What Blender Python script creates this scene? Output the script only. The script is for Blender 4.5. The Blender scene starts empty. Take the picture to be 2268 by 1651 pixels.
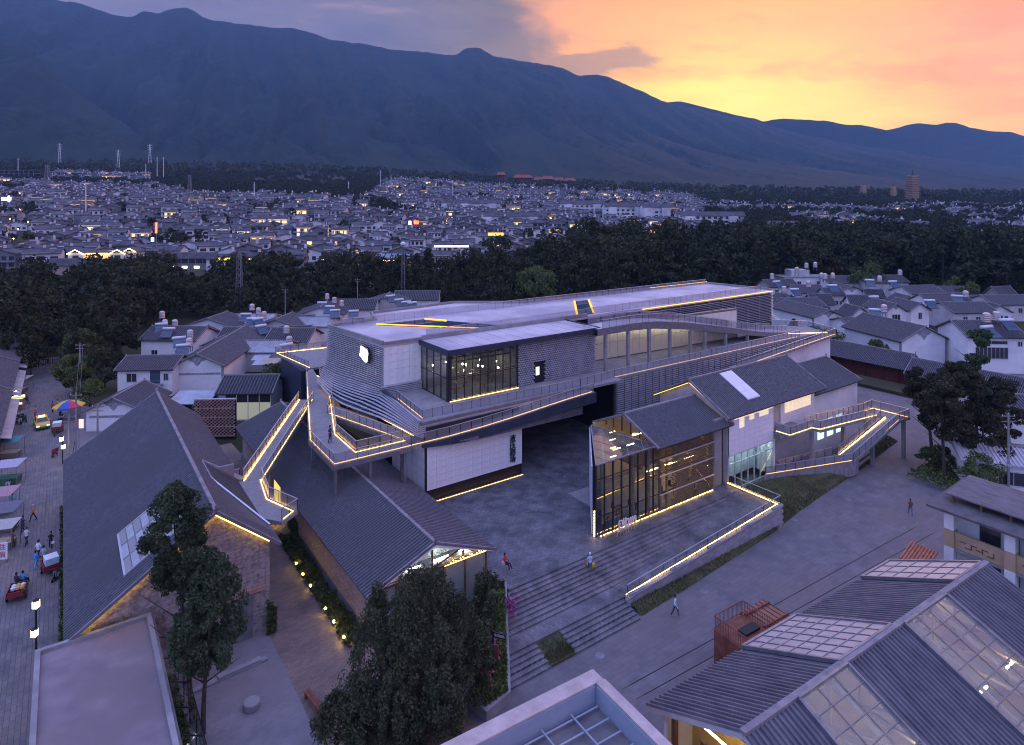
import bpy, math, random
from mathutils import Matrix, Vector, noise as mnoise
R = random.Random(7)
scene = bpy.context.scene
col = scene.collection
rad = math.radians
# ---------------------------------------------------------------- camera (world x runs along the theatre, world y away from the plaza)
HCAM = 34.0
CA, SA = 0.8154, 0.5790                       # camera heading against the building grid
def W(X, Y):                                  # metres right / forward of the viewpoint -> world x, y
    return (CA * X + SA * Y, -SA * X + CA * Y)
cd = bpy.data.cameras.new('camera'); cam = bpy.data.objects.new('camera', cd); col.objects.link(cam)
cam.location = (0, 0, HCAM); cam.rotation_euler = (rad(90), 0, -math.atan2(SA, CA))
cd.sensor_width = 36; cd.lens = 36 * 1400 / 2268; cd.shift_y = -(825.5 - 450) / 2268
cd.clip_start = 0.5; cd.clip_end = 30000
scene.camera = cam
# ---------------------------------------------------------------- sky: dusk, the glow stands behind the ridge
wd = bpy.data.worlds.new('World'); scene.world = wd; wd.use_nodes = True
def sky_nodes():
    nt = wd.node_tree; N = nt.nodes; L = nt.links; N.clear()
    def nd(t, **k):
        n = N.new(t)
        for a, b in k.items(): setattr(n, a, b)
        return n
    def vm(op, a, b=None):
        n = nd('ShaderNodeVectorMath', operation=op)
        for i, v in enumerate((a, b)):
            if v is None: continue
            if isinstance(v, (tuple, list)): n.inputs[i].default_value = v
            else: L.new(v, n.inputs[i])
        return n.outputs['Value'] if op == 'DOT_PRODUCT' else n.outputs['Vector']
    def m(op, a, b=None, clamp=False):
        n = nd('ShaderNodeMath', operation=op, use_clamp=clamp)
        for i, v in enumerate((a, b)):
            if v is None: continue
            if isinstance(v, (int, float)): n.inputs[i].default_value = v
            else: L.new(v, n.inputs[i])
        return n.outputs[0]
    def ramp(f, stops, interp='EASE'):
        n = nd('ShaderNodeValToRGB'); cr = n.color_ramp; cr.interpolation = interp
        while len(cr.elements) < len(stops): cr.elements.new(0.5)
        for e, (p, c) in zip(cr.elements, stops):
            e.position = p; e.color = (c[0], c[1], c[2], 1) if isinstance(c, tuple) else (c, c, c, 1)
        L.new(f, n.inputs[0]); return n.outputs[0]
    def mix(f, a, b, mode='MIX'):
        n = nd('ShaderNodeMix', data_type='RGBA', blend_type=mode)
        for i, v in ((0, f), (6, a), (7, b)):
            if isinstance(v, (int, float)): n.inputs[i].default_value = v
            elif isinstance(v, tuple): n.inputs[i].default_value = (*v, 1)
            else: L.new(v, n.inputs[i])
        return n.outputs[2]
    def noi(v, scale, detail=6, rough=.55, dist=0.):
        n = nd('ShaderNodeTexNoise'); n.inputs['Scale'].default_value = scale; n.inputs['Detail'].default_value = detail
        n.inputs['Roughness'].default_value = rough; n.inputs['Distortion'].default_value = dist
        L.new(v, n.inputs['Vector']); return n.outputs['Fac']
    d = nd('ShaderNodeTexCoord').outputs['Generated']
    gx, gy = W(.40, 1.0); gl = Vector((gx, gy, .13)).normalized()
    g = vm('DOT_PRODUCT', d, tuple(gl))
    lat = vm('DOT_PRODUCT', d, (CA, -SA, 0))              # how far along the range
    sep = nd('ShaderNodeSeparateXYZ'); L.new(d, sep.inputs[0]); z = sep.outputs['Z']
    # stretched cloud coordinates
    cmb = nd('ShaderNodeCombineXYZ')
    fw = vm('DOT_PRODUCT', d, (SA, CA, 0))
    L.new(m('ADD', lat, m('MULTIPLY', z, .9)), cmb.inputs[0]); L.new(fw, cmb.inputs[1]); L.new(m('MULTIPLY', z, 4.2), cmb.inputs[2])
    cv = cmb.outputs[0]
    n1 = noi(cv, 2.3, 7, .55, .35); n2 = noi(cv, 5.5, 6, .6, .2); n3 = noi(cv, 1.1, 4, .5, .2)
    hi = m('MAXIMUM', m('SUBTRACT', z, .11), 0.); gw = m('SUBTRACT', m('ADD', g, m('MULTIPLY', m('SUBTRACT', n1, .5), .075)), m('MULTIPLY', m('MULTIPLY', hi, hi), 1.3))
    base = ramp(m('MULTIPLY', m('ADD', gw, 1), .5), [
        (0.0, (.33, .44, .92)), (.55, (.36, .42, .90)), (.78, (.28, .29, .58)), (.895, (.24, .17, .25)), (.928, (.42, .24, .25)),
        (.948, (.84, .35, .17)), (.966, (.98, .41, .10)), (.981, (1.0, .49, .075)), (.9925, (1.0, .70, .10)), (1.0, (1.0, .90, .16))], 'LINEAR')
    n4 = noi(cv, 3.4, 8, .6, .6)
    base = mix(1., base, ramp(n4, [(.34, (.80, .74, .78)), (.50, (1., 1., 1.)), (.68, (1.05, .92, .72))]), 'MULTIPLY')
    # orange streaks to the right of the glow
    rs = m('MULTIPLY', ramp(lat, [(.40, 0.), (.62, 1.)]), ramp(n2, [(.42, 0.), (.62, 1.)]))
    base = mix(m('MULTIPLY', rs, .55), base, (1.0, .27, .01))
    base = mix(m('MULTIPLY', ramp(lat, [(.62, 0.), (.78, 1.)]), m('MULTIPLY', ramp(z, [(.10, 0.), (.22, 1.)]), .8)), base, (1.0, .22, .005))
    # violet cloud bank on the left with a torn edge
    ed = m('ADD', m('ADD', lat, m('MULTIPLY', m('SUBTRACT', n1, .5), .55)), m('MULTIPLY', z, .62))
    bank = ramp(ed, [(.185, 1.), (.285, 0.)])
    cloud = ramp(n2, [(.3, (.085, .072, .125)), (.55, (.145, .112, .165)), (.72, (.32, .20, .22))])
    fwm = ramp(fw, [(.1, 0.), (.45, 1.)])
    base = mix(m('MULTIPLY', m('MULTIPLY', bank, fwm), .88), base, cloud)
    tongue = m('MULTIPLY', ramp(m('ABSOLUTE', m('SUBTRACT', m('ADD', lat, m('MULTIPLY', m('SUBTRACT', n1, .5), .30)), .10)), [(.0, 1.), (.19, 0.)]), ramp(m('ABSOLUTE', m('SUBTRACT', z, m('ADD', m('ADD', m('MULTIPLY', lat, .13), .190), m('MULTIPLY', m('SUBTRACT', n2, .5), .10)))), [(.0, 1.), (.045, 0.)]))
    tongue = ramp(m('MULTIPLY', tongue, m('ADD', n2, .35)), [(.10, 0.), (.42, 1.)])
    base = mix(m('MULTIPLY', tongue, .8), base, (.36, .19, .20))
    # high sky, lavender, lights the town from above
    top = mix(n3, (.50, .64, 1.42), (.68, .68, 1.34))
    base = mix(ramp(z, [(.30, 0.), (.72, 1.)]), base, top)
    nis = nd('ShaderNodeTexSky', sky_type='NISHITA', sun_disc=False, sun_elevation=rad(5), sun_rotation=math.atan2(gl.x, gl.y))
    nis.altitude = 2000
    base = mix(1., base, mix(ramp(g, [(.80, 0.), (.97, 1.)]), (1., 1., 1.), (1.16, 1.02, .26)), 'MULTIPLY')
    out = mix(.02, base, nis.outputs[0], 'ADD')
    bg = nd('ShaderNodeBackground'); L.new(out, bg.inputs['Color']); bg.inputs['Strength'].default_value = 1.0
    L.new(bg.outputs[0], nd('ShaderNodeOutputWorld').inputs['Surface'])
    return gl
GLOW = sky_nodes()
sl = bpy.data.lights.new('sun', 'SUN'); sl.energy = .4; sl.angle = rad(18); sl.color = (1, .55, .42)
so = bpy.data.objects.new('sun', sl); col.objects.link(so)
so.rotation_euler = (-Vector((GLOW.x, GLOW.y, math.tan(rad(17))))).to_track_quat('-Z', 'Y').to_euler()
vs = scene.view_settings
vs.view_transform = 'Standard'; vs.look = 'None'; vs.gamma = 1; vs.use_curve_mapping = False; vs.exposure = 0.4
scene.display_settings.display_device = 'sRGB'
cy = scene.cycles
cy.use_denoising = True; cy.pixel_filter_type = 'BLACKMAN_HARRIS'; cy.filter_width = 1.05; cy.max_bounces = 6; cy.diffuse_bounces = 3; cy.glossy_bounces = 3; cy.transmission_bounces = 4
cy.transparent_max_bounces = 16; cy.volume_bounces = 1; cy.sample_clamp_indirect = 4; cy.caustics_reflective = False; cy.caustics_refractive = False
# ---------------------------------------------------------------- helpers
def tag(o, label=None, cat=None, group=None, kind=None):
    if label: o['label'] = label
    if cat: o['category'] = cat
    if group: o['group'] = group
    if kind: o['kind'] = kind
    return o
def thing(name, label, cat, loc=(0, 0, 0), rz=0., group=None):
    o = bpy.data.objects.new(name, None); col.objects.link(o)
    o.location = loc; o.rotation_euler = (0, 0, rz); o.empty_display_size = .3
    return tag(o, label, cat, group)
def place(name, me, parent=None, loc=(0, 0, 0), rz=0., world=False):
    o = bpy.data.objects.new(name, me); col.objects.link(o)
    o.location = loc
    if rz: o.rotation_euler = (0, 0, rz)
    if parent is not None:
        o.parent = parent
        if world and parent.type == 'EMPTY': o.matrix_parent_inverse = parent.matrix_basis.inverted()
    return o
def copy_tree(root, loc=None, rz=None, label=None, parent=None, scale=None):
    c = root.copy(); col.objects.link(c)
    if parent is not None: c.parent = parent
    if loc is not None: c.location = loc
    if rz is not None: c.rotation_euler = (0, 0, rz)
    if scale is not None: c.scale = scale if isinstance(scale, (tuple, list)) else (scale,) * 3
    if label: c['label'] = label
    for ch in root.children: copy_tree(ch, parent=c)
    return c
class MB:
    def __init__(s): s.v = []; s.f = []; s.m = []
    def face(s, pts, m=0):
        n = len(s.v); s.v.extend(pts); s.f.append(tuple(range(n, n + len(pts)))); s.m.append(m); return s
    def box(s, x0, x1, y0, y1, z0, z1, m=0):
        n = len(s.v)
        s.v += [(x0, y0, z0), (x1, y0, z0), (x1, y1, z0), (x0, y1, z0), (x0, y0, z1), (x1, y0, z1), (x1, y1, z1), (x0, y1, z1)]
        for q in ((3, 2, 1, 0), (4, 5, 6, 7), (0, 1, 5, 4), (1, 2, 6, 5), (2, 3, 7, 6), (3, 0, 4, 7)):
            s.f.append(tuple(n + i for i in q)); s.m.append(m)
        return s
    def prism(s, poly, z0, z1, m=0, mt=None):              # poly counter-clockwise; z may be a list per corner
        k = len(poly); n = len(s.v)
        a = z0 if isinstance(z0, (list, tuple)) else [z0] * k; b = z1 if isinstance(z1, (list, tuple)) else [z1] * k
        s.v += [(p[0], p[1], a[i]) for i, p in enumerate(poly)] + [(p[0], p[1], b[i]) for i, p in enumerate(poly)]
        s.f.append(tuple(n + i for i in reversed(range(k)))); s.m.append(m)
        s.f.append(tuple(n + k + i for i in range(k))); s.m.append(m if mt is None else mt)
        for i in range(k):
            j = (i + 1) % k
            s.f.append((n + i, n + j, n + k + j, n + k + i)); s.m.append(m)
        return s
    def bar(s, p, q, w, h=None, m=0, up=(0, 0, 1)):         # rectangular bar between two points
        h = w if h is None else h
        p = Vector(p); q = Vector(q); d = (q - p)
        if d.length < 1e-6: return s
        d.normalize(); u = Vector(up)
        if abs(d.dot(u)) > .98: u = Vector((1, 0, 0))
        r = d.cross(u).normalized() * (w / 2); t = r.cross(d).normalized() * (h / 2); n = len(s.v)
        for c in (p, q):
            for i, j in ((-1, -1), (1, -1), (1, 1), (-1, 1)): s.v.append(tuple(c + r * i + t * j))
        for q4 in ((0, 1, 2, 3), (7, 6, 5, 4), (0, 4, 5, 1), (1, 5, 6, 2), (2, 6, 7, 3), (3, 7, 4, 0)):
            s.f.append(tuple(n + i for i in q4)); s.m.append(m)
        return s
    def ribbon(s, pts, w, h, m=0):                          # rectangular section swept along a path, level across
        k = len(s.v); n = len(pts)
        for i, p in enumerate(pts):
            a = Vector(pts[max(i - 1, 0)]); c = Vector(pts[min(i + 1, n - 1)]); d = c - a; d.z = 0; d.normalize()
            x, y = -d.y * w / 2, d.x * w / 2
            s.v += [(p[0] - x, p[1] - y, p[2]), (p[0] + x, p[1] + y, p[2]), (p[0] + x, p[1] + y, p[2] + h), (p[0] - x, p[1] - y, p[2] + h)]
        for i in range(n - 1):
            for j in range(4):
                a = k + i * 4 + j; b = k + i * 4 + (j + 1) % 4; s.f.append((a, b, b + 4, a + 4)); s.m.append(m)
        s.f += [(k + 3, k + 2, k + 1, k), (k + n * 4 - 4, k + n * 4 - 3, k + n * 4 - 2, k + n * 4 - 1)]; s.m += [m, m]
        return s
    def tube(s, p, q, r0, r1=None, n=8, m=0, caps=True):
        r1 = r0 if r1 is None else r1
        p = Vector(p); q = Vector(q); d = (q - p).normalized()
        u = Vector((0, 0, 1)) if abs(d.z) < .95 else Vector((1, 0, 0))
        a = d.cross(u).normalized(); b = a.cross(d); k = len(s.v)
        for c, r in ((p, r0), (q, r1)):
            for i in range(n):
                t = 2 * math.pi * i / n; s.v.append(tuple(c + a * (r * math.cos(t)) + b * (r * math.sin(t))))
        for i in range(n):
            j = (i + 1) % n; s.f.append((k + j, k + i, k + n + i, k + n + j)); s.m.append(m)
        if caps:
            s.f.append(tuple(k + i for i in range(n))); s.m.append(m)
            s.f.append(tuple(k + n + i for i in reversed(range(n)))); s.m.append(m)
        return s
    def lathe(s, prof, c=(0, 0, 0), n=12, m=0):            # prof: (radius, z)
        k = len(s.v)
        for r, z in prof:
            for i in range(n):
                t = 2 * math.pi * i / n; s.v.append((c[0] + r * math.cos(t), c[1] + r * math.sin(t), c[2] + z))
        for a in range(len(prof) - 1):
            for i in range(n):
                j = (i + 1) % n; s.f.append((k + a * n + i, k + a * n + j, k + (a + 1) * n + j, k + (a + 1) * n + i)); s.m.append(m)
        s.f.append(tuple(k + i for i in reversed(range(n)))); s.m.append(m)
        e = k + (len(prof) - 1) * n; s.f.append(tuple(e + i for i in range(n))); s.m.append(m)
        return s
    def mesh(s, name, mats, smooth=False):
        me = bpy.data.meshes.new(name); me.from_pydata(s.v, [], s.f)
        for x in (mats if isinstance(mats, (list, tuple)) else [mats]): me.materials.append(x)
        if any(s.m): me.polygons.foreach_set('material_index', s.m)
        if smooth: me.polygons.foreach_set('use_smooth', [True] * len(s.f))
        me.update(); return me
    def build(s, name, mats, parent=None, world=True, kind=None, smooth=False, loc=(0, 0, 0), rz=0.):
        o = place(name, s.mesh(name, mats, smooth), parent, loc, rz, world)
        if kind: o['kind'] = kind
        return o
def lerp(a, b, t): return a + (b - a) * t
def lerp3(p, q, t): return tuple(p[i] + (q[i] - p[i]) * t for i in range(len(p)))
def interp(pts, x):
    if x <= pts[0][0]: return pts[0][1]
    for (x0, y0), (x1, y1) in zip(pts, pts[1:]):
        if x <= x1:
            t = (x - x0) / (x1 - x0); return y0 + (y1 - y0) * t
    return pts[-1][1]
def interps(pts, x):                                       # smooth (Catmull-Rom) version
    n = len(pts)
    if x <= pts[0][0]: return pts[0][1]
    for i in range(n - 1):
        if x <= pts[i + 1][0]:
            x0, y0 = pts[i]; x1, y1 = pts[i + 1]; h = x1 - x0; t = (x - x0) / h
            m0 = (y1 - pts[i - 1][1]) / (x1 - pts[i - 1][0]) if i > 0 else (y1 - y0) / h
            m1 = (pts[i + 2][1] - y0) / (pts[i + 2][0] - x0) if i + 2 < n else (y1 - y0) / h
            return (2*t**3-3*t*t+1)*y0 + (t**3-2*t*t+t)*h*m0 + (-2*t**3+3*t*t)*y1 + (t**3-t*t)*h*m1
    return pts[-1][1]
# ---------------------------------------------------------------- materials
MATS = {}
def mat(name, c, rough=.7, c2=None, scale=1., detail=4, thr=(.35, .65), bump=0., bscale=None, metal=0., spec=.4, coord='Object', stretch=None, c3=None, s3=.2):
    ma = bpy.data.materials.new(name); ma.use_nodes = True; nt = ma.node_tree; N = nt.nodes; L = nt.links
    b = N['Principled BSDF']; b.inputs['Base Color'].default_value = (*c, 1); b.inputs['Roughness'].default_value = rough
    b.inputs['Metallic'].default_value = metal; b.inputs['Specular IOR Level'].default_value = spec
    if c2 or bump:
        tc = N.new('ShaderNodeTexCoord').outputs[coord]
        if stretch:
            mp = N.new('ShaderNodeMapping'); mp.inputs['Scale'].default_value = stretch; L.new(tc, mp.inputs[0]); tc = mp.outputs[0]
        nz = N.new('ShaderNodeTexNoise'); nz.inputs['Scale'].default_value = scale; nz.inputs['Detail'].default_value = detail; nz.inputs['Roughness'].default_value = .6
        L.new(tc, nz.inputs['Vector'])
        if c2:
            rp = N.new('ShaderNodeValToRGB'); e = rp.color_ramp.elements
            e[0].position, e[1].position = thr; e[0].color = (*c, 1); e[1].color = (*c2, 1)
            L.new(nz.outputs['Fac'], rp.inputs[0]); cout = rp.outputs[0]
            if c3:
                n3 = N.new('ShaderNodeTexNoise'); n3.inputs['Scale'].default_value = s3; n3.inputs['Detail'].default_value = 3; L.new(tc, n3.inputs['Vector'])
                r3 = N.new('ShaderNodeValToRGB'); r3.color_ramp.elements[0].position = .45; r3.color_ramp.elements[1].position = .62; L.new(n3.outputs['Fac'], r3.inputs[0])
                mx = N.new('ShaderNodeMix'); mx.data_type = 'RGBA'; L.new(r3.outputs[0], mx.inputs[0]); L.new(cout, mx.inputs[6]); mx.inputs[7].default_value = (*c3, 1); cout = mx.outputs[2]
            L.new(cout, b.inputs['Base Color'])
        if bump:
            nb = nz
            if bscale:
                nb = N.new('ShaderNodeTexNoise'); nb.inputs['Scale'].default_value = bscale; nb.inputs['Detail'].default_value = 4; L.new(tc, nb.inputs['Vector'])
            bm = N.new('ShaderNodeBump'); bm.inputs['Strength'].default_value = bump; bm.inputs['Distance'].default_value = .05
            L.new(nb.outputs['Fac'], bm.inputs['Height']); L.new(bm.outputs[0], b.inputs['Normal'])
    MATS[name] = ma; return ma
def emit(name, c, s):
    ma = bpy.data.materials.new(name); ma.use_nodes = True; b = ma.node_tree.nodes['Principled BSDF']
    b.inputs['Base Color'].default_value = (*c, 1); b.inputs['Emission Color'].default_value = (*c, 1); b.inputs['Emission Strength'].default_value = s
    MATS[name] = ma; return ma
def glass(name, tint=(.8, .88, .92), refl=1., rough=.02, body=None, bodyf=0.):
    ma = bpy.data.materials.new(name); ma.use_nodes = True; nt = ma.node_tree; N = nt.nodes; L = nt.links; N.clear()
    tr = N.new('ShaderNodeBsdfTransparent'); tr.inputs[0].default_value = (*tint, 1)
    gl = N.new('ShaderNodeBsdfGlossy'); gl.inputs[0].default_value = (.95, .95, 1, 1); gl.inputs['Roughness'].default_value = rough
    ge = N.new('ShaderNodeNewGeometry'); dt = N.new('ShaderNodeVectorMath'); dt.operation = 'DOT_PRODUCT'; L.new(ge.outputs['Normal'], dt.inputs[0]); L.new(ge.outputs['Incoming'], dt.inputs[1])
    def mth(op, a, b):                                     # Schlick reflection, the same from both faces of a thin pane
        n = N.new('ShaderNodeMath'); n.operation = op
        for i, v in enumerate((a, b)):
            if v is None: continue
            if isinstance(v, (int, float)): n.inputs[i].default_value = v
            else: L.new(v, n.inputs[i])
        return n.outputs[0]
    f5 = mth('POWER', mth('SUBTRACT', 1., mth('ABSOLUTE', dt.outputs['Value'], None)), 5.)
    mu = N.new('ShaderNodeMath'); mu.operation = 'MULTIPLY'; mu.inputs[1].default_value = refl; mu.use_clamp = True; L.new(mth('ADD', mth('MULTIPLY', f5, .93), .07), mu.inputs[0])
    a = tr.outputs[0]
    if body:
        df = N.new('ShaderNodeBsdfTranslucent' if False else 'ShaderNodeBsdfDiffuse'); df.inputs[0].default_value = (*body, 1)
        m0 = N.new('ShaderNodeMixShader'); m0.inputs[0].default_value = bodyf; L.new(a, m0.inputs[1]); L.new(df.outputs[0], m0.inputs[2]); a = m0.outputs[0]
    mx = N.new('ShaderNodeMixShader'); L.new(mu.outputs[0], mx.inputs[0]); L.new(a, mx.inputs[1]); L.new(gl.outputs[0], mx.inputs[2])
    L.new(mx.outputs[0], N.new('ShaderNodeOutputMaterial').inputs[0]); MATS[name] = ma; return ma
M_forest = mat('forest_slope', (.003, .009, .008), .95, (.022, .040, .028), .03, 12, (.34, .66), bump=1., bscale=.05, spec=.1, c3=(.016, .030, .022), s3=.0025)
M_field = mat('earth', (.030, .038, .018), .95, (.085, .075, .048), .02, 8, bump=.4, bscale=.2, spec=.1)
# ---------------------------------------------------------------- terrain: flat by the factory, rising to the foot of the range
def slope_at(t): return interp([(-.9, .108), (-.25, .088), (0., .066), (.3, .050), (.8, .040)], t)
def gz(X, Y):
    if Y < 300: return 0.
    s = slope_at(X / Y); d = Y - 300
    return s * d * min(1., d / 250 + .1) if d < 225 else s * d
def PX(x, y, z=0.):                                       # picture measure (2268 wide) of a spot at height z -> right / forward metres
    Y = 1400 * (HCAM - z) / (y - 450); return ((x - 1134) * Y / 1400, Y)
def AB(x, y, z=0.): return W(*PX(x, y, z))
def terrain():
    ys = [-300, -100, 0, 40, 80, 120, 160, 200, 240, 270, 300] + list(range(320, 1000, 20)) + list(range(1000, 1700, 50)) + list(range(1700, 2600, 150))
    ts = [i / 40 for i in range(-60, 61)]
    b = MB(); nx = len(ts)
    for Y in ys:
        for t in ts:
            Xw = t * max(Y, 400)
            z = gz(Xw, Y) if Y > 300 else 0.
            if Y > 330: z += (mnoise.noise((Xw * .006, Y * .006, 3.)) * 4 * min(1, (Y - 330) / 300))
            b.v.append((*W(Xw, Y), z))
    for i in range(len(ys) - 1):
        for j in range(nx - 1):
            b.f.append((i * nx + j, i * nx + j + 1, (i + 1) * nx + j + 1, (i + 1) * nx + j)); b.m.append(1 if ys[i] > 1250 else 0)
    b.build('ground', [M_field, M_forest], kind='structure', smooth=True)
terrain()
def mountain(name, ridge, depth, foot, x0, x1, step=7, rows=46, rough=1., seed=0., back=500, pw=1.35):
    b = MB(); xs = []; x = x0
    while x <= x1: xs.append(x); x += step
    nx = len(xs); allrows = rows + 8
    for r in range(allrows):
        for x in xs:
            t = (x - 1134) / 1400; Yr = depth(x) if callable(depth) else depth; Y0 = foot(x) if callable(foot) else foot
            yr = interps(ridge, x); edge = min(1., (x - x0) / 130) if x0 > 0 else 1.; sink = 260 * (1 - edge) ** 2
            f1 = mnoise.fractal((x * .012, seed, 0.), .9, 2.1, 5) * 2.4 * rough + mnoise.noise((x * .15, seed + 7., 0.)) * 1.1 * rough + mnoise.noise((x * .05, seed + 3., 0.)) * 2.6 * rough
            zr = HCAM + (450 - yr + f1) / 1400 * Yr
            z0 = gz(t * Y0, Y0) - 12
            if r < rows:
                s = r / (rows - 1); Y = Y0 + (Yr - Y0) * s; z = z0 + (zr - z0) * (s ** pw)
                X = t * Y
                amp = (s * (1 - s)) ** .8 * (zr - z0) * .54 * rough
                q = mnoise.fractal((X * .0016 + Y * .0005 + seed, Y * .00055, seed), .8, 2.2, 6)
                q2 = 1 - abs(mnoise.fractal((X * .0030 + seed * 3 + Y * .0011, Y * .0006, seed + 5), .8, 2.2, 6)) * 2.0
                z += amp * (q * .45 + (q2 - .55) * .55) - sink
            else:
                k = (r - rows + 1) / 8; Y = Yr + back * k; X = t * Y; z = zr - (zr - z0) * (k ** 1.2) * .95 - sink
            b.v.append((*W(X, Y), z))
    for i in range(allrows - 1):
        for j in range(nx - 1):
            b.f.append((i * nx + j, i * nx + j + 1, (i + 1) * nx + j + 1, (i + 1) * nx + j)); b.m.append(0)
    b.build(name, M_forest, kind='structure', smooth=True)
mountain('mountain', [(-420, -60), (-100, -30), (0, -8), (60, -5), (150, 3), (190, 12), (235, 27), (262, 35), (295, 36), (318, 25), (345, 29), (372, 24), (400, 16), (425, 22), (450, 38), (500, 48), (560, 55), (640, 64), (690, 73), (715, 84), (750, 91), (800, 97), (840, 105), (880, 111), (930, 114), (975, 119), (1010, 120), (1035, 107), (1060, 107), (1090, 122), (1130, 130), (1170, 138), (1225, 147), (1250, 152), (1285, 167), (1330, 168), (1380, 185), (1430, 207), (1480, 228), (1540, 243), (1600, 255), (1650, 263), (1720, 283), (1800, 302), (1900, 322), (2000, 338), (2100, 352), (2200, 366), (2400, 390), (2700, 410)],
         lambda x: interp([(-400, 3900), (700, 4400), (1300, 4700), (1700, 4800), (2400, 4200)], x), lambda x: interp([(-400, 1700), (900, 1900), (1500, 2100), (2400, 2300)], x), -420, 2690, 7, 60, seed=1.3)
mountain('mountain_spur', [(-420, 10), (-150, 60), (0, 91), (35, 97), (70, 120), (150, 190), (225, 242), (300, 288), (400, 330), (520, 362), (700, 392), (900, 407), (1100, 416)], 2350, 1250, -420, 1090, 7, 36, rough=.95, seed=4.1, back=400)
mountain('mountain_spur', [(200, 95), (330, 142), (415, 185), (480, 224), (550, 268), (640, 310), (760, 345), (950, 378), (1200, 402), (1400, 415)], lambda x: interp([(200, 4250), (400, 3600), (700, 2900), (1200, 2500)], x), 1400, 205, 1390, 7, 36, rough=.95, seed=6.6, back=300)
mountain('mountain_spur', [(480, 110), (600, 156), (700, 196), (742, 220), (820, 226), (900, 280), (1000, 320), (1100, 350), (1300, 384), (1500, 410), (1700, 424)], lambda x: interp([(480, 4300), (740, 3700), (1000, 3100), (1500, 2700)], x), 1500, 485, 1690, 7, 36, rough=.95, seed=9.2, back=300)
mountain('mountain_spur', [(1000, 165), (1120, 200), (1205, 222), (1300, 255), (1434, 297), (1584, 340), (1800, 372), (2000, 398), (2300, 424)], lambda x: interp([(1000, 4450), (1300, 3900), (1600, 3400), (2300, 2900)], x), 1700, 1005, 2290, 7, 36, rough=.6, seed=12.4, back=300)
mountain('mountain', [(1380, 235), (1450, 222), (1500, 224), (1560, 238), (1610, 250), (1680, 266), (1740, 285), (1900, 330)], 5200, 4900, 1385, 1890, 7, 12, rough=.5, seed=15., back=300)
mountain('mountain', [(1560, 330), (1640, 283), (1690, 270), (1730, 263), (1760, 265), (1830, 268), (1870, 276), (1905, 277), (1960, 289), (2050, 305), (2268, 345), (2700, 390)], 5000, 4700, 1565, 2690, 7, 14, rough=.6, seed=18., back=300)
mountain('mountain', [(1820, 340), (1900, 300), (1960, 290), (2030, 274), (2070, 277), (2110, 272), (2150, 283), (2200, 291), (2240, 293), (2268, 302), (2400, 330), (2700, 360)], 5150, 4800, 1825, 2690, 7, 14, rough=.6, seed=21., back=300)
M_cam = None
# ---------------------------------------------------------------- shared finishes
M_tile = mat('grey_roof_tile', (.072, .073, .094), .75, (.155, .152, .178), 3.2, 7, (.32, .72), bump=.3, bscale=9, c3=(.10, .098, .112), s3=.22)
M_pan = mat('shade_dark_pan_tile', (.022, .022, .028), .9, (.05, .05, .06), 2.5, 6)  # shade between the cover rows painted into the slab colour, so the ribs read
M_tile2 = mat('weathered_roof_tile', (.080, .078, .094), .8, (.19, .18, .195), 3., 8, (.34, .74), bump=.4, bscale=8)
M_ridge = mat('ridge_mortar', (.16, .155, .17), .8, (.27, .25, .27), 1.2, 5)
M_white = mat('white_wall', (.72, .72, .75), .85, (.82, .81, .83), .7, 5, bump=.08, bscale=12, c3=(.60, .60, .64), s3=.15)
M_wash = mat('grey_wall', (.34, .34, .37), .85, (.45, .44, .46), .8, 5, bump=.1, bscale=10)
M_dark = mat('dark_lining', (.012, .014, .02), .7, (.02, .022, .03), .5)
M_navy = mat('navy_steel', (.035, .045, .075), .45, (.05, .06, .095), .7, 4, metal=.3)
M_slat = mat('aluminium_slat', (.40, .41, .48), .4, (.55, .55, .61), .9, 4, metal=.25)
M_steel = mat('grey_steel', (.16, .165, .19), .45, (.24, .24, .27), 1.5, 4, metal=.4)
M_rail = mat('steel_handrail', (.52, .53, .58), .35, (.62, .62, .66), 2., 3, metal=.6)
M_conc = mat('concrete', (.22, .218, .235), .8, (.31, .305, .325), .9, 6, bump=.15, bscale=7, c3=(.22, .215, .23), s3=.3)
M_roofdeck = mat('pale_roof_screed', (.47, .44, .49), .8, (.60, .56, .60), .35, 7, (.32, .68), bump=.1, bscale=5, c3=(.38, .36, .41), s3=.12)
M_deck = mat('deck_board', (.17, .165, .18), .7, (.29, .28, .285), 1.1, 5, bump=.25, bscale=5, stretch=(1, 7, 1))
M_brick = mat('red_brick', (.30, .17, .145), .85, (.42, .27, .23), 1.4, 6, bump=.3, bscale=9)
M_stone = mat('rubble_stone', (.20, .175, .18), .9, (.40, .35, .345), 2.6, 8, (.36, .62), bump=1., bscale=3.2)
M_wood = mat('brown_timber', (.12, .055, .032), .6, (.18, .09, .05), 3., 4)
M_black = mat('black_paint', (.012, .012, .015), .5)
M_frame = mat('dark_window_frame', (.02, .022, .03), .4, metal=.3)
M_rust = mat('rusty_steel', (.13, .045, .03), .8, (.24, .09, .055), 1.2, 6)
M_window = mat('dark_window_glass', (.02, .024, .035), .12, (.05, .055, .07), .4, spec=.8)
M_red = mat('dark_red_timber', (.085, .018, .016), .7, (.13, .03, .025), 1.5, 4)
def led_mat(name, c, s): return emit(name, c, s)
L_warm = emit('warm_led', (1., .56, .12), 9.)
L_soft = emit('soft_warm_led', (1., .52, .13), 3.6)
L_gold = emit('golden_led', (1., .52, .05), 2.6)
L_amber = emit('amber_led', (1., .42, .02), 1.6)
L_white = emit('white_sign_light', (.93, .97, 1.), 5.)
L_lamp = emit('lamp_bulb', (1., .80, .50), 40.)
L_cool = emit('cool_tube_light', (.80, .95, 1.), 30.)
L_room = emit('room_light', (1., .68, .28), 16.)
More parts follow.
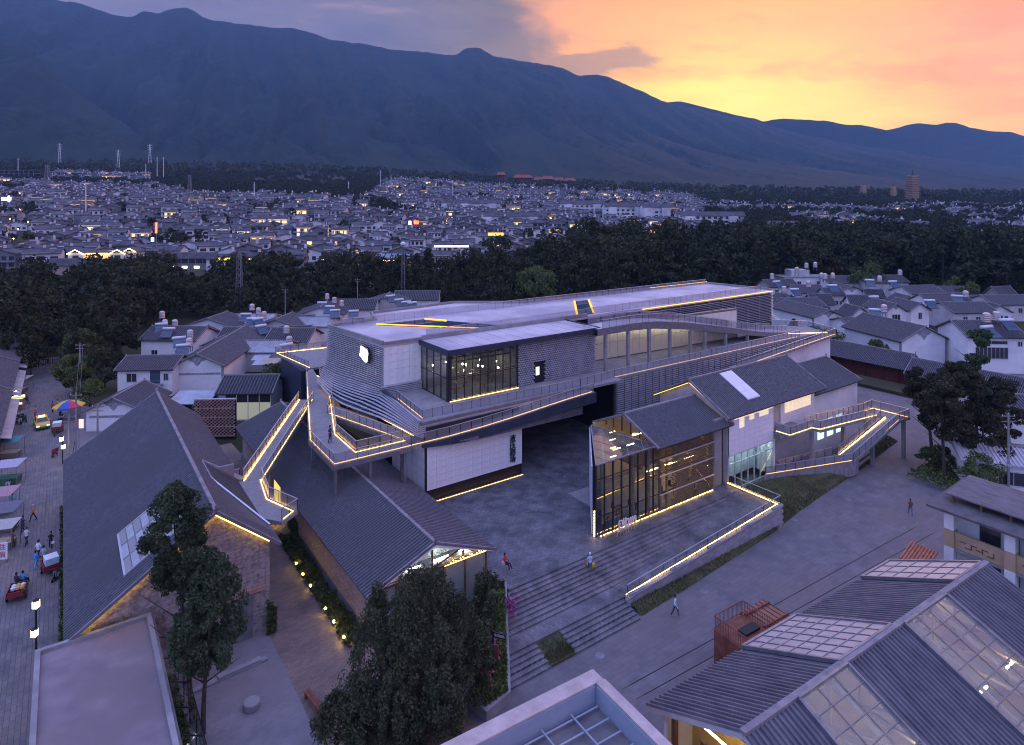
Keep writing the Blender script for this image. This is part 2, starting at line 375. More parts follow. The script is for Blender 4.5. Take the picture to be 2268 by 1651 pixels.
G_wall = glass('facade_glass', (.74, .80, .84), 1.2)
L_pav = emit('pavilion_light', (1., .66, .24), 24.)
G_rail = glass('mesh_balustrade', (.70, .70, .74), .8, .3, (.40, .40, .45), .30)
G_pane = glass('clear_glass', (.86, .92, .92), 1.2)
def paving(name, c1, c2, sc, mortar, rough=.8, ratio=.5, bump=.5, rot=0., c3=None, con=1.):
    ma = mat(name, c1, rough, c2, .5, 7, (.32, .68), c3=c3, s3=.09); nt = ma.node_tree; N = nt.nodes; L = nt.links
    b = N['Principled BSDF']; src = b.inputs['Base Color'].links[0].from_socket
    tc = N.new('ShaderNodeTexCoord'); mp = N.new('ShaderNodeMapping'); mp.inputs['Rotation'].default_value = (0, 0, rot); L.new(tc.outputs['Object'], mp.inputs[0])
    br = N.new('ShaderNodeTexBrick'); br.inputs['Scale'].default_value = sc; br.inputs['Mortar Size'].default_value = mortar; br.inputs['Brick Width'].default_value = 1.; br.inputs['Row Height'].default_value = ratio
    br.inputs['Color1'].default_value = (*(1 - .15 * con,) * 3, 1); br.inputs['Color2'].default_value = (1 + .15 * con, 1 + .12 * con, 1 + .1 * con, 1); br.inputs['Mortar'].default_value = (*(1 - .5 * con,) * 3, 1)
    L.new(mp.outputs[0], br.inputs['Vector'])
    mx = N.new('ShaderNodeMix'); mx.data_type = 'RGBA'; mx.blend_type = 'MULTIPLY'; mx.inputs[0].default_value = 1.
    L.new(src, mx.inputs[6]); L.new(br.outputs['Color'], mx.inputs[7]); L.new(mx.outputs[2], b.inputs['Base Color'])
    bm = N.new('ShaderNodeBump'); bm.inputs['Strength'].default_value = bump; bm.inputs['Distance'].default_value = .03
    nz = N.new('ShaderNodeTexNoise'); nz.inputs['Scale'].default_value = 4.; nz.inputs['Detail'].default_value = 5; L.new(tc.outputs['Object'], nz.inputs['Vector'])
    ad = N.new('ShaderNodeMath'); ad.operation = 'SUBTRACT'; L.new(nz.outputs['Fac'], ad.inputs[0]); L.new(br.outputs['Fac'], ad.inputs[1])
    L.new(ad.outputs[0], bm.inputs['Height']); L.new(bm.outputs[0], b.inputs['Normal']); return ma
M_plaza = paving('plaza_stone', (.055, .060, .076), (.190, .194, .218), 1.7, .03, .62, .5, .9)
M_step = paving('step_stone', (.080, .083, .098), (.215, .215, .235), 2.0, .02, .7, .5, .8, rad(90))
M_road = paving('road_slabs', (.112, .108, .124), (.180, .170, .184), 1.1, .012, .85, .5, .2, rad(0), (.155, .135, .14), .6)
M_street = paving('street_setts', (.11, .106, .118), (.19, .175, .178), 1.25, .02, .7, .4, .5, rad(90), (.19, .155, .145))
M_alley = paving('alley_brick', (.105, .082, .085), (.20, .145, .125), 2.2, .02, .8, .5, .5, 0., (.25, .185, .15))
M_court = paving('courtyard_slabs', (.165, .155, .178), (.25, .232, .248), 2.6, .012, .85, .34, .3, rad(3), (.20, .17, .18), .4)
# ---------------------------------------------------------------- the ground near by: sheets above the terrain
def sheet(name, poly, z, m): MB().prism(poly, z - .05, z, 0).build(name, m, kind='structure')
sheet('road', [(12, 4), (160, 4), (160, 60), (128, 84), (95, 60), (62, 48), (12, 44)], .008, M_road)
sheet('street', [(-30, 10), (.4, 10), (.4, 95), (2.5, 128), (1.5, 172), (-30, 172)], .010, M_street)
sheet('courtyard', [(.4, 10), (19.6, 10), (19.6, 52.5), (.4, 52.5)], .014, M_court)
sheet('yard', [(.4, 92.5), (13.4, 92.5), (16, 118), (2.5, 128)], .013, M_court)
sheet('alley', [(13.2, 30), (22, 27.0), (22, 46), (19.4, 96), (13.2, 96)], .019, M_alley)
sheet('pavement', [(-1.5, 52), (.42, 52), (.42, 93), (-1.5, 93)], .12, M_street)
def flatstones():
    b = MB()
    for y0 in (8.95, 9.15, 10.6, 10.8):                    # two pairs of rail grooves across the road
        pass
    for (p, q) in ((AB(1379, 1527), AB(2020, 1172)), (AB(1394, 1519), AB(2030, 1167)), (AB(1410, 1549), AB(2064, 1183)), (AB(1425, 1541), AB(2074, 1178))):
        b.bar((*p, .008), (*q, .008), .055, .02)
    b.build('road_rail', mat('worn_rail', (.07, .06, .065), .6), kind='structure')
flatstones()
# raised plaza, its steps and the rising ramp beside them
plaza = MB().prism([(29.9, 42.5), (61.2, 42.5), (61.2, 73.4), (30.6, 73.4)], -.1, 2.2).build('plaza', M_plaza, kind='structure')
for k in range(1, 10):
    z = 2.2 - .145 * k; b1 = 42.5 - .39 * (k - 1); b0 = b1 - .39 - (1.1 if k == 9 else 0)
    al = lerp(25., 29.8, (b0 - 36) / 6.5); ar = 38.7 + (z - .9) / 1.3 * 22.5
    MB().prism([(al, b0), (ar, b0), (ar, b1), (al + .2, b1)], z - .6, z).build('step', M_step, plaza, world=False)
for k in range(1, 6):
    z = .895 - .15 * k; b1 = 37.89 - .38 * (k - 1); b0 = b1 - .38; al = lerp(25., 29.8, (b0 - 36) / 6.5)
    for s0, s1 in (((al, 29.1), (31.4, 38.4)) if k > 0 else ()):
        MB().box(s0, s1, b0, b1, z - .4, z).build('step', M_step, plaza, world=False)
MB().prism([(38.6, 37.72), (61.1, 37.9), (61.1, 42.52), (38.6, 42.52)], -.1, [.905, 2.205, 2.205, .905]).build('ramp', M_plaza, kind='structure')
# ---------------------------------------------------------------- rails, light strips
def rail(parent, pts, h=1.1, gap=1.25, gm=None, z0=.05):
    b = MB()
    for p, q in zip(pts, pts[1:]):
        b.bar((p[0], p[1], p[2] + h), (q[0], q[1], q[2] + h), .06, .06)
        L = math.dist(p, q); n = max(1, round(L / gap))
        for i in range(n + 1):
            c = lerp3(p, q, i / n); b.bar(c, (c[0], c[1], c[2] + h), .035, .035, 1)
    r = b.build('railing', [M_rail, M_frame], parent)
    for p, q in zip(pts, pts[1:]):
        L = math.dist(p, q); n = max(1, round(L / gap))
        for i in range(n):
            c = lerp3(p, q, (i + .04) / n); d = lerp3(p, q, (i + .96) / n)
            MB().face([(c[0], c[1], c[2] + z0), (d[0], d[1], d[2] + z0), (d[0], d[1], d[2] + h - .06), (c[0], c[1], c[2] + h - .06)]).build('pane', gm or G_rail, r)
    return r
def led(parent, pts, m=None, w=.04, h=.04, dz=.03, name='light_strip'):
    b = MB()
    for p, q in zip(pts, pts[1:]): b.bar((p[0], p[1], p[2] + dz), (q[0], q[1], q[2] + dz), w, h)
    return b.build(name, m or L_warm, parent)
# ---------------------------------------------------------------- theatre
TH = thing('theatre', 'long flat-roofed theatre with louvred walls, glass corner room and white stone wall on the plaza', 'building', (46, 67, 2.2))
def th_louvres():
    at = lambda b: lerp(32.3, 30.4, (b - 73) / 14.2)
    ab = lambda b: interps([(60.5, 30.9), (68, 29.9), (76.6, 27.8), (88, 28.9)], b)
    def aa(z, b):
        if b < 73: return lerp(lerp(31.0, 32.3, (b - 60.5) / 12.5), ab(b), max(0., min(1., (10.7 - z) / 1.7)) ** 1.5)
        return at(b) + (ab(b) - at(b)) * max(0, (16.6 - z) / 7.6) ** lerp(9., 3.2, min(1., (b - 73) / 10))
    bk = MB(); rows = [9.0 + 7.4 * i / 14 for i in range(15)]; cols = [60.7 + 26.7 * j / 24 for j in range(25)]
    def br(z): return 73.0 if z > 10.75 else 60.6
    for z in rows:
        for j in range(25):
            b = lerp(br(z), 87.4, j / 24); bk.v.append((aa(z, b) + .34, b + .05, z))
    for i in range(14):
        for j in range(24): bk.f.append((i * 25 + j, i * 25 + j + 1, (i + 1) * 25 + j + 1, (i + 1) * 25 + j)); bk.m.append(0)
    wall = bk.build('louvred_wall', M_navy, TH)
    z = 9.1
    while z < 16.35:
        b0 = br(z); pts = [(aa(z, lerp(b0, 87.6, j / 16)), lerp(b0, 87.6, j / 16), z) for j in range(17)]
        MB().ribbon(pts, .22, .11).build('slat', M_slat, wall, world=False); z += .25 if z > 10.8 else .2
    for j in range(13):
        v = MB()                                    # upright ribs behind the slats
        b = 62 + j * 2.1; zt = 16.4 if b > 72.6 else 10.7
        zz = [9.0 + (zt - 9.0) * i / 8 for i in range(9)]
        for z0, z1 in zip(zz, zz[1:]): v.bar((aa(z0, b) + .12, b, z0), (aa(z1, b) + .12, b, z1), .07, .07)
        v.build('upright', M_steel, wall, world=False)
    lw = MB()                                              # the lit windows behind the lower slats
    for j in range(7):
        b = 75.2 + j * 1.45; zz = 12.2; lw.face([(aa(13.0, b) + .30, b, 11.9), (aa(13.0, b) + .30, b + 1.1, 11.9), (aa(13.4, b) + .30, b + 1.1, 13.1), (aa(13.4, b) + .30, b, 13.1)])
    lw.build('lit_window', emit('dim_window_light', (1., .82, .5), .9), wall, world=False)
    led(TH, [(aa(9.3, b) - .15, b, 8.95) for b in (61.5, 65, 69, 73, 77, 81, 85)], L_soft, .06, .06)
th_louvres()
M_marble = mat('veined_marble', (.62, .61, .66), .45, (.80, .79, .82), .55, 8, (.30, .56), stretch=(1.4, 1.4, .8))
def panels(parent, P, U, V, nu, nv, m, gap=.03, depth=.05, holes=(), name='panel', jit=0.):
    """a grid of separate slabs; P corner, U across, V up"""
    P = Vector(P); U = Vector(U); V = Vector(V); u = U / nu; v = V / nv; n = U.cross(V).normalized() * depth
    gu = u.normalized() * gap / 2; gv = v.normalized() * gap / 2
    o = Vector((0, 0, 0)); bx = MB()
    c = [gu + gv, u - gu + gv, u - gu + v - gv, gu + v - gv]
    bx.v = [tuple(x) for x in c] + [tuple(x + n) for x in c]
    bx.f = [(3, 2, 1, 0), (4, 5, 6, 7), (0, 1, 5, 4), (1, 2, 6, 5), (2, 3, 7, 6), (3, 0, 4, 7)]; bx.m = [0] * 6
    me = bx.mesh(name, m)
    for i in range(nu):
        for j in range(nv):
            if (i, j) in holes: continue
            q = place(name, me, parent, tuple(P + u * i + v * j + n * (R.random() * jit)))
            if parent is not None and parent.type == 'EMPTY': q.matrix_parent_inverse = parent.matrix_basis.inverted()
def th_body():
    MB().box(32.7, 112.5, 73.35, 86.6, 9.0, 16.1).box(31.6, 43.9, 60.35, 73.3, 2.15, 10.0).box(61.2, 112, 62.25, 73.3, 1.0, 9.9).box(43.9, 61.2, 72.4, 73.3, 2.15, 10.0).build('core', M_dark, TH)
    MB().box(61.25, 61.7, 61.9, 72.4, 2.2, 9.9).box(60.9, 61.2, 72.2, 72.4, 2.2, 9.9).build('stage_wall', M_black, TH)
    st = MB()
    for i in range(7): st.box(44.6 + i * 2.3, 44.9 + i * 2.3, 71.9, 72.35, 2.2, 9.8)
    for z in (4.0, 6.2, 8.4): st.box(44, 61, 71.7, 71.95, z, z + .12)
    st.build('stage_frame', M_navy, TH)
    # roof slabs
    rp = [(30.4, 87.4), (32.2, 72.85), (115.2, 72.85), (113.2, 87.3), (65.5, 88.2), (55.3, 95.4), (39.5, 93.8), (37.8, 88.2)]
    rf = MB().prism(rp[::1], 16.1, 16.58).build('roof', M_roofdeck, TH)
    pb = MB()
    for (p, q) in zip(rp, rp[1:] + rp[:1]):
        if p == (32.2, 72.85): p2, q2 = (32.2, 72.85), (37.6, 72.85); pb.bar((*p2, 16.62), (*q2, 16.62), .3, .36); continue
        pb.bar((*p, 16.70), (*q, 16.70), .34, .52)
    pb.build('parapet', M_conc, rf, world=False)
    f = MB().prism([(37.2, 65.3), (61.5, 65.3), (61.5, 72.83), (37.2, 72.83)], 15.95, 16.40).build('canopy_roof', M_roofdeck, TH)
    fb = MB()
    for p, q in (((37.15, 65.25), (61.5, 65.25)), ((37.15, 65.25), (37.15, 72.8)), ((61.5, 65.25), (61.5, 72.8))): fb.bar((*p, 16.22), (*q, 16.22), .16, .66)
    fb.build('fascia', M_navy, f, world=False)
    MB().bar((37.6, 72.95, 16.7), (66, 72.95, 16.7), .3, .5).build('parapet', M_conc, rf, world=False)
    for n in range(11):                                    # joints of the lower roof
        MB().box(38 + n * 2.15, 38.04 + n * 2.15, 65.5, 72.7, 16.40, 16.415).build('seam', M_conc, f, world=False)
    # marble corner
    mw = MB().box(32.35, 37.45, 72.95, 73.3, 10.3, 16.1).build('marble_wall', M_marble, TH)
    panels(mw, (32.45, 72.95, 11.4), (5.0, 0, 0), (0, 0, 4.7), 3, 5, M_marble, .025, .06, name='slab')
    for i in range(5): MB().box(31.9, 37.4, 72.55, 72.9, 10.35 + i * .22, 10.48 + i * .22).build('slat', M_slat, mw, world=False)
    # terrace
    MB().prism([(31.15, 60.75), (61.2, 60.6), (61.2, 73.3), (32.5, 73.0)], 10.0, 10.3).build('terrace', M_conc, TH)
    MB().prism([(61.2, 61.75), (106.5, 61.75), (114.2, 61.3), (116.5, 66), (110, 73.3), (61.2, 73.3)], 9.95, 10.305).build('gallery_deck', M_conc, TH)
    sk = MB().box(31.1, 54, 60.75, 60.85, 8.9, 10.1).build('skirt', M_navy, TH)
    for i in range(6): MB().box(30.95, 54.2, 60.42, 60.62, 9.0 + i * .22, 9.15 + i * .22).build('slat', M_slat, sk, world=False)
    MB().prism([(32.25, 72.8), (30.95, 60.5), (31.3, 60.5), (32.6, 72.8)], 10.3, 10.62).prism([(31.0, 60.35), (54.2, 60.35), (54.2, 60.6), (31.0, 60.6)], 10.3, 10.62).build('kerb', M_steel, TH)
    rail(TH, [(32.9, 70.6, 10.3), (32.1, 62.2, 10.3), (54.4, 61.4, 10.3)], 1.05)
    led(TH, [(33.05, 70.4, 10.3), (32.25, 62.4, 10.3)], L_soft)
    led(TH, [(37.5, 65.55, 10.31), (47.6, 65.55, 10.31)], L_soft, .08, .06)
    # glass corner room
    gw = MB()
    for i in range(10):
        x = 37.4 + i * 1.13; gw.box(x - .05, x + .05, 65.72, 65.86, 10.3, 16.0)
    for z in (10.35, 12.9, 13.1, 15.9): gw.box(37.4, 47.6, 65.74, 65.84, z - .04, z + .04)
    for i in range(5):
        y = 65.8 + i * 1.8; gw.box(37.33, 37.47, y - .05, y + .05, 10.3, 16.0)
    for z in (10.35, 13.0, 15.9): gw.box(37.35, 37.45, 65.8, 73, z - .04, z + .04)
    gw.box(37.25, 37.75, 65.6, 66.0, 10.3, 16.0)
    g = gw.build('glass_wall', M_frame, TH)
    for i in range(9):
        for z0, z1 in ((10.4, 12.85), (13.15, 15.85)):
            MB().box(37.46 + i * 1.13, 38.47 + i * 1.13, 65.78, 65.80, z0, z1).build('pane', G_wall, g, world=False)
    for i in range(4):
        for z0, z1 in ((10.4, 12.95), (13.05, 15.85)):
            MB().box(37.39, 37.41, 65.86 + i * 1.8, 67.54 + i * 1.8, z0, z1).build('pane', G_wall, g, world=False)
    rm = MB().box(37.6, 47.7, 72.6, 72.9, 10.3, 15.9).box(47.55, 47.7, 66.2, 72.6, 10.3, 15.9).box(37.6, 47.5, 65.9, 72.6, 10.305, 10.33).build('room_lining', mat('room_wall', (.16, .15, .145), .7, (.28, .25, .22), .8), TH)
    tr = MB()
    for i in range(6): tr.box(38.2 + i * 1.8, 38.35 + i * 1.8, 66.2, 72.5, 15.2, 15.5)
    for y in (67.4, 69.4, 71.4): tr.box(37.6, 47.5, y, y + .1, 14.4, 14.52)
    tr.build('ceiling_truss', M_frame, TH)
    for i in range(13):
        x = 38.2 + (i * .77) % 9.2; y = 66.6 + (i * 1.73) % 5.4; z = 12.2 + (i * .37) % 1.6
        lb = MB().lathe([(.02, .12), (.10, .06), (.10, -.06), (.02, -.12)], (x, y, z), 8).build('pendant_lamp', L_lamp, TH)
        MB().bar((x, y, z + .1), (x, y, 15.2), .02).build('cable', M_frame, lb, world=False)
    for i in range(4):
        x = 39 + i * 2.2; tb = MB().box(x, x + 1.2, 67.6 + (i % 2) * 1.6, 68.3 + (i % 2) * 1.6, 10.95, 11.0).box(x + .5, x + .6, 67.9 + (i % 2) * 1.6, 68 + (i % 2) * 1.6, 10.3, 10.95).build('table', M_wood, TH)
    # aluminium brick screen
    sc = MB().box(47.7, 61.3, 66.25, 66.4, 10.3, 15.95).build('screen_wall', M_navy, TH)
    bs = MB(); nz = 20
    for j in range(nz):
        z = 10.4 + j * .275
        for i in range(34):
            x = 47.75 + i * .40 + (.20 if j % 2 else 0)
            if 50.3 < x < 52.0 and z < 13.0: continue
            y = 65.82 + .05 * mnoise.noise((x * .8, z * .8, 0)); bs.box(x, x + .27, y, y + .34, z, z + .15)
    bs.build('screen_bricks', M_slat, TH, kind='stuff')
    MB().box(50.5, 51.95, 66.05, 66.2, 10.3, 12.9).build('doorway', M_frame, TH)
    MB().box(50.7, 51.3, 65.98, 66.02, 11.3, 12.4).build('poster', emit('lit_poster', (.9, .85, .7), .7), TH)
    # white plaza wall
    ww = MB().box(31.3, 44.0, 60.02, 60.3, 2.2, 8.4, ).build('plaza_wall', M_black, TH)
    panels(ww, (31.5, 60.0, 3.4), (12.5, 0, 0), (0, 0, 5.0), 11, 7, M_marble, .02, .06, name='slab', jit=.1)
    panels(ww, (31.28, 60.1, 3.4), (0, 8, 0), (0, 0, 5.0), 6, 5, M_marble, .025, -.05, name='slab')
    bx = MB()
    for i in range(34): bx.box(32.4 + i * .34, 32.66 + i * .34, 59.55, 59.62, 2.215, 2.25)
    bx.build('light_strip', L_soft, TH, kind='stuff')
    # columns, cream gallery wall
    for a in (62.3, 66.8, 71.2, 75.8, 80.6, 84.2, 89.6, 95.6, 101.3):
        MB().box(a - .2, a + .2, 64.8, 65.2, 10.3, interp([(61, 15.6), (72, 15.2), (85, 13.2), (98, 10.9), (107, 10.3)], a)).build('column', M_conc, TH)
    gwall = MB().prism([(63, 70.2), (97, 67.9), (97, 68.2), (63, 70.5)], 10.3, 15.5).build('gallery_wall', M_steel, TH)
    panels(gwall, (63.2, 70.1, 10.45), (33.4, -2.27, 0), (0, 0, 4.7), 22, 2, mat('cream_panel', (.62, .58, .46), .7, (.72, .67, .55), .6), .05, .06)
    led(TH, [(63.2, 69.5, 15.2), (80, 68.3, 13.9), (92, 67.4, 12.5)], emit('hidden_cove_light', (1., .86, .6), 9.), .10, .05, 0.)
    # wave ramp
    prof = [(60.5, 16.45), (64, 16.5), (68, 16.5), (72, 16.3), (76, 15.8), (80, 15.2), (84, 14.5), (88, 13.75), (92, 12.95), (96, 12.15), (100, 11.4), (104, 10.85), (108, 10.5)]
    n = 48; wr = MB(); k = 0
    for i in range(n):
        a = lerp(60.5, 107.5, i / (n - 1)); z = interps(prof, a); th = interp([(60, .95), (75, 1.15), (100, .8), (108, .4)], a)
        wr.v += [(a, 64.7, z - th), (a, 68.0, z - th), (a, 68.0, z), (a, 64.7, z)]
        if i:
            for j in range(4): wr.f.append((k - 4 + j, k - 4 + (j + 1) % 4, k + (j + 1) % 4, k + j)); wr.m.append(0 if j != 2 else 1)
        k += 4
    wv = wr.build('wave_ramp', [M_steel, M_roofdeck], TH)
    pts = [(lerp(61.5, 107, i / 34), 64.75, interps(prof, lerp(61.5, 107, i / 34))) for i in range(35)]
    rail(TH, pts, 1.15, 3., z0=.0)
    pts2 = [(p[0], 67.9, p[2]) for p in pts[::2]]; rail(TH, pts2, 1.1, 3.)
    # deck rail, skirts, right platform
    rail(TH, [(54.4, 61.3, 10.3), (61, 61.9, 10.3), (106.5, 61.85, 10.3)], 1.1, 1.3)
    sk2 = MB().box(61.15, 108, 62.0, 62.2, 4.0, 9.95).build('skirt', M_navy, TH)
    for i in range(20):
        MB().box(61.1, 108, 61.72, 61.95, 4.2 + i * .29, 4.34 + i * .29).build('slat', M_slat, sk2, world=False)
    for i in range(34): MB().box(61.3 + i * 1.4, 61.36 + i * 1.4, 61.66, 61.98, 4.1, 10.0).build('upright', M_steel, sk2, world=False)
    MB().box(60.95, 61.2, 61.6, 62.0, 3.9, 10.05).build('upright', M_steel, sk2, world=False)
    up = MB().box(66, 114.9, 73.0, 73.3, 10.3, 16.0).build('upper_wall', M_navy, TH)
    z = 10.9
    while z < 16.0:
        o = .9 * max(0, (12.4 - z) / 1.5) ** 2
        MB().ribbon([(68, 72.7, z), (96, 72.7 - o * .3, z), (108, 72.7 - o * .7, z), (115.3 + o, 72.6 - o, z), (115.4 + o, 80, z)], .18, .05).build('slat', M_slat, up, world=False); z += .3
    for i in range(12): MB().box(72 + i * 3.9, 72.16 + i * 3.9, 72.74, 72.95, 10.4, 16.0).build('upright', M_steel, up, world=False)
    led(TH, [(78, 72.6, 16.45), (115.3, 72.6, 16.45)], L_gold, .09, .06, 0.)
    led(TH, [(113.4, 87.0, 16.98), (96, 87.4, 16.98)], L_gold, .09, .05, 0.)
    rail(TH, [(66, 73.2, 16.6), (112, 73.2, 16.6)], 1.1, 1.6)
    rail(TH, [(31.8, 86.2, 16.6), (66, 86.2, 16.6), (112, 86.2, 16.6)], 1.1, 1.6)
    rail(TH, [(66, 73.2, 16.6), (38.4, 73.3, 16.6)], 1.0, 2.)
    # roof lights
    for poly in ([(36.4, 84.6), (47.0, 73.4), (50.8, 73.4), (44, 84.4)], [(64.6, 73.6), (68.0, 73.6), (76.6, 84.2), (73.4, 84.4)]):
        s = MB().prism(poly, 16.56, 16.66).build('skylight', M_frame, TH)
        P = [(*p, 16.67) for p in poly]
        d0 = (poly[0], poly[1]) if poly[0][1] > 80 else (poly[0], poly[3])
        A, B = (P[0], P[1]); D, C = (P[3], P[2])
        if poly[0][1] < 80: A, B, D, C = P[0], P[3], P[1], P[2]
        for i in range(8):
            q = [lerp3(A, B, (i + .05) / 8), lerp3(A, B, (i + .95) / 8), lerp3(D, C, (i + .95) / 8), lerp3(D, C, (i + .05) / 8)]
            MB().prism([x[:2] for x in q], 16.67, 16.70).build('pane', glass('skylight_glass', (.25, .32, .38), 1.8) if i == 0 else MATS['skylight_glass'], s, world=False)
        led(s, [A, B], L_amber, .30, .10, .08); led(s, [lerp3(D, C, .0), lerp3(D, C, .28 if poly[0][1] > 80 else 1.)], L_amber, .26, .10, .08)
    # right platform and its descending ramp
    MB().prism([(100, 60.25), (113.8, 60.25), (113.8, 61.4), (100, 61.7)], 3.0, [8.6, 9.6, 9.6, 8.6]).build('end_wall', M_white, TH)
    pr = [(84, 58.9), (113.9, 59.2), (113.9, 60.8), (84, 60.4)]
    MB().prism(pr, [8.35, 9.95, 9.95, 8.35], [8.6, 10.28, 10.28, 8.6]).build('ramp', M_deck, TH)
    rail(TH, [(84, 59.0, 8.6), (113.9, 59.25, 10.28), (116.3, 65.8, 10.3), (112, 71, 10.3)], 1.1, 1.35)
    led(TH, [(84, 59.15, 8.6), (113.8, 59.4, 10.28)], L_soft); led(TH, [(113.8, 60.8, 10.3), (107.2, 64.4, 10.3)], L_warm, .06)
    led(TH, [(61.2, 62.05, 10.3), (106, 62.05, 10.3)], emit('faint_led', (1., .6, .3), 1.8), .05)
    # glowing emblem on the louvres
    em = MB()
    def pl(pts): em.prism([(p[0], p[1]) for p in pts], 0, .12)
    up_ = [(-.62, .06), (.70, .06), (.72, .42), (.42, .72), (.36, .62), (.28, .76), (.20, .66), (.10, .80), (.02, .70), (-.08, .84), (-.16, .74), (-.26, .88), (-.34, .78), (-.44, .92), (-.54, .90)]
    dn = [(-.72, -.36), (-.64, -.30), (-.56, -.46), (-.46, -.40), (-.38, -.56), (-.28, -.50), (-.20, -.66), (-.10, -.60), (-.02, -.76), (.08, -.70), (.16, -.84), (.50, -.80), (.60, -.06), (-.66, -.06)]
    pl(up_); pl(dn)
    em.v = [(31.2 - z, 76.4 - x * 1.75, 14.75 + y * 1.0) for x, y, z in em.v]
    em.build('emblem', L_white, TH)
    MB().box(31.22, 31.45, 75.2, 77.6, 13.9, 15.7).build('emblem_back', M_frame, TH)
th_body()
def text_mesh(s, size, m, depth=.06):
    cu = bpy.data.curves.new('lettering', 'FONT'); cu.body = s; cu.size = size; cu.extrude = depth; cu.align_x = 'CENTER'; cu.align_y = 'CENTER'
    o = bpy.data.objects.new('lettering', cu); col.objects.link(o)
    dg = bpy.context.evaluated_depsgraph_get(); me = bpy.data.meshes.new_from_object(o.evaluated_get(dg)); bpy.data.objects.remove(o)
    me.materials.clear(); me.materials.append(m); return me
for i, ch in enumerate('液压剧场'):
    q = place('character', text_mesh(ch, .86, M_navy), TH, (42.6, 59.84, 6.6 - i * .80)); q.rotation_euler = (rad(90), 0, 0); q.matrix_parent_inverse = TH.matrix_basis.inverted()
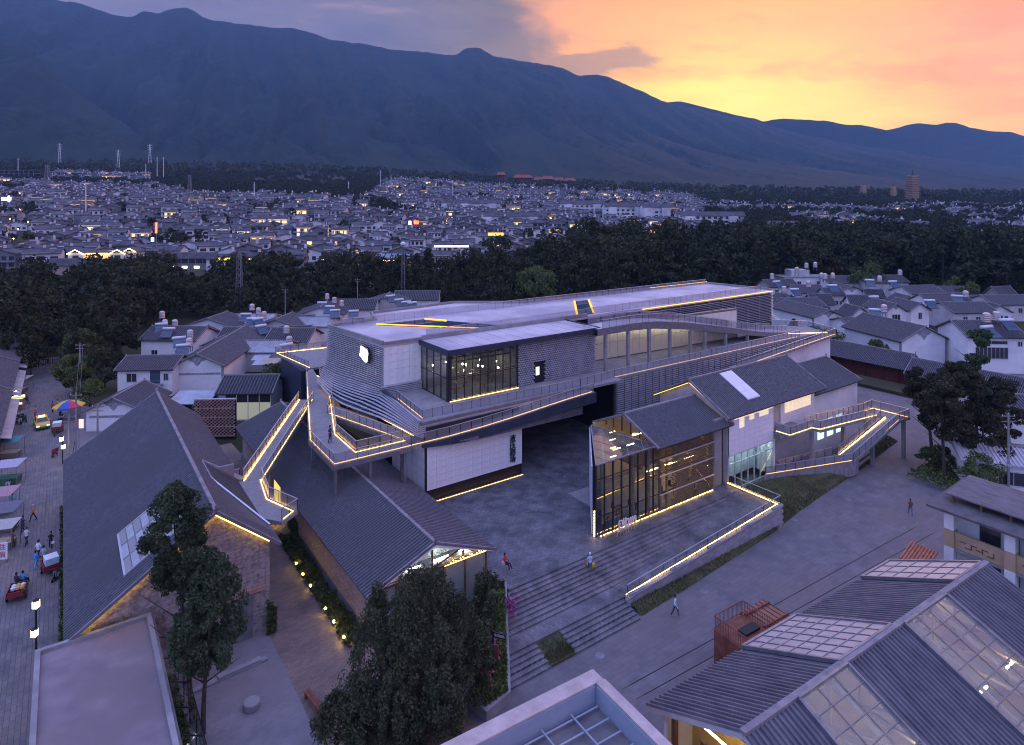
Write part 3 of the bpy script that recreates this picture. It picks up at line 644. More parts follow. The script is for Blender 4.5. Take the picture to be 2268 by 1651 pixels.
# soffit and blue edge beam of the rising walkway
WK = thing('elevated_walkway', 'grey zigzag elevated walkway edged with warm light strips in front of the louvred theatre end', 'walkway', (22, 64, 0))
def walkway():
    rise = lambda a: interps([(29.6, 8.6), (34, 8.75), (42, 9.35), (50, 10.0), (55, 10.3)], a)
    d = MB().prism([(21.35, 59.9), (29.7, 59.9), (29.7, 61.8), (24.4, 61.8), (24.5, 67.9), (30.8, 88.2), (30.5, 92.6), (31.3, 97.4), (29.7, 95.2), (21.5, 67.9)], 8.25, 8.6)
    d.build('deck', M_deck, WK)
    b = MB(); k = 0
    for i in range(27):
        a = lerp(29.6, 54.5, i / 26); z = rise(a); o = interp([(29.6, 59.9), (40, 59.0), (54.5, 58.8)], a)
        b.v += [(a, o, z - .35), (a, 60.42, z - .35), (a, 60.42, z), (a, o, z)]
        if i:
            for j in range(4): b.f.append((k - 4 + j, k - 4 + (j + 1) % 4, k + (j + 1) % 4, k + j)); b.m.append(0)
        k += 4
    b.f += [(k - 4, k - 3, k - 2, k - 1)]; b.m.append(0)
    b.build('rising_deck', M_deck, WK)
    bm = MB(); k = 0
    for i in range(25):
        a = lerp(30.8, 54.6, i / 24); z = rise(a) - .05; o = interp([(29.6, 59.9), (40, 59.0), (54.5, 58.8)], a) - .14; h = interp([(30.8, .35), (36, .9), (54.6, 1.25)], a)
        bm.v += [(a, o - .1, z - h), (a, o + .1, z - h), (a, o + .1, z), (a, o - .1, z)]
        if i:
            for j in range(4): bm.f.append((k - 4 + j, k - 4 + (j + 1) % 4, k + (j + 1) % 4, k + j)); bm.m.append(0)
        k += 4
    bm.f += [(0, 1, 2, 3), (k - 4, k - 3, k - 2, k - 1)]; bm.m += [0, 0]
    bm.box(54.4, 54.6, 58.8, 61, 9.0, 10.25)
    bm.build('edge_beam', M_navy, WK)
    so = MB().prism([(34, 59.2), (52.5, 59.1), (52.5, 60.0), (34, 60.0)], [8.0, 7.75, 7.75, 8.0], [8.2, 8.8, 8.8, 8.2]).build('soffit', M_navy, WK)
    for i in range(6):
        MB().bar((35 + i * .4, 59.05, 8.2 - i * .05), (52.6, 58.95, 8.8 - i * .19), .10, .10).build('slat', M_steel, so, world=False)
    # inner branch along the foot of the louvres
    MB().prism([(29.6, 61.8), (31.1, 61.8), (29.8, 70.0), (28.2, 76.6), (29.4, 83.5), (27.9, 79.0), (26.0, 75.0)], 8.25, 8.598).build('deck', M_deck, WK)
    for p in ((21.7, 60.4), (25.2, 60.2), (29.0, 60.2), (21.8, 67.6), (24.2, 63.5), (29.3, 61.4), (25.4, 77.0), (28.6, 88.0)):
        r = lambda a: 4.1 + .42 * max(0, min(a - 18.9, 30.4 - a)) - .1
        MB().box(p[0] - .14, p[0] + .14, p[1] - .14, p[1] + .14, r(p[0]), 8.26).build('post', M_steel, WK)
    e = MB()
    for p, q in (((21.35, 59.9), (29.7, 59.9)), ((21.35, 59.9), (21.5, 67.9)), ((21.5, 67.9), (29.7, 95.2)), ((24.4, 61.8), (29.7, 61.8)), ((24.4, 61.8), (24.5, 67.9)), ((26.0, 75), (29.6, 61.8))): e.bar((*p, 8.28), (*q, 8.28), .12, .42)
    e.build('edge_beam', M_steel, WK)
    z = 8.6
    rail(WK, [(21.5, 67.9, z), (21.4, 59.95, z), (29.7, 59.95, z)] + [(a, interp([(29.6, 59.95), (40, 59.05), (54.5, 58.85)], a), rise(a)) for a in (34, 38, 42, 46, 50, 54.4)], 1.1)
    rail(WK, [(23.2, 73.6, z), (21.5, 67.9, z)], 1.1); rail(WK, [(29.7, 95.2, z), (26.3, 83.8, z)], 1.1)
    rail(WK, [(30.8, 92.6, z), (30.8, 88.2, z), (24.5, 67.9, z), (24.4, 61.85, z), (29.6, 61.85, z), (26.0, 75.0, z), (27.9, 79.0, z)], 1.1)
    led(WK, [(21.6, 67.9, z), (21.52, 60.1, z), (29.7, 60.08, z)], L_soft)
    led(WK, [(29.7, 95.0, z), (21.65, 67.9, z)])
    led(WK, [(30.45, 92.4, z), (30.6, 88.2, z), (24.33, 67.9, z), (24.25, 61.7, z), (29.8, 61.68, z)])
    led(WK, [(29.8, 62.1, z), (26.2, 75.0, z)], L_soft)
    led(WK, [(a, interp([(29.6, 60.1), (40, 59.2), (54.5, 59.0)], a), rise(a)) for a in (29.8, 34, 38, 42, 46, 50, 54.2)], L_soft)
    # far landing behind
    MB().prism([(29, 110), (30.6, 96.6), (38, 96.6), (38, 109)], 8.4, 8.75).build('landing', M_deck, WK)
    rail(WK, [(30.6, 96.9, 8.75), (29.1, 109.9, 8.75), (37.9, 108.8, 8.75)], 1.1)
    led(WK, [(30.8, 97, 8.75), (29.3, 109.6, 8.75), (37.8, 108.6, 8.75)])
    MB().box(29.6, 37.5, 97.2, 108, 0, 8.4).build('pier', M_navy, WK)
walkway()
# stair from the walkway down to the big shed roof
ST = thing('stair_bridge', 'straight sloping footbridge with glowing edges running down to the big shed roof', 'bridge', (20, 73, 0))
def stair():
    A0, A1 = (25.6, 82.0, 8.6), (14.9, 64.2, 7.2)
    d = Vector(A1) - Vector(A0); n = Vector((d.y, -d.x, 0)).normalized() * .9
    A0v, A1v = Vector(A0), Vector(A1)
    c = [A0v - n, A0v + n, A1v + n, A1v - n]
    MB().prism([tuple(p)[:2] for p in c], [p.z - .35 for p in c], [p.z for p in c]).build('deck', M_deck, ST)
    for s in (-1, 1):
        rail(ST, [tuple(A0v + n * s), tuple(A1v + n * s)], 1.1, 1.2)
        led(ST, [tuple(A0v + n * s * .9), tuple(A1v + n * s * .9)], L_warm, .06)
    bb = MB()
    for s in (-1, 1): bb.bar(A0v + n * s - Vector((0, 0, .3)), A1v + n * s - Vector((0, 0, .3)), .14, .45)
    bb.build('beam', M_steel, ST)
    for t in (.3, .7):
        p = A0v + d * t; MB().box(p.x - .12, p.x + .12, p.y - .12, p.y + .12, 4.4 if p.x > 18.9 else 0, p.z - .3).build('post', M_steel, ST)
    # landing let into the shed roof
    MB().prism([(10.6, 60.0), (13.0, 57.0), (15.6, 57.4), (15.8, 64.4), (13.6, 64.9), (11.2, 63.6)], 6.9, 7.2).build('landing', M_deck, ST)
    rail(ST, [(15.7, 64.2, 7.2), (15.2, 59.4, 7.2), (16.6, 55.6, 7.2), (15.0, 54.6, 7.2)], 1.1, 1.2)
    rail(ST, [(13.9, 65.1, 7.2), (12.0, 65.3, 7.2)], 1.1, 1.2)
    led(ST, [(13.6, 64.8, 7.2), (11.4, 63.6, 7.2)]); led(ST, [(15.55, 64.0, 7.2), (15.0, 59.5, 7.2), (16.3, 55.8, 7.2), (15.2, 54.9, 7.2)])
    MB().prism([(13.0, 57.2), (15.2, 59.6), (16.7, 55.7), (15.0, 54.5)], 6.9, 7.198).build('landing', M_deck, ST)
stair()
# ---------------------------------------------------------------- tiled roofs
def roof_slope(parent, R0, R1, E1, E0, m, pitch=.3, r=.075, th=.14, name='roof_slope', holes=(), world=True):
    """one pitched plane from the ridge R0-R1 to the eave E0-E1: slab plus rows of half-round cover tiles (own part, too fine to pick apart)"""
    R0, R1, E0, E1 = map(Vector, (R0, R1, E0, E1))
    nrm = (R1 - R0).cross(E0 - R0).normalized()
    if nrm.z < 0: nrm = -nrm
    s = MB(); P = [R0, R1, E1, E0]
    for q in (0, -th):
        for p in P: s.v.append(tuple(p + Vector((0, 0, q))))
    s.f = [(0, 1, 2, 3), (7, 6, 5, 4), (0, 4, 5, 1), (1, 5, 6, 2), (2, 6, 7, 3), (3, 7, 4, 0)]; s.m = [0] * 6
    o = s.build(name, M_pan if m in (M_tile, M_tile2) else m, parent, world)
    n = max(2, round((R1 - R0).length / pitch)); b = MB(); u = (R1 - R0).normalized()
    for i in range(n + 1):
        t = i / n; a = R0.lerp(R1, t); e = E0.lerp(E1, t); e = e + (e - a).normalized() * .05
        segs = [(a, e)]
        for (t0, t1, s0, s1) in holes:                     # openings in fractions along / down the slope
            if t0 < t < t1: segs = [(a, a.lerp(e, s0)), (a.lerp(e, s1), e)]
        for a2, e2 in segs:
            if (a2 - e2).length < .2: continue
            k = len(b.v); lift = mnoise.noise((a2.x, a2.y, 1.)) * .012
            for c in (a2, e2):
                for x, y in ((-1, 0), (-.6, 1.25), (.6, 1.25), (1, 0)): b.v.append(tuple(c + u * (x * r) + nrm * (y * r + lift)))
            b.f += [(k, k + 1, k + 5, k + 4), (k + 1, k + 2, k + 6, k + 5), (k + 2, k + 3, k + 7, k + 6), (k + 4, k + 5, k + 6, k + 7)]; b.m += [0] * 4
    b.build('tile_rows', m, o, False, kind='stuff')
    return o
def ridge_cap(parent, p, q, w=.28, h=.22, m=None, up=.25, name='ridge', world=True):
    p, q = Vector(p), Vector(q); d = (q - p).normalized(); L = (q - p).length
    b = MB(); n = max(2, int(L / 3)); pts = [p - d * .15] + [p.lerp(q, i / n) for i in range(n + 1)] + [q + d * .15]
    zs = [up] + [0.] * (n + 1) + [up]
    b.ribbon([(x.x, x.y, x.z - .04 + zz) for x, zz in zip(pts, zs)], w, h)
    return b.build(name, m or M_ridge, parent, world)
def gable(parent, axis, c0, c1, l0, l1, e0, e1, rz, rc=None, over=.5, gover=.4, m=None, wm=None, pitch=.3, r=.075, wall=True, zb=0., holes0=(), holes1=(), gm=None, world=True, up=.25, th=.14):
    """gabled block; ridge runs along axis 'x' or 'y' from l0 to l1; c0/c1 the two long walls, e0/e1 their eave heights"""
    m = m or M_tile; wm = wm or M_white; rc = (c0 + c1) / 2 if rc is None else rc
    S = (lambda c, l, z: (c, l, z)) if axis == 'y' else (lambda c, l, z: (l, c, z))
    def roofz(c): return lerp(e0, rz, (c - c0) / (rc - c0)) if c < rc else lerp(rz, e1, (c - rc) / (c1 - rc))
    z0 = roofz(c0) - over * (rz - e0) / (rc - c0); z1 = e1 - over * (rz - e1) / (c1 - rc)
    if wall:
        w = MB(); d = th + .02
        prof = [(c0, zb), (c1, zb), (c1, e1 - d), (rc, rz - d), (c0, e0 - d)]
        A = [S(c, l0, z) for c, z in prof]; B = [S(c, l1, z) for c, z in prof]
        w.v = A + B; w.f = [(0, 1, 2, 3, 4), (9, 8, 7, 6, 5)] + [(i, (i + 1) % 5, 5 + (i + 1) % 5, 5 + i) for i in range(5)]; w.m = [0] * 7
        w.build('wall', wm, parent, world)
    a, b = l0 - gover, l1 + gover
    r0 = roof_slope(parent, S(rc, a, rz), S(rc, b, rz), S(c0 - over, b, z0), S(c0 - over, a, z0), m, pitch, r, th, holes=holes0, world=world)
    r1 = roof_slope(parent, S(rc, a, rz), S(rc, b, rz), S(c1 + over, b, z1), S(c1 + over, a, z1), m, pitch, r, th, holes=holes1, world=world)
    ridge_cap(parent, S(rc, a, rz), S(rc, b, rz), m=gm, up=up, world=world)
    for l in (a, b):
        v = MB(); v.bar(S(rc, l, rz + .04), S(c0 - over, l, z0 + .04), .16, .24); v.bar(S(rc, l, rz + .04), S(c1 + over, l, z1 + .04), .16, .24)
        v.build('verge', gm or M_ridge, parent, world)
    return r0, r1, z0, z1
# ---------------------------------------------------------------- glass pavilion at the head of the steps
PV = thing('glass_pavilion', 'wedge-shaped glass pavilion under a small tiled gable roof at the head of the steps', 'building', (50, 47, 2.2))
def pavilion():
    gable(PV, 'x', 44.3, 53.0, 49.9, 61.3, 9.2, 9.2, 11.15, 48.7, over=.55, gover=.5, wall=False, pitch=.34, r=.095, m=M_tile)
    b = 44.4; base = 2.2; top = 9.0
    P0 = (41.3, b); P1 = (49.9, b); P2 = (48.3, 52.6)
    fr = MB()
    xs = [41.3, 42.45, 43.6, 44.75, 45.9, 47.05, 48.2, 49.3, 50.2]
    for x in xs: fr.box(x - .05, x + .05, b - .05, b + .10, base, top)
    for z in (base + .1, 4.0, 6.0, 7.6, top - .06): fr.box(41.3, 58.7, b - .03, b + .06, z - .035, z + .035)
    nseg = 7
    for i in range(nseg + 1):
        p = lerp3(P0, P2, i / nseg); fr.box(p[0] - .07, p[0] + .07, p[1] - .07, p[1] + .07, base, top)
    for z in (base + .1, 4.4, 6.7, top - .06): fr.bar((*P0, z), (*P2, z), .08, .08)
    f = fr.build('frame', M_frame, PV)
    for i in range(8):
        for z0, z1 in ((2.4, 3.95), (4.05, 5.95), (6.05, 8.9)):
            MB().box(xs[i] + .1, xs[i + 1] - .1, b + .02, b + .04, z0, z1).build('pane', G_wall, f, world=False)
    for i in range(nseg):
        p = lerp3(P0, P2, (i + .06) / nseg); q = lerp3(P0, P2, (i + .94) / nseg)
        for z0, z1 in ((2.4, 4.3), (4.5, 6.6), (6.8, 8.9)): MB().face([(*p, z0), (*q, z0), (*q, z1), (*p, z1)]).build('pane', G_wall, f, world=False)
    # glass lid
    lid = MB()
    A, B, C = Vector((41.25, 44.3, 9.06)), Vector((50.0, 44.3, 9.06)), Vector((48.3, 52.7, 9.06))
    for p, q in ((A, B), (B, C), (C, A)): lid.bar(p, q, .14, .12)
    for t in (.2, .4, .6, .8): lid.bar(A.lerp(C, t), A.lerp(B, t), .05, .05)
    for t in (.25, .5, .75): lid.bar(A.lerp(B, t), C.lerp(B, t), .05, .05)
    ld = lid.build('glass_lid', M_steel, PV)
    gl = glass('lid_glass', (.62, .70, .72), 1.6, .04, (.50, .56, .60), .14)
    for i in range(5):
        p0, p1, q0, q1 = A.lerp(C, i / 5), A.lerp(C, (i + 1) / 5), A.lerp(B, i / 5), A.lerp(B, (i + 1) / 5)
        MB().face([tuple(x) for x in (p0, q0, q1, p1)] if i else [tuple(A), tuple(q1), tuple(p1)]).build('pane', gl, ld, world=False)
    # gable glazing above the lid
    gg = MB().face([(49.95, 44.6, 9.1), (49.95, 53.0, 9.1), (49.95, 48.7, 10.95)]).build('gable_glass', G_pane, PV)
    gm = MB()
    for y in (45.6, 46.9, 48.2, 49.5, 50.8, 52): gm.bar((49.93, y, 9.05), (49.93, y, 10.95 - abs(y - 48.7) * .43), .10, .10)
    gm.build('mullion', M_frame, PV)
    # terracotta lattice in front of the glass, pieces too fine to pick apart
    lt = MB(); z = 2.45; j = 0
    while z < 8.9:
        x = 51.9; i = 0
        while x < 58.6:
            w = .5 + .5 * math.sin(x * 2.1 + z * .5) + .35 * math.sin(x * 5 - z)
            if w > -.1: lt.box(x + (.13 if j % 2 else 0), x + .13 + (.13 if j % 2 else 0), b - .30, b - .08, z, z + .10)
            x += .27; i += 1
        z += .23; j += 1
    for x, w in ((46.0, .22), (48.25, .22), (49.9, .3), (51.0, .22)):
        z = 2.45
        while z < 8.9: lt.box(x, x + w, b - .28, b - .07, z, z + .12); z += .2
    lt.build('lattice', mat('bronze_lattice', (.10, .085, .085), .5, (.17, .145, .14), 2., metal=.3), PV, kind='stuff')
    for z in (4.0, 5.9, 7.6): MB().box(49.9, 58.7, b - .4, b - .3, z - .05, z + .05).build('transom', M_rail, PV)
    MB().box(58.6, 58.8, b - .35, b + .3, 2.2, 9.0).build('post', M_steel, PV)
    z = 2.5; lf = MB()
    while z < 9:                                           # thin fins along the plaza side
        lf.bar((P0[0] - .22, P0[1] + .3, z), (P2[0] - .3, P2[1], z), .12, .06); z += .22
    lf.build('fin_rows', M_slat, PV, kind='stuff')
    lg = MB(); 
    for i in range(40): t = .03 + i * .0245; p = lerp3((41.15, 44.2), (58.6, 44.15), t); lg.box(p[0], p[0] + .3 * (.6 + .4 * ((i * 7) % 3) / 2), p[1] - .06, p[1], 2.25, 2.31)
    lg.build('light_strip', L_warm, PV, kind='stuff')
    le = MB()
    for i in range(9): le.box(41.12, 41.2, 44.42, 44.5, 2.3 + i * .28, 2.48 + i * .28)
    le.build('light_strip', L_warm, PV, kind='stuff')
    # room behind the glass
    MB().box(49, 61, 53.0, 53.2, 2.2, 9.1).box(60.8, 61.0, 44.6, 53, 2.2, 9.1).build('room_lining', mat('warm_room_wall', (.42, .33, .20), .8, (.50, .40, .26), .6), PV)
    MB().box(45, 60.7, 45.4, 52.8, 2.2, 2.24).build('floor', M_conc, PV)
    MB().box(50.5, 60.7, 47.2, 52.9, 5.4, 5.6).build('gallery_floor', M_wood, PV)
    for x in (52, 55, 58):
        for y, z in ((49, 8.4), (47.0, 5.1), (51, 5.1)):
            MB().box(x - .9, x + .9, y - .06, y + .06, z, z + .06).build('tube_light', L_pav, PV)
    for x in (46.6, 48.6): MB().box(x - .5, x + .5, 46.9, 47.0, 8.6, 8.66).build('tube_light', L_pav, PV)
    iw = mat('golden_inner_wall', (.55, .40, .16), .8, (.62, .47, .22), .7)
    MB().prism([(43.6, 45.6), (49.6, 52.2), (49.4, 52.4), (43.4, 45.8)], 2.24, 8.6).build('inner_wall', iw, PV)
    for t in (.15, .4, .65, .9):
        p = lerp3((44.2, 45.2), (50.4, 51.8), t); MB().box(p[0] - .4, p[0] + .4, p[1] - .3, p[1] - .24, 8.5, 8.56).build('tube_light', L_pav, PV)
    dk = MB()
    for x, y in ((43.6, 45.6), (45.8, 46.2), (47.6, 45.6), (52.5, 45.6), (54.5, 46.2), (56.7, 45.4)): dk.box(x, x + .9, y, y + .5, 2.9, 2.96).box(x + .1, x + .2, y + .1, y + .2, 2.24, 2.9).box(x + .7, x + .8, y + .3, y + .4, 2.24, 2.9).box(x + .25, x + .65, y + .6, y + 1.0, 2.6, 2.66).box(x + .25, x + .65, y + .95, y + 1.0, 2.6, 3.2)
    dk.build('desks', M_black, PV, kind='stuff')
    sg = MB()
    for i in range(6): sg.box(58.9, 60.9, 46.3 - i * .32, 46.62 - i * .32, 2.2, 3.5 - i * .2)
    sg.build('stair_flight', M_conc, PV)
    led(PV, [(60.75, 44.8, 2.4), (60.75, 46.6, 3.7)], L_warm, .06); led(PV, [(58.9, 44.6, 2.3), (58.9, 46.6, 3.6)], L_soft, .05)
pavilion()
# ---------------------------------------------------------------- white gallery house with translucent wall panels
GH = thing('gallery_house', 'white panelled gallery house with lit translucent windows and long tiled gable roof beside the pavilion', 'building', (72, 49, 1))
def gallery():
    gable(GH, 'x', 44.2, 54.4, 61.2, 81.0, 10.1, 10.1, 12.9, 49.3, over=.6, gover=.45, wall=False, pitch=.33, r=.09, m=M_tile2)
    # shell
    MB().box(70.4, 80.8, 45.1, 54.2, 1.0, 9.85).box(61.4, 70.3, 46.9, 54.2, 1.0, 9.85).box(61.35, 61.6, 44.2, 54.2, .5, 9.9).box(61.6, 70.3, 44.2, 46.9, 5.2, 5.4).build('shell', M_wash, GH)
    for x in (61.3, 80.9): MB().face([(x, 44.3, 9.9), (x, 54.3, 9.9), (x, 49.3, 12.75)]).build('gable_end', M_wash, GH)
    polyc = mat('translucent_panel', (.72, .70, .78), .5, (.80, .78, .84), .5)
    lit = emit('lit_translucent_panel', (1., .84, .58), .42)
    fw = MB().box(61.4, 70.3, 44.2, 44.3, 5.2, 9.8).build('front_wall', M_white, GH)
    litset = {(i, 7) for i in range(1, 9)} | {(2, 6), (2, 5), (4, 6), (6, 6), (7, 6)}
    panels(fw, (61.5, 44.19, 5.25), (8.7, 0, 0), (0, 0, 4.5), 9, 8, polyc, .025, .05, holes=litset)
    def litp(par, P, U, V, nu, nv, cells):
        P, U, V = Vector(P), Vector(U) / nu, Vector(V) / nv; n = U.cross(V).normalized() * .055
        b = MB(); c = [U * .03 + V * .03, U * .97 + V * .03, U * .97 + V * .97, U * .03 + V * .97]
        b.v = [tuple(x) for x in c] + [tuple(x + n) for x in c]; b.f = [(3, 2, 1, 0), (4, 5, 6, 7), (0, 1, 5, 4), (1, 2, 6, 5), (2, 3, 7, 6), (3, 0, 4, 7)]; b.m = [0] * 6
        me = b.mesh('lit_panel', lit)
        for i, j in cells: place('lit_panel', me, par, tuple(P + U * i + V * j))
    litp(fw, (61.5, 44.19, 5.25), (8.7, 0, 0), (0, 0, 4.5), 9, 8, litset)
    f2 = MB().box(73.0, 80.9, 44.95, 45.08, 4.6, 9.8).build('front_wall', M_white, GH)
    ls2 = {(i, j) for i in range(1, 8) for j in (5, 4)}
    panels(f2, (73.0, 44.94, 4.6), (7.8, 0, 0), (0, 0, 5.2), 9, 7, polyc, .025, .05, holes=ls2)
    litp(f2, (73.0, 44.94, 4.6), (7.8, 0, 0), (0, 0, 5.2), 9, 7, ls2)
    MB().box(70.3, 70.5, 44.3, 46.5, 5.4, 9.8).box(70.5, 73.0, 46.4, 46.6, 4.6, 9.8).build('porch_wall', mat('porch_plaster', (.72, .66, .55), .8), GH)
    MB().box(71.0, 71.3, 46.2, 46.35, 8.6, 8.9).build('wall_lamp', L_lamp, GH)
    MB().box(70.6, 72.9, 45.4, 45.5, 9.55, 9.62).build('porch_light', L_soft, GH)
    # shop front glass under the panels
    gf = MB()
    for i in range(8): gf.box(61.55 + i * 1.24, 61.65 + i * 1.24, 44.25, 44.4, 1.2, 5.2)
    for z in (1.25, 4.2, 5.15): gf.box(61.5, 70.4, 44.27, 44.37, z - .05, z + .05)
    fr = gf.build('shopfront', mat('pale_steel_frame', (.45, .5, .52), .4, metal=.3), GH)
    for i in range(7): MB().box(61.68 + i * 1.24, 62.76 + i * 1.24, 44.31, 44.33, 1.3, 5.1).build('pane', G_pane, fr, world=False)
    MB().box(61.7, 70.2, 46.7, 46.88, 1.2, 5.2).build('shop_lining', mat('shop_wall', (.50, .60, .60), .7, (.75, .80, .80), 1.5, 4), GH)
    for i in range(6): MB().box(62 + i * 1.4, 63 + i * 1.4, 45.4, 45.5, 4.95, 5.05).build('tube_light', L_cool, GH)
    MB().box(70.35, 70.6, 44.2, 46.4, 1.0, 5.3).build('pier', M_white, GH)
    MB().box(59.6, 61.35, 44.6, 45.0, 2.2, 9.6).build('side_wall', M_conc, GH)
    led(GH, [(60.9, 43.75, 9.72), (60.9, 49.2, 12.55)], L_gold, .07, .05, 0.); led(GH, [(60.9, 49.4, 12.5), (60.9, 54.8, 9.72)], L_gold, .07, .05, 0.)
    # long roof light
    q = [Vector(p) for p in ((66.2, 48.9, 12.78), (68.6, 48.9, 12.78), (68.6, 44.9, 10.58), (66.2, 44.9, 10.58))]
    s = MB(); s.v = [tuple(p + Vector((0, 0, d))) for d in (.04, .16) for p in q]; s.f = [(3, 2, 1, 0), (4, 5, 6, 7), (0, 1, 5, 4), (1, 2, 6, 5), (2, 3, 7, 6), (3, 0, 4, 7)]; s.m = [0] * 6
    sk = s.build('roof_light', M_white, GH)
    for i in range(4):
        for j in range(2):
            c = [lerp3(lerp3(q[0], q[1], x), lerp3(q[3], q[2], x), y) for x, y in ((j * .5 + .02, i / 4 + .02), (j * .5 + .48, i / 4 + .02), (j * .5 + .48, i / 4 + .23), (j * .5 + .02, i / 4 + .23))]
            MB().face([(p[0], p[1], p[2] + .18) for p in c]).build('pane', polyc, sk, world=False)
gallery()
BH = thing('white_hall', 'plain white hall with lower tiled gable roof at the far end of the gallery house', 'building', (87, 50, 0))
gable(BH, 'x', 45.4, 55.0, 81.1, 93.2, 8.8, 8.8, 10.9, 50.2, over=.5, gover=.3, pitch=.33, r=.09, m=M_tile, wm=M_white)
for i in range(3): MB().box(82.5 + i * 2.4, 84 + i * 2.4, 45.32, 45.41, 2.2, 4.6).build('window', emit('cool_window_light', (.75, .95, .9), .8) if i == 0 else MATS['cool_window_light'], BH)
# zigzag bridge in front of the gallery house
ZB = thing('zigzag_ramp', 'zigzag access ramp with glowing yellow edges in front of the white gallery house', 'ramp', (80, 41, 0))
def zigzag():
    def deck(pts, zs, name='deck', th=.3):
        MB().prism(pts, [z - th for z in zs], zs).build(name, M_deck, ZB)
    z1, z2, z3 = 6.3, 5.4, 2.1
    deck([(70.4, 42.0), (75.2, 41.9), (75.2, 44.9), (70.4, 44.9)], [z1] * 4)
    deck([(75.2, 41.0), (89.6, 40.8), (89.6, 42.9), (75.2, 43.2)], [z1, z2, z2, z1])
    deck([(89.6, 38.2), (92.2, 38.0), (92.2, 43.0), (89.6, 43.0)], [z2] * 4)
    deck([(79.6, 39.2), (89.6, 38.2), (89.6, 40.1), (79.6, 41.4)], [z3, z2 - .02, z2 - .02, z3])
    deck([(68.0, 44.0), (79.7, 39.3), (81.2, 39.4), (81.2, 41.4), (79.6, 41.8), (71, 44.1)], [1.6, z3, z3, z3, z3, 1.7], th=1.9)
    rail(ZB, [(70.5, 44.0, z1), (70.5, 42.1, z1), (75.2, 41.95, z1), (75.4, 41.1, z1), (88.6, 40.9, z2)], 1.1)
    rail(ZB, [(75.4, 43.1, z1), (89.6, 42.85, z2), (92.1, 42.9, z2), (92.1, 38.1, z2), (89.6, 38.25, z2), (79.7, 39.3, z3)], 1.1)
    rail(ZB, [(88.6, 40.15, z2), (79.8, 41.3, z3)], 1.1)
    rail(ZB, [(68.2, 43.9, 1.6), (79.6, 39.25, z3), (81.1, 39.5, z3)], 1.0, 1.3); rail(ZB, [(70.8, 44.0, 1.7), (79.4, 41.8, z3)], 1.0, 1.3)
    led(ZB, [(70.6, 44.0, z1), (70.65, 42.25, z1), (75.2, 42.1, z1), (75.5, 41.25, z1), (89.4, 41.0, z2)], L_warm, .06)
    led(ZB, [(89.8, 42.7, z2), (91.95, 42.7, z2), (91.95, 38.25, z2)], L_soft, .06); led(ZB, [(89.8, 38.4, z2), (79.8, 39.4, z3)], L_soft, .05)
    led(ZB, [(89.4, 39.9, z2), (79.8, 41.15, z3)], L_warm, .10, .08)
    led(ZB, [(68.4, 44.0, 1.6), (79.6, 39.45, z3)], L_soft, .05)
    for p, z in (((75, 42), z1), ((82.5, 42), 5.8), ((89.8, 42.6), z2), ((91.6, 38.6), z2), ((85.2, 39.6), 4)): MB().box(p[0] - .2, p[0] + .2, p[1] - .2, p[1] + .2, 0, z - .28).build('post', M_conc, ZB)
zigzag()
# the retaining wall of the ramp: separate stone blocks
RW = thing('retaining_wall', 'low wall of grey stone blocks carrying a lit glass rail beside the plaza ramp', 'wall', (50, 37.6, 0))
def retaining():
    bl = [MB().box(0, .6, 0, .30, 0, .285).mesh('block', m) for m in (mat('stone_block', (.22, .225, .26), .8, (.34, .34, .37), 1.2, 5, bump=.3, bscale=6), mat('pale_stone_block', (.29, .29, .32), .8, (.38, .38, .41), 1.4, 5, bump=.3, bscale=6))]
    top = lambda a: .9 + (a - 38.6) / 22.5 * 1.3
    j = 0
    while j * .3 < 2.2:
        a = 38.4 - (.3 if j % 2 else 0)
        while a < 61.2:
            if j * .3 < top(a + .3) - .02: o = place('block', R.choice(bl), RW, (a, 37.42 + (a - 38.6) * .008 + R.uniform(-.01, .01), j * .3), world=True)
            a += .62
        b = 37.6
        while b < 43.6:
            o = place('block', R.choice(bl), RW, (61.42, b, j * .3), rad(90), world=True); b += .62
        j += 1
    pr = [(38.5, 37.45, .86), (61.4, 37.62, 2.2), (61.4, 44.1, 2.2)]
    cp = MB()
    for p, q in zip(pr, pr[1:]): cp.bar((p[0], p[1] + .1, p[2] + .06), (q[0], q[1] + .1, q[2] + .06), .4, .12)
    cp.build('coping', M_conc, RW)
    pr = [(38.5, 37.55, .98), (61.3, 37.75, 2.3), (61.3, 44.0, 2.3)]
    rail(RW, pr, 1.05, 1.5, G_pane)
    led(RW, [(38.6, 37.78, 1.02), (61.12, 37.98, 2.36), (61.12, 44.1, 2.36)], L_warm, .05, .05, .06)
retaining()
# standing letter sign in front of the glass
SG = thing('letter_sign', 'white standing letter sign on thin legs in front of the glass pavilion corner', 'sign', (44.4, 43.3, 2.2))
q = place('lettering', text_mesh('幻境2099', .78, M_white, .05), SG, (0, 0, .95)); q.rotation_euler = (rad(90), 0, 0); q.scale = (.8, 1.35, 1)
lg = MB().box(-1.35, 1.35, -.04, .04, .38, .44)
for i in range(8): lg.box(-1.3 + i * .37, -1.26 + i * .37, -.03, .03, 0, .4)
lg.build('stand', M_rail, SG, world=False)
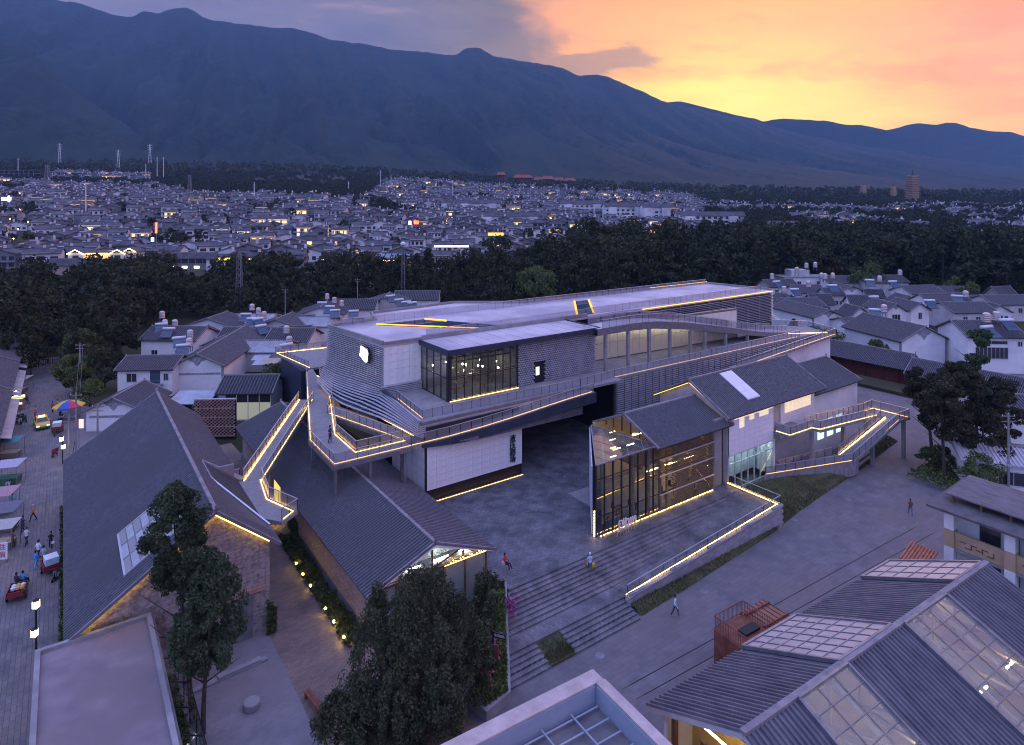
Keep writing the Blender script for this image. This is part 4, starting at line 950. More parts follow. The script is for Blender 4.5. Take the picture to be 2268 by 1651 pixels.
# ---------------------------------------------------------------- old factory sheds
LS = thing('big_shed', 'tall asymmetric shed with long grey tiled roof and rubble stone gable beside the street', 'building', (7, 60, 0))
def big_shed():
    # plan: street wall x=.7, ridge x=9.36, alley wall x=13.5
    gable(LS, 'y', .75, 13.4, 52.2, 87.6, 5.0, 7.5, 10.8, 9.36, over=.65, gover=.75, pitch=.36, r=.105, m=M_tile, wall=False, holes0=((.055, .245, .18, .62),), holes1=((.05, .36, .30, 1.01),), up=.4)
    st = mat('stone_rubble_piece', (.19, .165, .17), .9, (.36, .32, .315), 1.5, 6, bump=.5, bscale=5); st2 = mat('brown_rubble_piece', (.24, .195, .18), .9, (.42, .36, .34), 1.5, 6, bump=.5, bscale=5)
    w = MB().prism([(.8, 52.4), (13.4, 52.4), (13.4, 87.4), (.8, 87.4)], 0, 4.8).build('wall', M_stone, LS)
    g = MB(); prof = [(.8, 0), (13.4, 0), (13.4, 7.3), (9.36, 10.55), (.8, 4.8)]
    for y0, y1 in ((52.22, 52.45),):
        A = [(x, y0, z) for x, z in prof]; B = [(x, y1, z) for x, z in prof]; k = len(g.v); g.v += A + B
        g.f += [tuple(k + i for i in range(5)), tuple(k + 9 - i for i in range(5))] + [(k + i, k + (i + 1) % 5, k + 5 + (i + 1) % 5, k + 5 + i) for i in range(5)]; g.m += [0] * 7
    gw = g.build('gable_wall', M_stone, LS)
    MB().box(13.15, 13.45, 52.4, 87.3, 4.8, 7.2).build('clerestory_wall', M_stone, LS)
    # protruding rubble stones, each its own piece up to the limit
    meshes = []
    for i in range(10):
        b = MB(); n = 7; w0 = R.uniform(.13, .25); h0 = R.uniform(.10, .17); pts = []
        for j in range(n):
            t = 2 * math.pi * j / n; rr = R.uniform(.8, 1.1); pts.append((w0 * rr * math.cos(t), h0 * rr * math.sin(t)))
        b.v = [(x, .05, z) for x, z in pts] + [(x * .82, -.05, z * .82) for x, z in pts]
        b.f = [tuple(n + j for j in range(n))] + [(j, (j + 1) % n, n + (j + 1) % n, n + j) for j in range(n)]; b.m = [0] * (n + 1)
        meshes.append(b.mesh('stone', st if i % 2 else st2))
    rest = MB(); cnt = 0; z = .2
    while z < 10.3:
        x = 13.2
        while x > 1.0:
            zt = lerp(4.8, 10.55, (x - .8) / 8.56) if x < 9.36 else lerp(10.55, 7.3, (x - 9.36) / 4.04)
            if z < zt - .25 and not (10.1 < x < 12.2 and z < 3.6) and R.random() < .9:
                if x > 8.6 and z < 9.6 and cnt < 300 and z > .4:
                    o = place('stone', R.choice(meshes), gw, (x + R.uniform(-.06, .06), 52.2, z + R.uniform(-.05, .05))); cnt += 1
                elif R.random() < .5:
                    xx = x; rest.box(xx - .16, xx + .14, 52.14, 52.23, z - .11, z + .1)
            x -= R.uniform(.36, .5)
        z += .31
    rest.build('stones', st, gw, False, kind='stuff')
    MB().box(10.2, 12.1, 52.05, 52.2, 0, 3.4).build('shutter_door', M_steel, LS)
    MB().box(9.9, 13.2, 52.0, 52.2, 3.45, 3.8).build('lintel', M_brick, LS)
    for p, q in (((.9, 51.93, 4.72), (9.36, 51.93, 10.42)), ((9.36, 51.93, 10.42), (13.3, 51.93, 7.24))):
        led(LS, [p, q], emit('eave_wash_light', (1., .56, .07), 11.) if 'eave_wash_light' not in MATS else MATS['eave_wash_light'], .05, .05, 0.)
    # skylight on the street slope
    def SL(y, d): x = lerp(9.36, .1, d); return Vector((x, y, lerp(10.8, 4.53, d)))
    y0, y1 = 53.5, 60.4; q = [SL(y0, .18), SL(y1, .18), SL(y1, .62), SL(y0, .62)]
    s = MB(); s.v = [tuple(p + Vector((0, 0, d))) for d in (-.02, .10) for p in q]; s.f = [(3, 2, 1, 0), (4, 5, 6, 7), (0, 1, 5, 4), (1, 2, 6, 5), (2, 3, 7, 6), (3, 0, 4, 7)]; s.m = [0] * 6
    sk = s.build('skylight', M_steel, LS)
    pane = glass('frosted_skylight', (.62, .60, .50), 1., .25, (.46, .45, .42), .6)
    for i in range(3):
        for j in range(8):
            c = [SL(lerp(y0, y1, (i + a) / 3), lerp(.18, .62, (j + b) / 8)) for a, b in ((.03, .06), (.97, .06), (.97, .94), (.03, .94))]
            MB().face([(p.x, p.y, p.z + (.14 if j % 2 else .11)) for p in c]).build('pane', pane if (i + j) % 2 else mat('frosted_strip', (.33, .34, .38), .5, (.45, .44, .45), .8) if 'frosted_strip' not in MATS else MATS['frosted_strip'], sk, world=False)
    e = MB()
    for a, b in zip(q, q[1:] + q[:1]): e.bar(a + Vector((0, 0, .12)), b + Vector((0, 0, .12)), .14, .14)
    e.build('skylight_frame', M_rail, sk, world=False)
    # notch in the alley slope where the bridge lands
    n = MB()
    n.box(10.7, 13.4, 65.0, 65.25, 6.9, 8.9).box(10.45, 10.7, 53.6, 65.2, 6.9, 9.6)
    n.build('notch_wall', M_conc, LS)
    k = MB(); k.bar((10.5, 65.1, 9.75), (14.1, 65.1, 7.25), .16, .5); k.bar((10.55, 65.0, 9.8), (10.55, 60.4, 9.8), .16, .3); k.bar((10.55, 60.4, 9.8), (13.9, 54.2, 7.35), .16, .3)
    k.build('notch_coping', M_rail, LS)
    rp = roof_slope(LS, (10.7, 60.2, 9.55), (10.7, 53.4, 9.72), (13.95, 53.4, 7.1), (13.95, 54.1, 7.1), M_tile, .36, .105, .14)
big_shed()
# flat annex at the near end
AX = thing('flat_annex', 'flat pale-roofed annex with concrete parapet below the stone gable', 'building', (2, 46, 0))
MB().box(-1.3, 4.9, 30, 51.5, 0, 4.45).build('wall', M_conc, AX)
MB().box(-1.45, 5.05, 30, 51.55, 4.45, 4.62).build('roof', mat('stained_roof', (.15, .13, .155), .85, (.29, .235, .25), .42, 11, (.30, .70), bump=.25, bscale=9, c3=(.20, .165, .175), s3=.3), AX)
pk = MB()
for x0, x1, y0, y1 in ((-1.5, -1.2, 30, 51.6), (4.8, 5.1, 30, 51.6), (-1.2, 4.8, 51.3, 51.6)): pk.box(x0, x1, y0, y1, 4.6, 4.86)
pk.build('parapet', M_conc, AX)
MB().box(5.12, 5.3, 30, 51.4, 4.3, 4.5).build('gutter', M_steel, AX)
# glazed lean-to beside the annex
GL = thing('glass_leanto', 'narrow glass planting bed along the side of the flat annex', 'planter', (6, 45, 0))
fr = MB()
for y in (38, 40.5, 43, 45.5, 48, 50.5): fr.bar((5.35, y, 3.6), (6.7, y, 2.9), .06, .06); fr.bar((6.7, y, 2.9), (6.7, y, 0), .06, .06)
fr.bar((6.7, 36, 2.9), (6.7, 51, 2.9), .07, .07); f = fr.build('frame', M_frame, GL)
for i, y in enumerate((38, 40.5, 43, 45.5, 48)):
    MB().face([(5.35, y + .06, 3.62), (5.35, y + 2.44, 3.62), (6.68, y + 2.44, 2.93), (6.68, y + .06, 2.93)]).build('pane', G_pane, f, world=False)
    MB().face([(6.7, y + .06, 0.1), (6.7, y + 2.44, .1), (6.7, y + 2.44, 2.85), (6.7, y + .06, 2.85)]).build('pane', G_pane, f, world=False)
led(GL, [(5.45, 37, .4), (5.45, 51, .4)], L_soft, .03)
# middle shed
MS = thing('brick_shed', 'long brick shed with grey tiled gable roof and glazed timber truss end beside the steps', 'building', (24.5, 60, 0))
def brick_shed():
    x0, x1, y0, y1 = 19.3, 29.8, 45.8, 89.2
    gable(MS, 'y', x0, x1, y0, y1, 4.35, 4.35, 6.44, 24.55, over=.6, gover=.5, pitch=.36, r=.105, m=M_tile, wall=False, up=.3)
    core = MB().box(x0 + .14, x1, y0 + .3, y1, 0, 4.1).build('wall', M_conc, MS)
    # brick wall to the alley: courses of real bricks, the nearest stretch as single pieces
    bm = [MB().box(-.115, .115, -.24, .24, -.065, .065).mesh('brick', mat(n, c, .9, c2, 2., 4, bump=.2, bscale=12)) for n, c, c2 in (('pale_brick', (.34, .245, .225), (.44, .33, .30)), ('dull_brick', (.28, .19, .175), (.36, .26, .235)))]
    rest = MB(); cnt = 0; j = 0; z = .95
    while z < 3.55:
        y = y0 + .2 + (.26 if j % 2 else 0)
        while y < y1 - 1.5:
            if y < y0 + 8.0 and z > 1.0 and cnt < 300: place('brick', R.choice(bm), core, (x0 + .04 + R.uniform(0, .025), y, z)); cnt += 1
            else: rest.box(x0 - .07, x0 + .15, y - .24, y + .24, z - .065, z + .065)
            y += .52
        z += .155; j += 1
    rest.build('bricks', bpy.data.materials['pale_brick'], core, False, kind='stuff')
    lat = MB(); n = 0; z = 3.62
    for j in range(4):                                     # openwork band under the eave
        y = y0 + .2 + (.26 if j % 2 else 0)
        while y < y1 - 1.5: lat.box(x0 - .1, x0 + .14, y - .15, y + .15, 3.62 + j * .17, 3.77 + j * .17); y += .52
    lat.build('lattice_bricks', mat('orange_brick', (.33, .155, .11), .9, (.42, .22, .16), 3.), core, False, kind='stuff')
    MB().box(x0 - .06, x0 + .14, y0 + .1, y1, 0, .88).build('plinth', mat('grey_plinth', (.14, .15, .19), .8, (.19, .2, .24), .8), MS)
    # glazed truss end
    fr = MB(); yf = y0 + .05
    gz_ = lambda x: 4.1 + (6.2 - 4.1) * (1 - abs(x - 24.55) / 5.25)
    fr.bar((x0, yf, 4.02), (x1, yf, 4.02), .12, .16); fr.bar((x0, yf, 4.1), (24.55, yf, 6.2), .12, .14); fr.bar((24.55, yf, 6.2), (x1, yf, 4.1), .12, .14)
    xs = [x0 + .3, 21.6, 24.55, 27.5, x1 - .3]
    for x in xs[1:-1]: fr.bar((x, yf, 4.0), (x, yf, gz_(x)), .12, .12)
    fr.bar((20.3, yf, 4.1), (21.6, yf, gz_(21.6)), .1, .1); fr.bar((21.6, yf, gz_(21.6)), (24.55, yf, 4.1), .1, .1); fr.bar((24.55, yf, 4.1), (27.5, yf, gz_(27.5)), .1, .1); fr.bar((27.5, yf, gz_(27.5)), (28.9, yf, 4.1), .1, .1)
    for i in range(6): fr.bar((x0 + i * 2.1, yf, 0), (x0 + i * 2.1, yf, 4), .12, .12)
    t = fr.build('truss', M_wood, MS)
    gp = glass('lit_gable_glass', (.85, .92, .88), .8, .1, (.6, .66, .66), .25)
    xx = [19.6, 21.6, 23.1, 24.55, 26, 27.5, 29.5]
    for a, b in zip(xx, xx[1:]): MB().face([(a + .06, yf + .06, 4.1), (b - .06, yf + .06, 4.1), (b - .06, yf + .06, gz_(b - .06) - .08), (a + .06, yf + .06, gz_(a + .06) - .08)]).build('pane', gp, t, world=False)
    for i in range(5): MB().box(x0 + i * 2.1 + .06, x0 + i * 2.1 + 2.04, yf + .05, yf + .07, .1, 3.9).build('pane', gp, t, world=False)
    MB().face([(x0 + .2, yf + 1.6, .1), (x1 - .1, yf + 1.6, .1), (x1 - .1, yf + 1.6, 4.05), (24.55, yf + 1.6, 6.15), (x0 + .2, yf + 1.6, 4.05)]).build('room_lining', mat('lit_room_wall', (.62, .68, .66), .8, (.72, .74, .68), .4), MS)
    for x in (20.8, 23.2, 25.8, 28.2): MB().box(x - .7, x + .7, yf + .7, yf + .8, 4.25, 4.3).build('tube_light', emit('hall_light', (.90, .96, .92), 30.) if 'hall_light' not in MATS else MATS['hall_light'], MS)
    bb = MB()
    for i in range(16): bb.lathe([(.01, -.06), (.06, 0), (.01, .06)], (26.2 + i * .23, yf - .22, 4.2 + .1 * math.sin(i * 1.7)), 6)
    bb.build('string_light', L_warm, MS, kind='stuff')
    led(MS, [(25.6, yf - .2, 4.05), (29.7, yf - .2, 4.05)], L_soft, .06)
    MB().bar((x0 - .5, y0 - .52, 4.12), (24.55, y0 - .52, 6.25), .1, .2).bar((24.55, y0 - .52, 6.25), (x1 + .5, y0 - .52, 4.12), .1, .2).build('bargeboard', M_white, MS)
    MB().box(x0 - .3, x0, 70.5, 72.2, .3, 3.4).build('side_window', emit('yellow_window', (1., .72, .2), .7), MS)
brick_shed()
# near right shed, turned a little against the grid
RS = thing('skylight_shed', 'grey ribbed shed roof with bands of glass roof panels in the near corner', 'building', (0, 0, 0), rad(-2.8))
L_hall = emit('shed_hall_light', (1., .74, .36), 34.)
def skylight_shed():
    a0, a1, b0, b1, e, rz, rb = 27.2, 53.6, 13.9, 26.5, 4.75, 7.6, 20.3
    rm_ = mat('ribbed_roof', (.085, .081, .104), .65, (.15, .141, .165), 1.4, 6, bump=.2, bscale=8, stretch=(1, .25, 1)); ez = 4.53
    for x0, x1 in ((a0 - .5, a1 + .5),): roof_slope(RS, (x0, rb, rz), (x1, rb, rz), (x1, b1 + .5, ez), (x0, b1 + .5, ez), rm_, .36, .09, .14, world=False, holes=((.292, .508, .0, 1.0), (.822, .978, 0., 1.)))
    for x0, x1 in ((a0 - .5, 30.9), (35.6, 42.0), (47.5, a1 + .5)): roof_slope(RS, (x0, rb, rz), (x1, rb, rz), (x1, b0 - .5, ez), (x0, b0 - .5, ez), rm_, .36, .09, .14, world=False)
    ridge_cap(RS, (a0 - .5, rb, rz), (a1 + .5, rb, rz), .36, .2, up=.03, world=False)
    w = MB().box(a0 + .1, a1, b0 + .2, b0 + .5, 0, 4.5).box(a0 + .1, a1, b1 - .5, b1 - .2, 0, 4.5).box(a1 - .3, a1, b0, b1, 0, 4.6).build('wall', M_white, RS, False)
    # open near end with yellow wall inside
    MB().box(a0 + 2.2, a0 + 2.4, b0 + .5, b1 - .5, 0, 4.4).build('inner_wall', mat('ochre_wall', (.45, .33, .13), .8, (.55, .41, .18), .8), RS, False)
    for i in range(6): MB().box(a0 + .1, a0 + .35, b0 + 1 + i * 2.1, b0 + 1.3 + i * 2.1, 0, 4.6).build('post', M_wood, RS, False)
    MB().box(a0 + .8, a0 + .9, b0 + 2, b1 - 2, 4.7, 4.78).build('tube_light', L_room, RS, False)
    MB().bar((a0 - .5, b1 + .45, 4.38), (a0 - .5, rb, 7.42), .12, .3).bar((a0 - .5, rb, 7.42), (a0 - .5, b0 - .45, 4.38), .12, .3).build('bargeboard', M_wash, RS, False)
    fl = MB().box(a0 + 2.5, a1 - .4, b0 + .6, b1 - .6, .02, .06).build('floor', mat('ochre_floor', (.42, .34, .2), .8, (.5, .42, .27), .5), RS, False)
    tr = MB()
    for i in range(8):
        x = a0 + 4 + i * 3; tr.bar((x, b0 + .5, 4.6), (x, rb, 7.2), .16, .2); tr.bar((x, rb, 7.2), (x, b1 - .5, 4.6), .16, .2); tr.bar((x, b0 + .5, 4.5), (x, b1 - .5, 4.5), .14, .16); tr.bar((x, rb, 4.5), (x, rb, 7.2), .12, .12); tr.bar((x, rb, 4.5), (x, b0 + 3.2, 5.9), .1, .1); tr.bar((x, rb, 4.5), (x, b1 - 3.2, 5.9), .1, .1)
    tr.build('roof_trusses', mat('pale_truss', (.55, .46, .30), .7), RS, False, kind='stuff')
    for i in range(6):
        for y in (17, 23.5): MB().box(a0 + 5 + i * 4, a0 + 6.4 + i * 4, y, y + .1, 4.2, 4.27).build('tube_light', L_hall, RS, False)
    pg = glass('dusty_roof_glass', (.78, .84, .86), .9, .10, (.42, .47, .54), .20)
    pm = mat('opaque_roof_panel', (.33, .30, .31), .4, (.46, .41, .40), .5, 5, (.3, .7))
    def slope(side, x, d):
        b = rb + (b1 + .5 - rb) * d if side > 0 else rb - (rb - b0 + .5) * d
        return Vector((x, b, lerp(rz, 4.53 if side > 0 else 4.53, d)))
    def band(side, x0, x1, nu, nv, m, d0=.03, d1=.995):
        q = [slope(side, x0, d0), slope(side, x1, d0), slope(side, x1, d1), slope(side, x0, d1)]
        e_ = MB()
        for p, r in zip(q, q[1:] + q[:1]): e_.bar(p + Vector((0, 0, .17)), r + Vector((0, 0, .17)), .16, .22)
        for i in range(1, nu):
            t = i / nu; e_.bar(q[0].lerp(q[1], t) + Vector((0, 0, .19)), q[3].lerp(q[2], t) + Vector((0, 0, .19)), .06, .06)
        for j in range(1, nv):
            t = j / nv; e_.bar(q[0].lerp(q[3], t) + Vector((0, 0, .19)), q[1].lerp(q[2], t) + Vector((0, 0, .19)), .06, .06)
        f = e_.build('skylight_frame', M_steel, RS, False)
        for i in range(nu):
            for j in range(nv):
                c = [lerp3(lerp3(q[0], q[1], x), lerp3(q[3], q[2], x), y) for x, y in (((i + .04) / nu, (j + .03) / nv), ((i + .96) / nu, (j + .03) / nv), ((i + .96) / nu, (j + .97) / nv), ((i + .04) / nu, (j + .97) / nv))]
                MB().face([(p[0], p[1], p[2] + .17) for p in c]).build('pane', m, f, world=False)
    band(1, 35.3, 41.2, 6, 6, pm); band(1, 49.7, 53.9, 3, 6, pm)
    band(-1, 30.9, 35.6, 3, 7, pg); band(-1, 42.0, 47.5, 4, 7, pg)
skylight_shed()
# flat roof with blue parapet in the bottom middle
BP = thing('blue_parapet_roof', 'flat roof inside a blue painted parapet with a steel pipe grid laid across it', 'building', (0, 0, 0), rad(-3.5))
def blue_roof():
    # corner (far) from the measured parapet top
    X, Y = PX(1320, 1489, 6.0); cx, cy_ = W(X, Y); th = rad(3.5)
    u, v = cx * math.cos(th) - cy_ * math.sin(th), cx * math.sin(th) + cy_ * math.cos(th)
    blue = mat('blue_paint', (.25, .30, .38), .6, (.33, .38, .46), .7, 6, (.35, .7), c3=(.28, .33, .41), s3=.5)
    stn = mat('worn_coping', (.38, .32, .31), .85, (.55, .46, .44), .8, 7, bump=.2, bscale=8)
    x1, y1 = u, v; x0, y0 = u - 13, v - 16
    MB().box(x0, x1, y0, y1, 0, 4.7).build('wall', stn, BP, False)
    for n, bx in (('parapet', (x0, x1 - .55, y1 - .62, y1 - .02)), ('parapet', (x1 - .5, x1, y0, y1))): MB().box(*bx, 4.7, 5.9).build(n, stn, BP, False)
    MB().box(x0, x1 - .6, y1 - .70, y1 - .64, 4.75, 5.86).box(x1 - .58, x1 - .52, y0, y1 - .72, 4.75, 5.86).build('painted_face', blue, BP, False)
    MB().box(x0, x1 + .02, y1 - 1.15 + .5, y1 + .3, 5.9, 6.0).box(x1 - .52, x1 + .12, y0, y1 - .66, 5.9, 5.995).build('coping', stn, BP, False)
    MB().box(x0, x1 - .6, y0, y1 - .72, 4.70, 4.74).build('roof', mat('dirty_roof', (.09, .085, .095), .85, (.2, .185, .19), .7, 8, (.3, .7)), BP, False)
    for i in range(7): MB().tube((x0, y1 - 1.05 - i * 1.0, 4.98), (x1 - .75, y1 - 1.05 - i * 1.0, 4.98), .055, n=8).build('pipe', blue, BP, False)
    for i in range(5): MB().tube((x1 - 2.5 - i * 2.0, y1 - .8, 5.09), (x1 - 2.5 - i * 2.0, y1 - 8, 5.09), .05, n=8).build('pipe', blue, BP, False)
blue_roof()
# rusty platform by the near shed
RP = thing('rust_platform', 'rust-red steel box with railed top and sheet roof behind the near shed roof', 'platform', (34, 29, 0), rad(-2.8))
def rust():
    MB().box(-1.6, 1.6, -1.5, 1.6, 0, 3.3).build('box', M_rust, RP, False)
    b = MB()
    for p, q in (((-1.6, -1.5), (1.6, -1.5)), ((1.6, -1.5), (1.6, 1.6)), ((1.6, 1.6), (-1.6, 1.6)), ((-1.6, 1.6), (-1.6, -1.5))):
        b.bar((*p, 4.3), (*q, 4.3), .05); b.bar((*p, 3.45), (*q, 3.45), .04)
        for i in range(22):
            c = lerp3(p, q, i / 22); b.bar((*c, 3.3), (*c, 4.3), .022)
    b.build('railing', M_rust, RP, False)
    MB().box(-.4, 1.2, -.2, .5, 3.31, 3.5).build('hatch', M_dark, RP, False)
    MB().prism([(1.7, -1.2), (4.6, -1.2), (4.6, 2.0), (1.7, 2.0)], 3.0, 3.15).build('sheet_roof', mat('rust_sheet', (.22, .10, .065), .7, (.30, .15, .1), .6), RP, False)
    for i in range(7): MB().box(1.75 + i * .46, 1.80 + i * .46, -1.2, 2.0, 3.15, 3.2).build('seam', M_rust, RP, False)
    for y in (-.2, 1.4): MB().box(1.7, 4.6, y, y + .12, 3.2, 3.32).build('batten', M_rust, RP, False)
    MB().box(1.9, 4.4, -1, 1.8, 0, 3.0).build('base', M_rust, RP, False)
X, Y = PX(1655, 1405, 3.3); RP.location = (*W(X, Y), 0); rust()
# ---------------------------------------------------------------- village houses round the site
HEAD = -math.atan2(SA, CA)
M_motif = mat('grey_painted_motif', (.17, .175, .21), .85, (.40, .40, .44), 6., 5, (.42, .58))
M_tint = mat('grey_corner_brick', (.20, .21, .25), .85, (.28, .28, .32), 3.)
M_sheet = mat('blue_grey_sheet', (.26, .31, .38), .5, (.40, .43, .48), .6, 5, c3=(.30, .29, .30), s3=.4)
M_sheet2 = mat('tan_sheet', (.36, .28, .22), .6, (.48, .38, .30), .7, 5)
M_grime = mat('grey_plaster', (.50, .50, .54), .85, (.62, .61, .64), .5, 6, c3=(.42, .42, .46), s3=.3)
def window(p, x, z, w, h, y=0., lit=None, bars=1):
    """a window let into the front (local y) of a house"""
    g = MB().box(x - w / 2, x + w / 2, y - .05, y + .02, z, z + h).build('window', lit or M_window, p, False)
    f = MB()
    for xx in (x - w / 2, x + w / 2): f.box(xx - .05, xx + .05, y - .09, y + .01, z - .05, z + h + .05)
    for zz in (z, z + h): f.box(x - w / 2 - .08, x + w / 2 + .08, y - .10, y + .01, zz - .05, zz + .05)
    for i in range(bars): xx = x - w / 2 + w * (i + 1) / (bars + 1); f.box(xx - .03, xx + .03, y - .08, y + .01, z, z + h)
    f.build('window_frame', M_grime, g, False)
def motif(p, cx, zt, w, y=-.03):
    pts = [(-.5, .0), (-.36, -.14), (-.22, -.16), (-.12, -.30), (0, -.42), (.12, -.30), (.22, -.16), (.36, -.14), (.5, 0), (0, .26)]
    b = MB(); b.v = [(cx + x * w, y - .02, zt + z * w) for x, z in pts] + [(cx + x * w, y + .02, zt + z * w) for x, z in pts]
    n = len(pts); b.f = [tuple(range(n)), tuple(range(2 * n - 1, n - 1, -1))] + [(i, (i + 1) % n, n + (i + 1) % n, n + i) for i in range(n)]; b.m = [0] * (n + 2)
    b.build('gable_ornament', M_motif, p, False)
HOUSES = []
def house(name, label, xy, w, d, e, r, axis='x', rot=0., cat='house', m=None, wm=None, wins=(), orn=False, band=False, corner=False, group=None, pitch=.42, over=.5):
    X, Y = xy; HOUSES.append((X, Y, w, d)); h = thing(name, label, cat, (*W(X, Y), 0), HEAD + rad(rot), group)
    if axis == 'y': gable(h, 'y', -w / 2, w / 2, 0, d, e, e, r, 0., over, .45, m or M_tile2, wm or M_white, pitch, .10, world=False, up=.2)
    else: gable(h, 'x', 0, d, -w / 2, w / 2, e, e, r, d / 2, over, .4, m or M_tile2, wm or M_white, pitch, .10, world=False, up=.2)
    for q in wins: window(h, *q)
    if orn: motif(h, 0, r - (r - e) * .42, w * .38)
    if band: MB().box(-w / 2 + .4, w / 2 - .4, -.04, .0, e * .62, e * .62 + .35).build('painted_band', M_motif, h, False)
    if corner:
        for s in (-1, 1): MB().box(s * w / 2 - .28, s * w / 2 + .03, -.04, .3, 0, e).build('corner_pier', M_tint, h, False)
    return h
ORD = 'first second third fourth fifth sixth seventh eighth ninth tenth eleventh twelfth thirteenth fourteenth fifteenth sixteenth seventeenth eighteenth nineteenth twentieth'.split()
def T(x, y, z=0.):                                        # spot read off the photo at full size
    return PX(x / 1.12875, y / 1.12875, z)
# left group
h = house('stair_house', 'white two-storey house with outside stair and blue door behind the big shed', T(362, 992), 9.2, 7.5, 4.9, 6.3, 'x', 4, wins=((-2.2, 2.6, 1.7, 1.5), (3.6, 2.8, .8, 1.2)), m=M_tile)
MB().box(.9, 2.6, -.06, 0, 2.3, 4.5).build('door', mat('blue_door', (.05, .08, .13), .6), h, False)
MB().box(1.3, 2.6, -.05, 0, 0, 1.9).build('door', M_dark, h, False)
sb = MB().prism([(.6, -1.1), (3.2, -1.1), (3.2, -.06), (.6, -.06)], 2.1, 2.25).build('balcony', M_conc, h, False)
sr = MB().prism([(-3.0, -1.1), (.6, -1.1), (.6, -.1), (-3.0, -.1)], [-.1, 2.0, 2.0, -.1], [.1, 2.24, 2.24, .1]).build('stair', M_navy, h, False)
rb = MB(); rb.bar((-3, -1.1, 1.), (.6, -1.1, 3.1), .05); rb.bar((.6, -1.1, 3.1), (3.2, -1.1, 3.1), .05)
for i in range(16): x = -3 + i * .4; z = max(0, min(2.2, (x + 3) / 3.6 * 2.2)); rb.bar((x, -1.1, z), (x, -1.1, z + .95), .03)
rb.build('stair_railing', M_steel, h, False)
house('ornament_house', 'white gable-end house with grey painted crest and dark corner bricks behind the big shed', T(493, 978), 9.0, 26, 4.7, 6.7, 'y', 5, orn=True, band=True, corner=True)
house('roadside_house', 'small white gable house with painted band between the street and the big shed', T(284, 1078), 7.8, 8.5, 3.2, 5.0, 'y', 4, orn=True, band=True, m=M_tile)
h = house('glass_hall', 'small hall with ribbed tiled roof and tall glass doors behind the brick lattice screen', T(612, 1052), 8.0, 6.0, 4.6, 6.3, 'x', 2, m=M_tile, wm=M_grime, pitch=.5)
for i in range(4): MB().box(-2.9 + i * 1.75, -1.3 + i * 1.75, -.08, -.02, .2, 4.1).build('glass_door', emit('dim_hall_glow', (.75, .72, .42), .16) if i == 0 else MATS['dim_hall_glow'], h, False)
for i in range(4): MB().box(-2.9 + i * 1.75, -1.3 + i * 1.75, -.14, -.09, 2.9, 4.2).build('blind', M_dark, h, False)
h = thing('sheet_shed', 'low shed with pale blue metal sheet roof in front of the ornamented gable', 'shed', (*W(*T(482, 1040)), 0), HEAD)
MB().prism([(-3.2, -2.2), (3.2, -2.2), (3.2, 2.2), (-3.2, 2.2)], [2.5, 2.5, 3.3, 3.3], [2.6, 2.6, 3.4, 3.4]).build('roof', M_sheet, h, False)
for i in range(4): MB().box(-3.0 + i * 1.95, -2.9 + i * 1.95, -2.1, -2.0, 0, 2.5).build('post', M_steel, h, False)
MB().box(-3, 3, 1.6, 2.0, 0, 3.1).build('wall', M_dark, h, False)
h = thing('lattice_screen', 'red brick lattice screen wall lit yellow at the back of the alley', 'screen', (*W(*T(536, 1100)), 0), HEAD + rad(2))
bk = MB(); 
for j in range(24):
    for i in range(22):
        if (i + j) % 2 == 0 or j % 6 == 0: bk.box(-2.9 + i * .265, -2.66 + i * .265, -.12, .12, .5 + j * .22, .66 + j * .22)
bk.build('lattice_bricks', M_brick, h, False, kind='stuff')
MB().box(-3, 3, .25, .3, 0, 5.6).build('backing', M_dark, h, False); MB().box(-3, 3, -.1, .35, 5.78, 5.88).build('coping', M_rail, h, False)
SH = []
VH = ['house with blue-grey sheet roof right behind the glass hall', 'tiled house beside the far landing of the walkway', 'tiled house with gable between crested gable and sheet roof', 'dark-roofed house behind the white stair house', 'house with ridge running away behind the walkway landing', 'sheet-roofed house touching the left corner of the theatre', 'dark gable house with three tanks behind the theatre corner', 'long dark roof behind the left end of the theatre roof', 'dark gable farthest back before the lattice tower side', 'roof with four heaters seen over the theatre roof edge', 'dark gable house at the wood edge behind the crested gable', 'sheet-roofed house at the wood edge beside the lattice tower']
for i, (x, y, w, d, e, ax, m) in enumerate(((640, 930, 11, 8, 4.2, 'x', M_sheet), (715, 905, 9, 9, 4.4, 'x', M_tile2), (600, 895, 10, 8, 4., 'x', M_tile2), (420, 905, 12, 9, 4.8, 'x', M_tile), (690, 868, 12, 9, 4.6, 'y', M_tile2), (770, 862, 10, 9, 4.6, 'x', M_sheet), (800, 835, 12, 10, 5., 'y', M_tile), (880, 818, 12, 9, 5., 'x', M_tile), (960, 805, 13, 10, 5., 'y', M_tile2), (1040, 790, 13, 9, 5., 'x', M_tile), (520, 862, 12, 9, 4.4, 'y', M_tile), (610, 850, 12, 9, 4.4, 'x', M_sheet))):
    house('village_house', VH[i], T(x, y), w, d, e, e + (1.2 if m is M_sheet else 1.9), ax, R.uniform(-4, 8), m=m, wm=R.choice([M_white, M_grime]), wins=((-w * .25, 1.2, 1.4, 1.3), (w * .2, 1.2, 1.6, 1.3)), group='old houses behind the theatre', pitch=.5)
    for k in range(3):                                     # loose sheets patched over the yards
        X, Y = T(x + R.uniform(-40, 40), y - R.uniform(20, 45), 3.6); z = R.uniform(3.0, 3.8)
        if i % 2 == 0: o = MB().prism([(-1.6, -1.2), (1.6, -1.2), (1.6, 1.2), (-1.6, 1.2)], [z, z, z + .5, z + .5], [z + .04, z + .04, z + .54, z + .54]).build('roof_sheet', R.choice([M_sheet, M_sheet2]), None, False, loc=(*W(X, Y), 0), rz=HEAD + R.uniform(-.3, .3)); SH.append(o)
SH.sort(key=lambda o: o.location.x - .71 * o.location.y)
